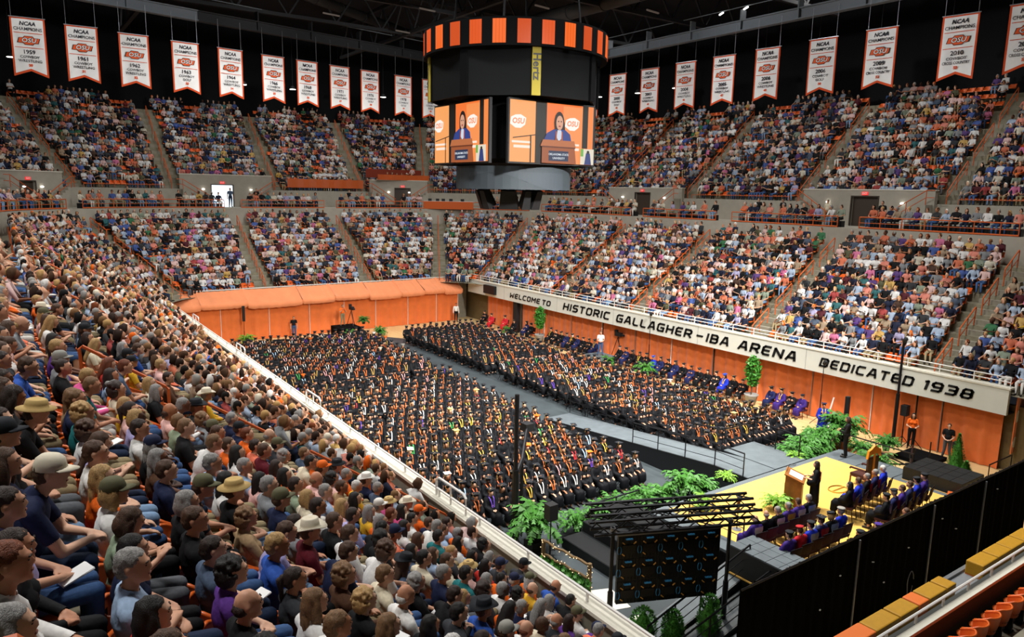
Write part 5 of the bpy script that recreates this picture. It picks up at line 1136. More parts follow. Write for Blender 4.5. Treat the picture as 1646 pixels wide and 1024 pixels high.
POT = MB().lathe((0, 0, 0), [(0.13, 0), (0.19, 0.26), (0.205, 0.28), (0.19, 0.30), (0.17, 0.27)], 14).mesh('pot', M['darkpot'], True)
def fern(x, y, z, s, k, label, group='potted ferns', lift=0.28):
    o = empty('potted_fern', (x, y, z), random.uniform(0, 6), label, 'plant', group); inst('pot', POT, o)
    f = inst('fronds', FERN[k], o, (0, 0, lift)); f['kind'] = 'stuff'; o.scale = (s,)*3; return o
i = 0
for x, y, z, s in ((16.0, 18.5, 0.1, 1.0), (16.7, 18.2, 0.35, 1.0), (17.5, 18.3, 0.4, 1.0), (18.2, 18.0, 0.4, 1.0), (19.0, 18.1, 0.45, 1.05), (19.8, 18.0, 0.45, 1.0), (20.7, 17.8, 0.55, 1.35), (21.4, 17.6, 0.4, 1.1)):
    i += 1; fern(x, y, z, s, i % 2, 'bushy green fern before the stage, %s from the screen end of the row' % ORD[i], 'ferns before the stage, screen end')
    if z > 0.2: mb = MB(); mb.b2((x-0.25, y-0.25, 0), (x+0.25, y+0.25, z)); tag(mb.build('plant_stand', M['black']), 'black block under the %s fern from the screen end' % ORD[i], 'stand', 'blocks under the ferns')
i = 0
for x, y, z, s in ((27.3, 17.6, 0.35, 1.15), (28.0, 17.75, 0.4, 1.2), (28.7, 17.9, 0.4, 1.2), (29.4, 18.1, 0.4, 1.2), (30.1, 18.25, 0.4, 1.2), (30.8, 18.4, 0.4, 1.2), (31.5, 18.6, 0.4, 1.15), (28.3, 18.4, 0.25, 1.1), (29.8, 18.9, 0.25, 1.1), (31.2, 19.1, 0.25, 1.1)):
    i += 1; fern(x, y, z, s, i % 2, 'bushy green fern before the stage, %s in the bank by the curtain-side graduates' % ORD[i], 'ferns before the stage, curtain end')
    mb = MB(); mb.b2((x-0.25, y-0.25, 0), (x+0.25, y+0.25, z)); tag(mb.build('plant_stand', M['black']), 'black block under the %s fern of the curtain-side bank' % ORD[i], 'stand', 'blocks under the ferns')
fern(32.4, 18.3, 0.55, 1.7, 0, 'tall fern in a raised pot behind the standing signer', lift=0.3); mb = MB(); mb.b2((32.1, 18.0, 0), (32.7, 18.6, 0.55)); tag(mb.build('plant_stand', M['terracotta']), 'brown block under the tall fern behind the signer', 'stand')
fern(14.0, 18.4, 0.35, 1.6, 0, 'large drooping fern beside the loudspeaker at the near parapet', lift=0.3); mb = MB(); mb.b2((13.75, 18.15, 0), (14.25, 18.65, 0.35)); tag(mb.build('plant_stand', M['darkpot']), 'dark block under the fern at the near parapet', 'stand')
for k, (x, y, z, s, lab) in enumerate(((19.3, 15.7, 1.19, 0.75, 'small potted plant on the yellow carpet near the mace'), (21.4, 14.2, 1.19, 0.85, 'potted plant with yellow tips on the carpet before the lectern'), (22.4, 17.2, 1.0, 0.6, 'lime green potted plant beside the ramp post'), (26.9, 17.2, 0.9, 0.6, 'small plant with yellow flags at the landing corner'), (14.9, 56.8, 0.0, 1.1, 'lime green plant before the far curtain near the corner'), (22.3, 54.3, 0.0, 1.1, 'round green plant before the camera platform'), (24.2, 56.0, 0.9, 0.9, 'leafy plant on the camera platform'), (25.2, 55.0, 0.0, 1.0, 'green plant in a dark pot beside the camera platform'), (34.6, 49.8, 0, 1.0, 'green plant on the floor near the corner recess'), (34.4, 37.2, 0, 0.9, 'green plant before the row of gowned staff'), (33.9, 33.0, 0.2, 1.3, 'wide fern before the gowned staff row'), (30.4, 15.6, 0.2, 1.3, 'green plant between the throne and the camera rig'), (33.4, 16.7, 0.3, 1.0, 'low green plant behind the camera rig'), (31.6, 16.9, 0.3, 1.0, 'green plant behind the signer at the stage corner'))):
    fern(x, y, z, s, 2 if 'lime' in lab or 'yellow' in lab else k % 2, lab, 'small potted plants')
def leaves(n, rx, rz, seed, size=0.09, col='dgreen'):
    r = random.Random(seed); mb = MB()
    for i in range(n):
        while True:
            q = Vector((r.uniform(-1, 1), r.uniform(-1, 1), r.uniform(-1, 1)))
            if 0.45 < q.length < 1: break
        p = Vector((q.x*rx, q.y*rx, q.z*rz)); a = Vector((r.gauss(0, 1), r.gauss(0, 1), r.gauss(0, 0.6)-0.2)).normalized()*size; b = a.cross(Vector((r.gauss(0, 1), r.gauss(0, 1), r.gauss(0, 1)))).normalized()*size*0.42
        mb.add([p, p+a*0.5+b, p+a, p+a*0.5-b], [(0, 1, 2, 3)])
    return mb.mesh('foliage', M[col])
FIC = leaves(900, 0.42, 0.95, 4, 0.16)
PT = MB().lathe((0, 0, 0), [(0.26, 0), (0.38, 0.55), (0.42, 0.60), (0.40, 0.64), (0.33, 0.6)], 16).mesh('planter', M['pot'], True)
for k, (x, y, lab) in enumerate(((35.2, 46.2, 'tall leafy tree in a grey planter below the word historic'), (35.1, 25.6, 'tall leafy tree in a grey planter below the word arena'))):
    o = empty('planter_tree', (x, y, 0), 0, lab, 'tree', 'planter trees'); inst('planter', PT, o)
    mb = MB(); mb.tube([(0, 0, 0.5), (0.03, 0.02, 1.2), (-0.02, 0, 2.4)], [0.04, 0.035, 0.02], 6); mb.build('trunk', M['trunk'], o); f = inst('foliage', FIC, o, (0, 0, 2.0)); f['kind'] = 'stuff'
def cone_leaves(h, r0, n, seed, round_=False):
    r = random.Random(seed); mb = MB()
    for i in range(n):
        t = r.random()**1.4; z = t*h; rad = r0*((1-t)*0.98+0.02) if not round_ else r0*math.sqrt(max(0.02, 1-(2*t*0.85-0.7)**2))
        a = r.uniform(0, 6.283); rr = rad*r.uniform(0.75, 1.03); p = Vector((rr*math.cos(a), rr*math.sin(a), z)); d = Vector((math.cos(a), math.sin(a), r.uniform(0.3, 1.4))).normalized()*0.09; s = d.cross(Vector((0, 0, 1))).normalized()*0.03
        mb.add([p-s, p+s, p+d], [(0, 1, 2)])
    mb.lathe((0, 0, 0), [(r0*0.8, 0.0), (r0*0.85*(0.55 if not round_ else 1), h*0.4), (0.02, h*0.93)], 10)
    return mb.mesh('foliage', M['topiary'])
for x, y, z, h, r0, rd, lab in ((33.4, 13.6, 0.25, 1.75, 0.46, False, 'tall clipped conifer cone on the floor by the drape end'), (32.9, 13.0, 0.2, 0.85, 0.38, False, 'small conifer cone at the foot of the tall one'), (13.1, 12.35, 0.25, 0.98, 0.36, True, 'first rounded conifer under the video screen'), (13.75, 11.9, 0.25, 0.92, 0.28, True, 'middle small conifer at the near parapet'), (14.7, 11.5, 0.25, 1.25, 0.30, True, 'conifer nearest the black drape at the parapet')):
    o = empty('clipped_conifer', (x, y, 0), 0, lab, 'shrub', 'clipped conifers'); f = inst('foliage', cone_leaves(h, r0, 900, int(x*10), rd), o, (0, 0, z)); f['kind'] = 'stuff'
    p = inst('pot', POT, o); p.scale = (1.1, 1.1, 1)
# ---- screen wall seen from behind
A, B = Vector((12.55, 12.88, 0)), Vector((15.2, 11.73, 0)); u = (B-A).normalized(); ang = math.atan2(u.y, u.x); W = (B-A).length
ld = empty('video_wall', (*A[:2], 1.28), ang, 'back of a black video wall of fifteen panels hung between two towers', 'screen')
cab = MB(); pw, ph_ = W/5, 1.92/3; cab.b2((0.006, -0.05, 0.006), (pw-0.006, 0.06, ph_-0.006)); cabm = cab.mesh('panel', M['panelblack'])
ribs = MB()
for k in range(6): ribs.b2((0.03+k*pw/6.2, -0.075, 0.03), (0.045+k*pw/6.2, -0.05, ph_-0.03))
ribs.b2((0.1, -0.085, ph_*0.25), (pw-0.1, -0.05, ph_*0.62)); ribm = ribs.mesh('rib_frame', M['blackmet'])
blue = mat('blue_connector', srgb('#3f93c8'), 0.5); yel = mat('yellow_cable_tag', srgb('#d69a48'), 0.6)
lab1 = MB(); lab1.b2((pw*0.34, -0.1, ph_*0.86), (pw*0.66, -0.05, ph_*0.91)); lab1m = lab1.mesh('blue_handle', blue)
lab2 = MB()
for s in (-1, 1):
    lab2.tube([(s*0.055*math.cos(t), -0.09, ph_*0.42+0.11*math.sin(t)) for t in np.linspace(-1.2, 1.2, 7)], 0.009, 4)
lab2m = lab2.mesh('blue_loop', blue)
lab3 = MB(); 
for s, z in ((-1, 0.72), (1, 0.72), (-1, 0.22)): lab3.box((pw/2+s*pw*0.27, -0.09, ph_*z), (0.09, 0.02, 0.026), M=Matrix.Rotation(R_(-40*s), 3, 'Y'))
lab3m = lab3.mesh('cable_tag', yel)
for i in range(5):
    for j in range(3):
        p = inst('panel', cabm, ld, (i*pw, 0, j*ph_)); inst('rib_frame', ribm, p); inst('blue_handle', lab1m, p); inst('cable_tag', lab3m, p); inst('blue_loop', lab2m, p, (0.02 if i == 0 else 0.0, 0, 0))
mb = MB(); mb.b2((-0.02, -0.04, 1.92), (W+0.02, 0.06, 2.02)); mb.build('header_bar', M['steel'], ld)
def box_truss(name, a, b, w, label, cat, group=None):
    a, b = Vector(a), Vector(b); d = b-a; L = d.length; root = empty(name, a, math.atan2(d.y, d.x), label, cat, group)
    cs = [(s*w/2, t*w/2) for s in (-1, 1) for t in (-1, 1)]
    vert = abs(d.z) > abs(d.x)+abs(d.y)
    def pt(t, c): return (c[0], c[1], t) if vert else (t, c[0], c[1])
    if vert: root.rotation_euler = (0, 0, ang)
    for c in cs: mb = MB(); mb.tube([pt(0, c), pt(L, c)], 0.045, 6); mb.build('chord', M['blackmet'], root)
    n = max(2, int(L/(w*1.1)))
    ring_ = [(0, 1), (1, 3), (3, 2), (2, 0)]
    for q, (i, j) in enumerate(ring_):
        mb = MB()
        for k in range(n): mb.tube([pt(L*k/n, cs[i if k % 2 else j]), pt(L*(k+1)/n, cs[j if k % 2 else i])], 0.019, 4)
        mb.build('lacing', M['blackmet'], root)
    return root
nrm = Vector((-u.y, u.x, 0))
a0 = A-u*0.75; b0 = B+u*1.0
box_truss('roof_truss', (a0+nrm*0.35+Vector((0, 0, 3.72))), (b0+nrm*0.35+Vector((0, 0, 3.78))), 0.36, 'black box truss over the video wall, stage side', 'truss')
box_truss('roof_truss', (a0-nrm*0.12+Vector((0, 0, 3.6))), (b0-nrm*0.12+Vector((0, 0, 3.55))), 0.36, 'black box truss over the video wall, parapet side', 'truss')
for p, lab in ((A-u*0.18, 'slim black tower at the parapet end of the video wall'), (B+u*0.22, 'slim black tower at the drape end of the video wall')):
    o = empty('screen_tower', (p.x, p.y, 0), ang, lab, 'tower'); mb = MB(); mb.tube([(0, -0.1, 0), (0, -0.1, 3.5)], 0.05, 8); mb.build('mast', M['blackmet'], o); mb = MB(); mb.tube([(0, -0.1, 0.05), (0, -0.1, 1.7)], 0.075, 8); mb.build('sleeve', M['blackmet'], o)
    for t in (0.8, 2.2, 3.9, 5.4): mb = MB(); mb.tube([(0, -0.1, 0.25), (0.6*math.cos(t), -0.1+0.6*math.sin(t), 0.02)], 0.025, 5); mb.build('leg', M['blackmet'], o)
    mb = MB(); mb.box((0, -0.1, 3.45), (0.12, 0.12, 0.1)); mb.build('clamp', M['steel'], o)
# tall black light / speaker masts
def mast(x, y, h, lab, head='lamp', thick=0.035, z=0.0):
    o = empty('light_mast', (x, y, z), 0, lab, 'stand', 'tall black stands'); mb = MB(); mb.tube([(0, 0, 0), (0, 0, h*0.5)], thick*1.5, 8); mb.build('lower_tube', M['blackmet'], o); mb = MB(); mb.tube([(0, 0, h*0.5), (0, 0, h)], thick, 8); mb.build('upper_tube', M['blackmet'], o)
    for t in (0.4, 2.5, 4.6): mb = MB(); mb.tube([(0, 0, 0.45), (0.5*math.cos(t), 0.5*math.sin(t), 0.015)], 0.018, 5); mb.build('leg', M['blackmet'], o)
    if head == 'lamp': mb = MB(); mb.lathe((0, 0, 0), [(0.05, 0), (0.1, 0.02), (0.11, 0.22), (0.06, 0.28)], 10); hd = mb.build('lamp_head', M['black'], o); hd.location = (0, 0, h); hd.rotation_euler = (R_(35), R_(-25), 0)
    elif head == 'speaker': mb = MB(); mb.b2((-0.17, -0.15, h-0.1), (0.17, 0.15, h+0.42)); mb.build('speaker_box', M['black'], o)
    elif head == 'column': mb = MB(); mb.b2((-0.09, -0.09, h-0.2), (0.09, 0.09, h+1.0)); mb.build('column_speaker', M['black'], o)
    return o
mast(13.75, 19.2, 5.3, 'thick black tower among the front graduates by the near parapet', 'none', 0.08)
ji = empty('camera_jib', (14.6, 20.0, 2.6), 0, 'black camera jib arm reaching up over the front graduates', 'camera'); mb = MB(); mb.tube([(-0.9, -0.7, -0.5), (0.0, 0, 0.0), (1.0, 1.1, 0.75)], [0.07, 0.08, 0.06], 8); mb.build('arm', M['blackmet'], ji); mb = MB(); mb.tube([(0, 0, 0), (0, 0, -2.6)], 0.06, 8); mb.build('column', M['blackmet'], ji); mb = MB(); mb.b2((0.85, 0.95, 0.55), (1.2, 1.35, 0.85)); mb.build('camera_head', M['black'], ji)
mast(35.4, 17.4, 5.2, 'tall thick black mast rising past the word dedicated', 'lamp', 0.06)
mast(35.9, 16.7, 3.0, 'slim black mast against the curtain beside the bagged sign', 'none', 0.04)
mast(35.3, 34.1, 4.0, 'thin black stand with a lamp crossing the word gallagher', 'lamp', 0.022)
mast(35.2, 21.3, 3.3, 'thin stand with a small lamp below the word dedicated', 'lamp', 0.02)
mast(13.75, 17.2, 1.75, 'small black loudspeaker on a pole at the near parapet', 'speaker', 0.022)
mast(35.75, 17.15, 1.6, 'small black loudspeaker on a pole before the orange curtain', 'speaker', 0.022)
mast(33.6, 18.9, 1.35, 'black column loudspeaker behind the signer', 'column', 0.02)
mast(14.9, 57.4, 1.9, 'black stand before the far curtain near the corner', 'column', 0.018)
mast(31.5, 13.9, 1.9, 'slim black stand in the middle of the camera rig', 'none', 0.025, 0.0)
# garland fence with small lights
gf = empty('garland_fence', (13.55, 17.3, 0), math.atan2(-2.0, 0.25), 'low fence wound with fairy lights at the near parapet', 'fence')
for x in (0, 2.0): mb = MB(); mb.tube([(x, 0, 0), (x, 0, 0.95)], 0.07, 7); mb.build('post', M['garland'], gf)
for z in (0.9, 0.45): mb = MB(); mb.tube([(x, 0.02*math.sin(x*7), z+0.03*math.sin(x*9)) for x in np.linspace(0, 2, 12)], 0.045, 6); mb.build('garland', M['garland'], gf)
fl = MB()
for k in range(70):
    r = random.random(); x, z = (random.choice((0, 2.0))+random.uniform(-.07, .07), random.uniform(0.05, 0.95)) if r < 0.45 else (random.uniform(0, 2), random.choice((0.9, 0.45))+random.uniform(-.05, .05)); fl.box((x, random.choice((-0.06, 0.06)), z), (0.016,)*3)
o = fl.build('fairy_lights', M['fairy'], gf); o['kind'] = 'stuff'
tr = leaves(220, 0.3, 0.18, 9, 0.16, 'green'); 
for k in range(4): o = inst('grass_trough', tr, None, (13.45+0.06*k, 17.0-0.5*k, 0.25)); o.scale = (0.8, 1.0, 1.2); tag(o, 'trailing green foliage under the garland fence, %s tuft from the loudspeaker' % ORD[k+1], 'plant', 'tufts under the garland fence', 'stuff')

# ---- stage furniture
lt = empty('lectern', (22.2, 14.1, 1.19), R_(28), 'wooden lectern with white papers at the middle of the stage', 'lectern')
mb = MB(); mb.add([(-0.36, -0.26, 0), (0.36, -0.26, 0), (0.36, 0.30, 0), (-0.36, 0.30, 0), (-0.36, -0.26, 1.02), (0.36, -0.26, 1.02), (0.36, 0.30, 1.22), (-0.36, 0.30, 1.22)], [(3, 2, 1, 0), (0, 1, 5, 4), (1, 2, 6, 5), (2, 3, 7, 6), (3, 0, 4, 7), (4, 5, 6, 7)]); mb.build('body', M['oak'], lt)
mb = MB(); mb.add([(-0.42, -0.32, 1.03), (0.42, -0.32, 1.03), (0.42, 0.34, 1.26), (-0.42, 0.34, 1.26), (-0.42, -0.32, 1.08), (0.42, -0.32, 1.08), (0.42, 0.34, 1.31), (-0.42, 0.34, 1.31)], [(3, 2, 1, 0), (0, 1, 5, 4), (1, 2, 6, 5), (2, 3, 7, 6), (3, 0, 4, 7), (4, 5, 6, 7)]); mb.build('reading_top', M['oak'], lt)
mb = MB(); mb.add([(-0.25, -0.24, 1.12), (0.25, -0.24, 1.12), (0.25, 0.2, 1.275), (-0.25, 0.2, 1.275)], [(0, 1, 2, 3)]); mb.build('papers', M['paper'], lt)
for s in (-1, 1): mb = MB(); mb.tube([(s*0.12, 0.3, 1.29), (s*0.10, 0.25, 1.5), (s*0.05, 0.02, 1.56)], 0.009, 5); mb.build('microphone', M['black'], lt)
mb = MB(); mb.b2((-0.30, 0.302, 0.2), (0.30, 0.315, 0.95)); mb.build('front_panel', M['woodpanel'], lt)
ST = MB(); ST.box((0, 0.02, 0.46), (0.46, 0.45, 0.08)); STs = ST.mesh('seat', M['brownfab'])
bk = MB(); bk.grid([[(-0.22+0.11*i, -0.235+0.02*((i-2)/2)**2-0.05*t, 0.58+0.32*t) for i in range(5)] for t in (0, 0.5, 1)]); bk.grid([[(-0.22+0.11*i, -0.275+0.02*((i-2)/2)**2-0.05*t, 0.58+0.32*t) for i in range(5)][::-1] for t in (0, 0.5, 1)]); STb = bk.mesh('backrest', M['brownfab'])
STl = [MB().tube([(sx*0.21, sy*0.2+0.02, 0.44), (sx*0.23, sy*0.24, 0)], 0.014, 5).mesh('leg', M['blackmet']) for sx in (-1, 1) for sy in (-1, 1)]
STf = MB().tube([(-0.22, -0.2, 0.44), (-0.23, -0.29, 0.91), (0.23, -0.29, 0.91), (0.22, -0.2, 0.44)], 0.014, 5).mesh('back_frame', M['blackmet'])
def stage_chair(x, y, z, rz, label, group='brown stage chairs'):
    o = empty('stage_chair', (x, y, z), rz, label, 'chair', group); inst('seat', STs, o); inst('backrest', STb, o); inst('back_frame', STf, o)
    for l in STl: inst('leg', l, o)
    return o
FAC = [('A', 17.95, 12.6, 20.75, 12.65, [('purple', 'bald', 'grey', None, None, 'white'), ('black', 'bald', 'grey', None, None, None), ('black', 'short', 'grey', None, None, 'white'), ('purple', 'short', 'grey', None, None, 'gold'), ('purple', 'short', 'brown', None, None, 'white'), ('black', 'short', 'grey', None, None, 'pale blue')], 'front row on the screen side'),
       ('B', 17.9, 11.4, 20.7, 11.5, [('purple', 'short', 'black', 'tam', 'black', None), ('red', 'short', 'brown', 'tam', 'red', None), ('royal blue', 'short', 'black', 'tam', 'black', 'white'), ('navy', 'short', 'brown', 'mortar', 'black', 'red'), ('black', 'bob', 'blond', 'tam', 'black', 'pale blue'), ('royal blue', 'short', 'grey', 'tam', 'grey', None)], 'back row on the screen side'),
       ('C', 22.9, 12.5, 25.4, 12.7, [('black', 'long', 'black', None, None, 'purple'), ('royal blue', 'short', 'brown', None, None, 'pale blue'), ('black', 'short', 'grey', None, None, 'red'), ('navy', 'short', 'grey', None, None, 'red'), ('royal blue', 'short', 'white', None, None, None)], 'front row on the throne side'),
       ('D', 23.0, 11.3, 25.9, 11.5, [('black', 'short', 'black', 'tam', 'black', 'white'), ('navy', 'short', 'grey', 'tam', 'black', 'red'), ('purple', 'short', 'brown', None, None, 'pale blue'), ('navy', 'short', 'brown', None, None, 'gold'), ('royal blue', 'short', 'black', 'tam', 'black', None), ('purple', 'short', 'brown', 'tam', 'black', 'pale blue')], 'back row on the throne side')]
capname = {'mortar': 'flat cap', 'tam': 'velvet tam', None: 'bare head'}
for key, x0, y0, x1, y1, ppl, word in FAC:
    for i, (gn, hs, hc, ck, cc, hd) in enumerate(ppl):
        t = i/(len(ppl)-1); x, y = x0+(x1-x0)*t, y0+(y1-y0)*t; rz = R_(-6 if key in 'AB' else 14)
        stage_chair(x, y, 1.19, rz, 'brown padded chair, %s, %s from the video screen end' % (word, ORD[i+1]))
        gowned(GRAD[[0, 2, 0][i % 3]], (x, y, 1.19), rz, gn, int(rng.choice([0, 1, 2])), hs, hc, ck, cc or 'black', None, hd, 1.0, 'person, %s gown, %s, %s hair, %s, %s along' % (gn, capname[ck], hc, word, ORD[i+1]), 'gowned party on stage', near=True)
for x, y, gn, ck, cc, lab in ((20.6, 10.25, 'purple', 'tam', 'purple', 'person in purple gown and purple tam close to the black drape'), (19.7, 10.3, 'black', 'tam', 'black', 'person in black gown bending beside the black drape'), (22.4, 10.35, 'royal blue', None, None, 'person in blue behind the back row beside the black drape')):
    stage_chair(x, y, 1.19, 0, 'brown chair under the '+lab); gowned(GRAD[0], (x, y, 1.19), R_(10), gn, 1, 'short', 'brown', ck, cc or 'black', None, None, 1.0, lab, 'gowned party on stage')
th = empty('ceremonial_chair', (26.3, 13.9, 1.19), R_(-5), 'tall carved throne with orange crest and dark upholstery on the stage', 'chair')
mb = MB(); mb.b2((-0.38, -0.36, 0.36), (0.38, 0.36, 0.5)); mb.build('seat', M['brownfab'], th)
mb = MB(); mb.b2((-0.36, -0.42, 0.4), (0.36, -0.34, 1.4)); mb.build('backrest', mat('dark_carved_wood', srgb('#3a1f14'), 0.5, noise=0.2), th)
mb = MB(); mb.poly([(-0.46, -0.35, 1.35), (-0.40, -0.35, 1.7), (-0.2, -0.35, 1.78), (0, -0.35, 1.92), (0.2, -0.35, 1.78), (0.40, -0.35, 1.7), (0.46, -0.35, 1.35), (0.3, -0.35, 1.5), (0, -0.35, 1.56), (-0.3, -0.35, 1.5)], 0.1, (0, -1, 0)); mb.build('crest', mat('orange_gilt', srgb('#d8861c'), 0.5), th)
mb = MB(); mb.b2((-0.05, -0.46, 0.3), (0.05, -0.42, 1.6)); mb.build('centre_band', mat('gilt_band', srgb('#d8902c'), 0.5), th)
for s in (-1, 1):
    mb = MB(); mb.tube([(s*0.4, -0.36, 0.78), (s*0.42, 0.34, 0.76), (s*0.42, 0.36, 0.7)], 0.045, 7); mb.build('armrest', M['brownfab'], th)
    for yy in (-0.36, 0.32): mb = MB(); mb.tube([(s*0.38, yy, 0.4), (s*0.40, yy, 0)], 0.04, 6); mb.build('leg', M['woodpanel'], th)
th.scale = (0.88, 0.88, 0.88)
ms = empty('mace_stand', (19.05, 14.05, 1.19), 0, 'turned wooden mace standing on a thin post on the yellow carpet', 'mace')
mb = MB(); mb.tube([(0, 0, 0), (0, 0, 0.62)], 0.018, 6); mb.build('post', M['blackmet'], ms); mb = MB(); mb.lathe((0, 0, 0.6), [(0.03, 0), (0.06, 0.05), (0.045, 0.16), (0.07, 0.24), (0.05, 0.34), (0.085, 0.42), (0.06, 0.5), (0.04, 0.56)], 12); mb.build('mace', M['woodpanel'], ms, True)
mb = MB(); mb.lathe((0, 0, 1.14), [(0.1, 0), (0.1, 0.015), (0.055, 0.03), (0.05, 0.1), (0.01, 0.11)], 12); mb.build('finial', M['black'], ms); mb = MB(); mb.lathe((0, 0, 0), [(0.16, 0), (0.16, 0.015), (0.02, 0.03)], 12); mb.build('foot_plate', M['steel'], ms)
hp = empty('hoop_emblem', (25.0, 14.1, 1.19), 0, 'gold hoop lying on the carpet at the foot of the throne', 'emblem'); mb = MB(); mb.tube([(0.42*math.cos(t), 0.3*math.sin(t), 0.03) for t in np.linspace(0, 6.283, 20)], 0.022, 5, 0, False); mb.build('ring', M['gold'], hp); mb = MB(); mb.tube([(-0.42, 0, 0.03), (0.42, 0, 0.03)], 0.02, 5); mb.build('bar', M['gold'], hp)
for x, y, z, lab in ((28.6, 11.6, 1.4, 'orange programme box on the dark steps by the drape end'), (27.9, 11.3, 1.3, 'flat orange folder beside the orange box')):
    o = empty('programme_box', (x, y, z-0.2), R_(20), lab, 'box'); mb = MB(); mb.box((0, 0, 0.1), (0.5, 0.4, 0.2)); mb.build('body', M['white'], o); mb = MB(); mb.box((0, 0, 0.22), (0.54, 0.44, 0.05)); mb.build('lid', M['orange'], o)
# camera rig and cables between the stage and the curtain
cr = empty('camera_rig', (31.6, 14.6, 0), 0, 'tangle of black camera cranes and dollies between stage and curtain', 'camera rig')
for a, b, r in (((-0.6, -0.2, 0.8), (1.8, 0.9, 0.9), 0.05), ((0, 0, 0), (0.2, 0.2, 1.0), 0.05), ((1.0, 0.2, 0.1), (-0.4, 1.3, 0.9), 0.03), ((-0.5, 0.9, 0.5), (1.4, -0.4, 0.45), 0.04), ((1.5, 0.8, 0), (1.4, 0.6, 0.95), 0.04), ((-0.3, 1.2, 0.0), (-0.3, 1.2, 0.8), 0.03)): mb = MB(); mb.tube([a, b], r, 6); mb.build('arm', M['blackmet'], cr)
for x, y in ((-0.5, 0), (0.6, 0.5), (1.5, 0.8), (0.2, 1.1)): mb = MB(); mb.lathe((x, y, 0.0), [(0.2, 0.02), (0.22, 0.06), (0.2, 0.1)], 12); mb.build('wheel', M['black'], cr)
mb = MB(); mb.b2((-0.9, 0.9, 0.75), (-0.2, 1.7, 0.85)); mb.build('tray', M['panelblack'], cr)
mb = MB(); mb.b2((33.6, 14.8, 0.0), (35.3, 16.4, 0.18)); tag(mb.build('equipment_platform', M['drape']), 'low black platform before the curtain behind the camera rig', 'platform')
fs = empty('folding_sign', (34.9, 20.6, 0), R_(-70), 'white folded sign board leaning on the floor before the curtain', 'sign'); mb = MB(); mb.b2((-0.5, 0, 0.05), (0.5, 0.05, 0.55)); mb.build('board', M['white'], fs); mb = MB(); mb.b2((-0.4, -0.01, 0.2), (0.4, 0.0, 0.42)); mb.build('print', mat('blue_print', srgb('#7f9db8'), 0.6), fs); mb = MB(); mb.tube([(-0.2, 0.3, 0.0), (0.1, 0.45, 1.6)], 0.04, 5); mb.build('prop', M['white'], fs)
cp = empty('camera_platform', (22.6, 56.2, 0), 0, 'black camera platform before the far curtain', 'platform'); mb = MB(); mb.b2((-0.9, -1.1, 0), (1.0, 0.7, 0.85)); mb.build('deck', M['drape'], cp)
def tripod_cam(x, y, z, lab):
    o = empty('video_camera', (x, y, z), 0, lab, 'camera', 'video cameras')
    for t in (0.5, 2.6, 4.7): mb = MB(); mb.tube([(0, 0, 1.3), (0.4*math.cos(t), 0.4*math.sin(t), 0)], 0.025, 5); mb.build('leg', M['blackmet'], o)
    mb = MB(); mb.b2((-0.12, -0.35, 1.35), (0.12, 0.25, 1.62)); mb.build('body', M['black'], o); mb = MB(); mb.tube([(0, -0.35, 1.48), (0, -0.62, 1.48)], 0.08, 10); mb.build('lens', M['black'], o); mb = MB(); mb.b2((-0.1, 0.1, 1.62), (0.1, 0.3, 1.78)); mb.build('viewfinder', M['black'], o)
tripod_cam(23.1, 55.9, 0.85, 'black video camera on the far camera platform'); tripod_cam(36.0, 37.9, 0.5, 'video camera beside the man in the white shirt')
mb = MB(); mb.b2((33.9, 37.3, 0), (35.5, 39.2, 0.5)); tag(mb.build('camera_platform', M['deck']), 'grey platform under the man in the white shirt', 'platform')
# ---- staff standing about
dress(STAND['camera'], (22.5, 56.3, 0.85), R_(180), 'orange', 'khaki', 0, 'short', 'brown', label='person in orange shirt and khaki trousers operating the far platform camera')
dress(STAND['side'], (18.8, 57.4, 0), R_(170), 'black', 'blue denim', 0, 'short', 'brown', label='person in black shirt and jeans standing before the far curtain')
dress(STAND['side'], (33.9, 57.3, 0), R_(160), 'white', 'black', 1, 'short', 'black', long=True, label='person in white shirt and black trousers at the far curtain end')
dress(STAND['lap'], (34.7, 38.3, 0.5), R_(140), 'white', 'blue denim', 0, 'short', 'brown', label='person in white shirt and jeans standing beside the gowned staff row')
dress(STAND['lap'], (35.4, 14.9, 0), R_(110), 'black', 'grey', 2, 'short', 'brown', label='photographer in black shirt and grey trousers before the orange curtain')
dress(STAND['hold'], (35.3, 16.5, 0.1), R_(120), 'orange', 'black', 0, 'long', 'black', label='person in orange top and black trousers beside the slim mast', )
gowned(GSTAND, (22.65, 13.62, 1.19), R_(28), 'black', 0, 'long', 'dark brown', None, 'black', None, 'red', 1.0, 'person in black gown with red hood speaking at the lectern', near=True)
dress(STAND['hold'], (28.55, 15.95, 1.19), R_(20), 'black', 'black', 1, 'bob', 'dark brown', long=True, label='person in black suit signing at the stage corner')
gowned(GSTAND, (33.4, 20.0, 0), R_(130), 'royal blue', 1, 'short', 'brown', 'mortar', 'navy', 'gold', None, 1.0, 'person in blue gown and gold stole standing behind the tall fern')
o = inst('camera_bag', MB().b2((-0.16, -0.1, 0.75), (0.16, 0.1, 1.05)).mesh('camera_bag', M['black']), None, (35.2, 14.45, 0)); tag(o, 'black camera bag hanging beside the photographer at the curtain', 'bag')
o = empty('camera_lens', (35.15, 14.35, 0.85), 0, 'white telephoto lens at the hip of the photographer by the curtain', 'camera'); mb = MB(); mb.tube([(0, 0, 0), (-0.25, -0.2, 0.08)], [0.06, 0.07], 10); mb.build('barrel', M['white'], o); mb = MB(); mb.tube([(0.0, 0, 0), (0.1, 0.08, -0.03)], 0.055, 8); mb.build('body', M['black'], o)
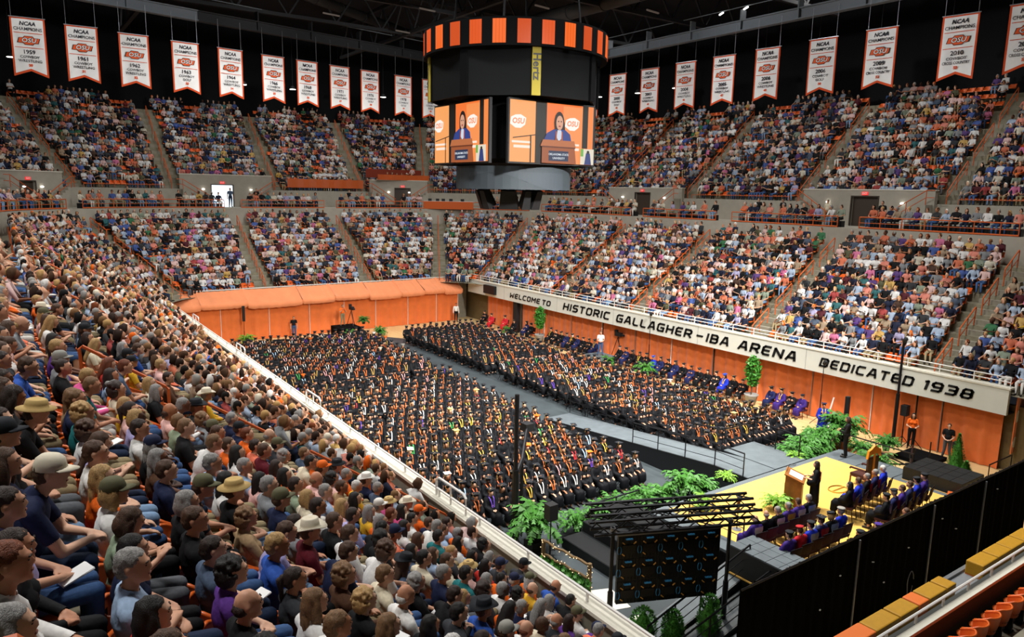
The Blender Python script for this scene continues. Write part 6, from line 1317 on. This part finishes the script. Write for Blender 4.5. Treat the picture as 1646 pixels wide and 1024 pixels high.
# gowned staff seated along the curtain
y = 48.2; k = 0
while y > 22.0:
    if not (45.4 < y < 46.9 or 25.0 < y < 26.3 or 37.2 < y < 39.4):
        k += 1; gn = 'royal blue' if k in (17, 26) else 'purple' if 24.0 > y and k % 2 == 0 else 'black' if rng.random() < 0.8 else 'navy'; hc = pick(HW)
        inst_ch = stage_chair(35.35, y, 0, R_(90), 'brown chair in the staff row along the curtain, %s from the far corner' % ORD[k], 'chairs along the curtain')
        gowned(GRAD[k % 3], (35.35, y, 0), R_(90)+rng.uniform(-0.2, 0.2), gn, int(rng.choice([0, 1, 2, 3])), pick([('short', 5), ('long', 3), ('bob', 1)]), hc, 'tam' if k % 4 == 0 else 'mortar', 'blue' if k in (17, 26) else 'black', 'gold' if rng.random() < 0.15 else None, None, rng.uniform(0.95, 1.03), 'person, %s gown, %s hair, staff row along curtain, %s from corner' % (gn, hc, ORD[k]), 'gowned staff along the curtain')
    y -= 0.66
for i, (x, y, gn) in enumerate(((35.0, 53.0, 'red'), (35.3, 54.6, 'black'), (35.5, 51.6, 'red'), (34.9, 49.4, 'black'))):
    stage_chair(x, y, 0, R_(110), 'chair near the corner recess, %s from the side curtain' % ORD[i+1], 'chairs near the recess')
    gowned(GRAD[i % 3], (x, y, 0), R_(110), gn, i % 3, 'short', 'brown', 'mortar', 'black', None, None, 1.0, 'person in %s seated near the dark corner recess, %s one' % (gn, ORD[i+1]), 'people near the recess')
# people standing on the mezzanine
for i, (d, s, a, sh, tr, lab) in enumerate(((10.6, 'R', 25.0, 'black', 'black', 'person in black standing at the head of the aisle by the nearer portal'), (12.5, 'R', 33.6, 'black', 'khaki', 'person in black top and khakis against the mezzanine wall'), (12.6, 'R', 35.8, 'black', 'dark denim', 'person in black leaning on the mezzanine wall between portals'), (12.4, 'R', 29.9, 'cream', 'khaki', 'person in cream dress beside the nearer portal door'),
        (10.8, 'R', 53.0, 'orange', 'black', 'person in orange shirt and white cap at the corner portal stair'), (12.2, 'F', 9.3, 'black', 'black', 'person in black standing by the far mezzanine wall'), (12.0, 'F', 20.2, 'black', 'black', 'person in black silhouetted right by the bright doorway'), (12.0, 'F', 17.8, 'slate', 'dark denim', 'person in grey entering through the bright doorway'), (12.3, 'F', 29.6, 'black', 'black', 'person in black below the long orange banner'))):
    (x, y), (nx, ny) = pt_on(s, a, d); dress(STAND['side'], (x, y, ZM), face(-nx, -ny), sh, tr, i % 3, 'short', 'dark brown', hat='cap' if 'cap' in lab else None, near=False, label=lab)
# ---------------------------------------------------------------- hanging scoreboard
SX, SY = 22.8, 32.6
SBK = mat('scoreboard_black', (0.003, 0.003, 0.0035), 0.9, spec=0.08)
sb = empty('scoreboard', (SX, SY, 12.0), 0, 'large hanging scoreboard with four lit screens and an orange panelled ring', 'scoreboard')
mb = MB(); mb.lathe((0, 0, 0), [(2.9, 1.4), (3.3, 1.6), (3.3, 4.4), (3.9, 4.6), (3.9, 6.9), (4.3, 7.0), (4.3, 7.7), (3.0, 8.0)], 8); mb.build('core', SBK, sb)
led = [mat('ring_led_%d' % i, (0.02, 0.008, 0.002), 0.5, emit=c, estr=1.25) for i, c in enumerate((srgb('#c9480f'), srgb('#dd5c18'), srgb('#b8400c')))]
mb = MB(); N = 96
for r, inv in ((4.75, 0), (4.45, 1)):
    rows = [[(r*math.cos(2*math.pi*k/N), r*math.sin(2*math.pi*k/N), z) for k in range(N+1)] for z in (6.62, 7.88)]; mb.grid(rows if not inv else [q[::-1] for q in rows])
for z in (6.62, 7.88): mb.grid([[(r*math.cos(2*math.pi*k/N), r*math.sin(2*math.pi*k/N), z) for k in range(N+1)] for r in ((4.45, 4.75) if z > 7 else (4.75, 4.45))])
mb.build('ring_frame', SBK, sb)
for i in range(26):
    a = 2*math.pi*(i+0.3)/26; hw = 0.27*2*math.pi/26; p = MB()
    p.grid([[(4.765*math.cos(a+hw*t), 4.765*math.sin(a+hw*t), z) for t in (-1, -0.5, 0, 0.5, 1)] for z in (6.72, 7.78)]); p.build('ring_screen', led[i % 3], sb)
    for t in (-0.5, 0.0, 0.5):
        q = MB(); q.grid([[(4.772*math.cos(a+hw*t+d), 4.772*math.sin(a+hw*t+d), z) for d in (-0.002, 0.002)] for z in (6.72, 7.78)]); q.build('screen_joint', led[2], sb)
for k in range(8):                                       # eight dark panels under the ring
    a = math.pi/4*k; ap = 4.1; w = 1.66; p = MB()
    p.box((0, 0, 0), (2*w, 0.12, 2.35), 0); o = p.build('dark_panel', mat('dark_led_panel', (0.005, 0.0055, 0.006), 0.8, spec=0.1), sb); o.location = (ap*math.cos(a), ap*math.sin(a), 5.65); o.rotation_euler = (0, 0, a+math.pi/2)
    a2 = a+math.pi/8; r2 = 4.1/math.cos(math.pi/8)+0.07
    o = MB().box((0, 0, 0), (0.42, 0.1, 2.4)).build('corner_strip', mat('strip_yellow', srgb('#8f8018'), 0.6) if k in (3, 5) else SBK, sb); o.location = (r2*math.cos(a2), r2*math.sin(a2), 5.65); o.rotation_euler = (0, 0, a2+math.pi/2)
    if k in (3, 5):
        me = text_mesh('Hertz', 0.52, 0.0, 0.012, 0.004); 
        if not me.materials: me.materials.append(M['letter'])
        t = inst('lettering', me, sb, M=Matrix.Translation(((r2+0.06)*math.cos(a2), (r2+0.06)*math.sin(a2), 5.75)) @ Matrix.Rotation(a2+math.pi/2, 4, 'Z') @ Matrix.Rotation(math.pi/2, 4, 'X') @ Matrix.Rotation(-math.pi/2, 4, 'Z')); t['label'] = 'black lettering Hertz on the yellow strip'
def glow(n, c, s=1.0, _c={}):
    if n not in _c: _c[n] = mat('screen_'+n, (0.01, 0.01, 0.01), 0.4, emit=srgb(c), estr=s)
    return _c[n]
def screen(name, o, right, word):
    """picture on one lit screen: o = lower left corner, right = unit vector along it; local to the scoreboard"""
    r = Vector(right); n = r.cross(Vector((0, 0, 1))); W_, H_ = 5.2, 2.88
    fr = MB(); fr.box((0, 0, 0), (W_+0.16, 0.16, H_+0.16)); c = Vector(o)+r*(W_/2)+Vector((0, 0, H_/2)); sc = fr.build(name, M['black'], sb); sc.location = c-n*0.1; sc.rotation_euler = (0, 0, math.atan2(r.y, r.x)); sc['label'] = 'lit screen showing a speaker at a lectern, '+word
    lay = [0]
    def shape(nm, pts, col, cc):
        lay[0] += 1; k = 0.085+0.0035*lay[0]
        mbb = MB(); mbb.add([((u-0.5)*W_, -k, (v-0.5)*H_) for u, v in pts], [tuple(range(len(pts)))]); mbb.build(nm, glow(col, cc), sc)
    def rect(nm, u0, v0, u1, v1, col, cc): shape(nm, [(u0, v0), (u1, v0), (u1, v1), (u0, v1)], col, cc)
    def oval(nm, u, v, a, b, col, cc, n_=18): shape(nm, [(u+a*math.cos(2*math.pi*k/n_), v+b*math.sin(2*math.pi*k/n_)) for k in range(n_)], col, cc)
    rect('backdrop', 0, 0, 1, 1, 'backdrop_orange', '#f58a45'); rect('left_sheet', 0, 0, 0.29, 1, 'sheet_orange', '#f9a661'); rect('main_sheet', 0.42, 0, 0.86, 1, 'main_orange', '#f67a38'); rect('pale_fold', 0.62, 0, 0.86, 0.97, 'fold_orange', '#f89452')
    rect('gap', 0.29, 0, 0.42, 1, 'gap_black', '#17130f'); rect('gap', 0.86, 0.28, 0.93, 1, 'gap_black', '#17130f')
    for u, v in ((0.09, 0.66), (0.73, 0.68)):
        shape('emblem', [(u-0.09, v-0.05), (u-0.03, v-0.11), (u+0.03, v-0.11), (u+0.08, v-0.05), (u+0.09, v+0.06), (u+0.03, v+0.11), (u-0.03, v+0.10), (u-0.08, v+0.06)], 'emblem_white', '#fff4ea')
        me = text_mesh('OSU', 0.36, 0.15, 0.01, 0.001); lay[0] += 1
        if not me.materials: me.materials.append(glow('emblem_orange', '#f58a55'))
        inst('emblem_letters', me, sc, M=Matrix.Translation(((u-0.5)*W_, -0.09-0.0035*lay[0], (v-0.5)*H_)) @ Matrix.Rotation(math.pi/2, 4, 'X'))
    for u0, u1 in ((0.02, 0.24), (0.72, 0.82)): rect('banner_text_band', u0, 0.31, u1, 0.345, 'text_white', '#ffe9d8'); rect('banner_text_band', u0+0.02, 0.23, u1, 0.275, 'text_white', '#ffe9d8')
    rect('stand_pole', 0.225, 0, 0.24, 0.45, 'gap_black', '#17130f'); shape('stand_boom', [(0.03, 0.38), (0.33, 0.46), (0.33, 0.475), (0.03, 0.395)], 'gap_black', '#17130f')
    oval('hair', 0.565, 0.68, 0.062, 0.19, 'hair_dark', '#1d1518'); shape('hair_fall', [(0.505, 0.36), (0.65, 0.36), (0.63, 0.7), (0.51, 0.7)], 'hair_dark', '#1d1518')
    shape('gown', [(0.36, 0.30), (0.73, 0.30), (0.70, 0.50), (0.64, 0.57), (0.50, 0.57), (0.42, 0.50)], 'gown_blue', '#2c3f86'); shape('gown_panel', [(0.50, 0.3), (0.60, 0.3), (0.585, 0.56), (0.53, 0.56)], 'gown_dark', '#1c1c2c'); shape('collar', [(0.535, 0.44), (0.565, 0.36), (0.60, 0.44), (0.59, 0.56), (0.545, 0.56)], 'collar_pale', '#cfd6e6')
    for u in (0.53, 0.60): shape('cord', [(u-0.012, 0.32), (u+0.01, 0.32), (u+0.006, 0.54), (u-0.006, 0.54)], 'cord_rust', '#b4532a')
    oval('face', 0.567, 0.682, 0.042, 0.122, 'face', '#d9a184'); oval('mouth', 0.567, 0.625, 0.014, 0.013, 'mouth', '#9c3a36', 10)
    for u in (0.552, 0.584): oval('eye', u, 0.705, 0.008, 0.012, 'hair_dark', '#1d1518', 8)
    shape('lectern', [(0.36, 0), (0.78, 0), (0.755, 0.30), (0.36, 0.30)], 'lectern_brown', '#a0552e'); shape('lectern_top', [(0.34, 0.28), (0.77, 0.28), (0.75, 0.39), (0.37, 0.39)], 'lectern_top', '#b96b3e'); rect('lectern_shadow', 0.36, 0.26, 0.765, 0.285, 'lectern_dark', '#6b3218')
    rect('plaque', 0.44, 0.04, 0.68, 0.21, 'plaque', '#22304e')
    for t, v in (('OKLAHOMA STATE', 0.15), ('UNIVERSITY', 0.085)):
        me = text_mesh(t, 0.145, 0, 0.002, 0.001); lay[0] += 1
        if not me.materials: me.materials.append(glow('plaque_text', '#dfe6ee'))
        inst('plaque_lettering', me, sc, M=Matrix.Translation(((0.56-0.5)*W_, -0.09-0.0035*lay[0], (v-0.5)*H_)) @ Matrix.Rotation(math.pi/2, 4, 'X'))
    rect('inset_picture', 0.83, 0.0, 1.0, 0.27, 'inset_pale', '#e3d9c4'); shape('inset_figure', [(0.88, 0.0), (0.97, 0.0), (0.95, 0.2), (0.90, 0.2)], 'inset_blue', '#2b3d78'); oval('inset_head', 0.925, 0.215, 0.018, 0.03, 'inset_dark', '#27211c', 10); rect('inset_green', 0.83, 0.14, 0.865, 0.27, 'inset_green', '#6fae4a')
screen('screen', (-2.6, -3.35, 1.42), (1, 0, 0), 'stage side'); screen('screen', (-3.35, 2.6, 1.42), (0, -1, 0), 'near bank side')
for o_, r_, w_ in (((2.6, 3.35, 1.42), (-1, 0, 0), 'far side'), ((3.35, -2.6, 1.42), (0, 1, 0), 'lettered side')):
    n = Vector(r_).cross(Vector((0, 0, 1))); c = Vector(o_)+Vector(r_)*2.6+Vector((0, 0, 1.44)); s = MB().box((0, 0, 0), (5.36, 0.16, 3.04)).build('screen', M['panelblack'], sb); s.location = c-n*0.1; s.rotation_euler = (0, 0, math.atan2(r_[1], r_[0]))
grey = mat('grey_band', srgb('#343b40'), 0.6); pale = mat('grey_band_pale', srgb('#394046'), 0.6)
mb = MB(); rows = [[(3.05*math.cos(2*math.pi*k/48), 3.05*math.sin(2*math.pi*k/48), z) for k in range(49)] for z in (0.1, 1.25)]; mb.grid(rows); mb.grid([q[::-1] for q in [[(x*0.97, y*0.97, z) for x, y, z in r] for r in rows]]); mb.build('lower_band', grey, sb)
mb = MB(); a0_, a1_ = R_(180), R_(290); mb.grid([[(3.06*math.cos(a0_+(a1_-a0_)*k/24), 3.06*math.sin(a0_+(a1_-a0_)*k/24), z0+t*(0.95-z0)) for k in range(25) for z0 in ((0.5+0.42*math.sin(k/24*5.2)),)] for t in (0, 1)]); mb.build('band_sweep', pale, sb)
for a, r, w in ((R_(225), 1.3, 1.0), (R_(255), 1.9, 0.45), (R_(190), 1.9, 0.45), (R_(280), 1.6, 0.6), (R_(165), 1.7, 0.5)):
    o = MB().box((0, 0, 0), (w, 0.6, 1.0), 0, 0, 0.7).build('speaker_box', M['black'], sb); o.location = (r*math.cos(a), r*math.sin(a), -0.35); o.rotation_euler = (R_(25), 0, a+math.pi/2)
for k in range(4):
    a = math.pi/4+math.pi/2*k; mb = MB(); mb.tube([(3.4*math.cos(a), 3.4*math.sin(a), 7.8), (2.4*math.cos(a), 2.4*math.sin(a), 17)], 0.05, 6); mb.build('hanging_cable', M['blackmet'], sb)
# ---------------------------------------------------------------- championship banners
BW, BH = 1.85, 3.55
cl = mat('banner_white_cloth', srgb('#dcdad6'), 0.8, noise=0.05, nscale=2); ol = mat('banner_orange_edge', srgb('#c4491c'), 0.8); ink = mat('banner_ink', srgb('#23232c'), 0.8); logo_o = mat('logo_orange', srgb('#d2501c'), 0.7); logo_k = mat('logo_dark', srgb('#2a1a14'), 0.7)
def outline(w, h, n, in_=0.0):
    b = w/2-in_; return [(-b, -in_), (b, -in_), (b, -h+in_*1.5), (0, -h+n+in_*1.2), (-b, -h+in_*1.5)]
def wob(x, z, ph): return 0.035*math.sin(x*3.1+ph)*(-z/BH)+0.02*math.sin(x*7+ph*2)
def banner(x, y, rz, year, l1, l2, num, label, ph, ztop):
    ro = empty('championship_banner', (x, y, ztop), rz, label, 'banner', 'championship banners')
    def sheet(nm, w, h, n, in_, k, m):
        mb = MB(); nx = 12
        for s in (1, -1):
            rows = []
            for j in range(9):
                row = []
                for i in range(nx+1):
                    X = (-0.5+i/nx)*(w-2*in_); hb = h-in_*1.4-n*(1-abs(X)/(w/2)); z = -in_-(hb-in_)*j/8; row.append((X, s*-k+wob(X, z, ph), z))
                rows.append(row if s > 0 else row[::-1])
            mb.grid(rows[::-1])
        return mb.build(nm, m, ro, True)
    sheet('edge_cloth', BW, BH, 0.36, 0.0, 0.004, ol); sheet('cloth', BW, BH, 0.36, 0.10, 0.010, cl)
    def txt(s, z, h, wmax, m, bold=0.01, sh=0.0):
        me = text_mesh(s, 1.0, sh, bold, 0.004); xs_ = [v.co.x for v in me.vertices]; w = max(xs_)-min(xs_); sx = min(h*1.35, wmax/w)
        if not me.materials: me.materials.append(m)
        return inst('lettering', me, ro, M=Matrix.Translation((-(max(xs_)+min(xs_))/2*sx, -0.055, z)) @ Matrix.Rotation(math.pi/2, 4, 'X') @ Matrix.Diagonal((sx, h*1.35, 1, 1)), mats=None)
    txt('NCAA', -0.38, 0.24, 0.85, ink, 0.03, 0.2); txt('CHAMPIONS', -0.70, 0.20, 1.5, ink, 0.008)
    for z in (-0.93, -1.80): MB().box((0, -0.05, z), (1.5, 0.01, 0.035)).build('stripe', ol, ro)
    sh = [(-0.62, -0.16), (-0.30, -0.17), (-0.22, -0.27), (0.22, -0.27), (0.30, -0.17), (0.52, -0.16), (0.62, 0.16), (0.30, 0.17), (0.22, 0.27), (-0.22, 0.27), (-0.30, 0.17), (-0.52, 0.16)]
    MB().poly([(a, -0.055, -1.37+b) for a, b in sh], 0.006, (0, -1, 0)).build('logo_back', logo_k, ro); MB().poly([(a*0.92, -0.062, -1.37+b*0.86) for a, b in sh], 0.006, (0, -1, 0)).build('logo_face', logo_o, ro)
    for q, (m_, s_, k_) in enumerate(((logo_k, 1.12, -0.071), (cl, 1.0, -0.078))):
        me = text_mesh('OSU', 0.40 if q else 0.401, 0.18, 0.03 if q == 0 else 0.004, 0.002)
        if not me.materials: me.materials.append(m_)
        inst('logo_letters', me, ro, M=Matrix.Translation((0, k_, -1.37)) @ Matrix.Rotation(math.pi/2, 4, 'X') @ Matrix.Diagonal((0.98, 0.92, 1, 1)))
    txt(year, -2.07, 0.25, 0.95, ink, 0.02); txt(l1, -2.36, 0.17, 1.1, ink, 0.01); txt(l2, -2.60, 0.17, 1.4, ink, 0.01)
    me = text_mesh(num, 0.21, 0, 0.012, 0.004)
    if not me.materials: me.materials.append(logo_o)
    inst('lettering', me, ro, M=Matrix.Translation((0, -0.055, -2.86)) @ Matrix.Rotation(math.pi/2, 4, 'X'))
    MB().tube([(-BW/2-0.04, 0, 0), (BW/2+0.04, 0, 0)], 0.03, 6).build('top_rod', M['steel'], ro)
    for s in (-1, 1): MB().tube([(s*BW*0.45, 0, 0), (s*BW*0.45, 0, 2.0)], 0.012, 4).build('hanging_wire', M['steel'], ro)
LB = [(2.45, 56.65, '1959', 'WRESTLING', '30'), (5.4, 57.2, '1961', 'WRESTLING', '31'), (8.55, 57.8, '1962', 'WRESTLING', '32'), (11.96, 58.45, '1963', 'GOLF', '33'), (15.2, 59.0, '1964', 'WRESTLING', '34'), (18.6, 59.7, '1966', 'WRESTLING', '35'), (21.5, 60.2, '1968', 'WRESTLING', '36'), (24.5, 60.8, '1971', 'WRESTLING', '37'), (27.5, 61.35, '1976', 'GOLF', '38'), (31.0, 62.0, '1978', 'GOLF', '39'), (34.0, 62.4, '1980', 'GOLF', '40')]
for i, (x, y, yr, sp_, nn) in enumerate(LB):
    banner(x, y, R_(8 if i > 3 else -6+3*i), yr, 'COWBOY', sp_, nn, 'white championship banner reading cowboy %s, %s along the far stand from the near bank' % (sp_.lower(), ORD[i+1]), i*1.3, 22.1)
RB = [(45.0, 52.4, '1999', 'GOLF', '43'), (45.0, 48.8, '2000', 'GOLF', '44'), (45.0, 45.0, '2003', 'WRESTLING', '45'), (45.0, 41.1, '2004', 'WRESTLING', '46'), (45.0, 37.4, '2005', 'WRESTLING', '47'), (45.0, 33.6, '2006', 'WRESTLING', '48'), (45.0, 29.4, '2006', 'GOLF', '50'), (45.0, 25.5, '2009', 'CROSS COUNTRY', '52'), (45.0, 21.0, '2010', 'CROSS COUNTRY', '53'), (45.0, 17.6, '2012', 'CROSS COUNTRY', '54')]
for i, (x, y, yr, sp_, nn) in enumerate(RB):
    banner(x, y, R_(-90+8), yr, 'COWBOY', sp_, nn, 'white championship banner reading cowboy %s, %s along the lettered side from the far corner' % (sp_.lower(), ORD[i+1]), i*1.7+0.5, 22.2)
# ---------------------------------------------------------------- roof steel, ducts and high lamps
def beam(p, q, w, h, name, mt, label, cat='roof beam', group='grey ring beams'):
    p, q = Vector(p), Vector(q); d = q-p; o = empty(name, p, math.atan2(d.y, d.x), label, cat, group); L = d.length
    MB().b2((0, -w/2, 0), (L, w/2, 0.08)).build('lower_flange', mt, o); MB().b2((0, -0.06, 0.08), (L, 0.06, h-0.08)).build('web', mt, o); MB().b2((0, -w/2, h-0.08), (L, w/2, h)).build('upper_flange', mt, o)
    pm = MB().b2((-0.05, -w/2-0.02, 0.0), (0.05, w/2+0.02, h+0.7)).mesh('stiffener', mt); n = int(L/4.5)
    for i in range(1, n): inst('stiffener', pm, o, (L*i/n, 0, 0))
    MB().tube([(0, 0, h+0.95), (L, 0, h+0.95)], 0.035, 5).build('walk_rail', M['greybeam'], o)
beam((45.3, 8, 23.75), (45.3, 55, 23.75), 0.5, 0.75, 'ring_beam', M['greybeam'], 'pale grey beam carrying the banners of the lettered side')
beam((-6, 55.2, 23.75), (13, 59.0, 23.75), 0.5, 0.75, 'ring_beam', M['greybeam'], 'pale grey beam over the first banners of the far stand')
beam((13, 59.0, 23.75), (40, 63.8, 23.75), 0.5, 0.75, 'ring_beam', M['truss'], 'dark beam over the remaining banners of the far stand')
beam((40, 63.8, 23.75), (45.3, 55, 23.75), 0.5, 0.75, 'ring_beam', M['truss'], 'dark beam turning the corner behind the scoreboard')
def roof_truss(p, q, label):
    p, q = Vector(p), Vector(q); d = q-p; L = d.length; o = empty('roof_truss', p, math.atan2(d.y, d.x), label, 'truss', 'roof trusses'); n = int(L/4)
    MB().b2((0, -0.15, 0), (L, 0.15, 0.25)).build('lower_chord', M['truss'], o); MB().b2((0, -0.15, 3.0), (L, 0.15, 3.3)).build('upper_chord', M['truss'], o)
    for i in range(n): MB().tube([(L*i/n, 0, 0.12), (L*(i+0.5)/n, 0, 3.1)], 0.09, 4).build('diagonal', M['truss'], o); MB().tube([(L*(i+0.5)/n, 0, 3.1), (L*(i+1)/n, 0, 0.12)], 0.09, 4).build('diagonal', M['truss'], o)
for i, y in enumerate((24, 33, 42, 51, 60)): roof_truss((-8, y, 25.2), (52, y, 25.2), 'dark roof truss spanning the hall, %s from the stage' % ORD[i+1])
for i, x in enumerate((10, 30)): roof_truss((x, 14, 25.0), (x, 74, 25.0), 'dark lengthwise roof truss, %s from the near bank' % ORD[i+1])
for i, (p, q, r, lab) in enumerate((((36, 62, 25.4), (38, 22, 25.6), 0.55, 'fat round air duct under the roof behind the scoreboard'), ((4, 48, 26.6), (34, 66, 26.6), 0.4, 'round air duct under the roof over the far banners'))):
    p, q = Vector(p), Vector(q); o = empty('air_duct', p, 0, lab, 'duct', 'roof ducts'); MB().tube([(0, 0, 0), q-p], r, 14).build('pipe', M['duct'], o, True)
    for t in np.arange(0.05, 1, 0.09): a = (q-p)*float(t); MB().tube([a, a+(q-p).normalized()*0.12], r+0.05, 14).build('collar', M['duct'], o)
tm = MB().b2((-0.7, -0.05, -0.05), (0.7, 0.05, 0.05)).mesh('strip_tube', mat('dim_tube', (0.05, 0.05, 0.05), 0.5, emit=(0.6, 0.45, 0.35), estr=0.10))
for i, (x, y) in enumerate(((8, 44), (14, 52), (18, 44), (22, 56), (27, 50), (29, 58), (33, 44), (37, 50), (40, 40), (42, 32), (34, 36), (12, 62))):
    o = inst('strip_light', tm, None, (x, y, 25.0), R_(8)); tag(o, 'dim strip light under the dark roof, %s counted from the near bank' % ORD[i+1], 'lamp', 'dim strip lights under the roof')
lm = MB().lathe((0, 0, 0), [(0.30, 0), (0.30, 0.02), (0.02, 0.03)], 14).mesh('lens', M['lamp']); lh = MB().lathe((0, 0, 0), [(0.33, 0.03), (0.2, 0.3), (0.05, 0.4)], 14).mesh('housing', M['black'])
i = 0
for x, y in dens(19.0):
    i += 1
    if i % 20: continue
    o = empty('high_lamp', (x, y, 22.1), 0, 'small round glowing lamp above the upper seats, %s from the near bank' % ORD[min(i//20, 49)], 'lamp', 'round lamps over the upper seats'); inst('lens', lm, o); inst('housing', lh, o); MB().tube([(0, 0, 0.4), (0, 0, 6.5)], 0.02, 4).build('hanging_rod', M['truss'], o)
wm = MB().b2((-0.35, -0.05, -0.04), (0.35, 0.05, 0.04)).mesh('work_light', M['lamp'])
for i, y in enumerate((26.5, 29.0, 36.0, 38.2)): tag(inst('work_light', wm, None, (45.3, y, 25.3), R_(60)), 'small bright tube on top of the grey beam, %s from the stage end' % ORD[i+1], 'lamp', 'bright tubes on the grey beam')

o = empty('stair_handrail', (-0.77, 1.97, 10.90), 0, 'orange handrail end beside the camera at the top of the near bank', 'handrail'); MB().tube([(0, 0, 0.0), (0.72, 0.0, 0.0), (0.78, 0.0, -0.06), (0.78, 0.0, -1.6)], 0.033, 8).build('top_rail', M['orange'], o); MB().tube([(0.2, 0, 0), (0.2, 0, -0.8)], 0.03, 8).build('post', M['orange'], o)
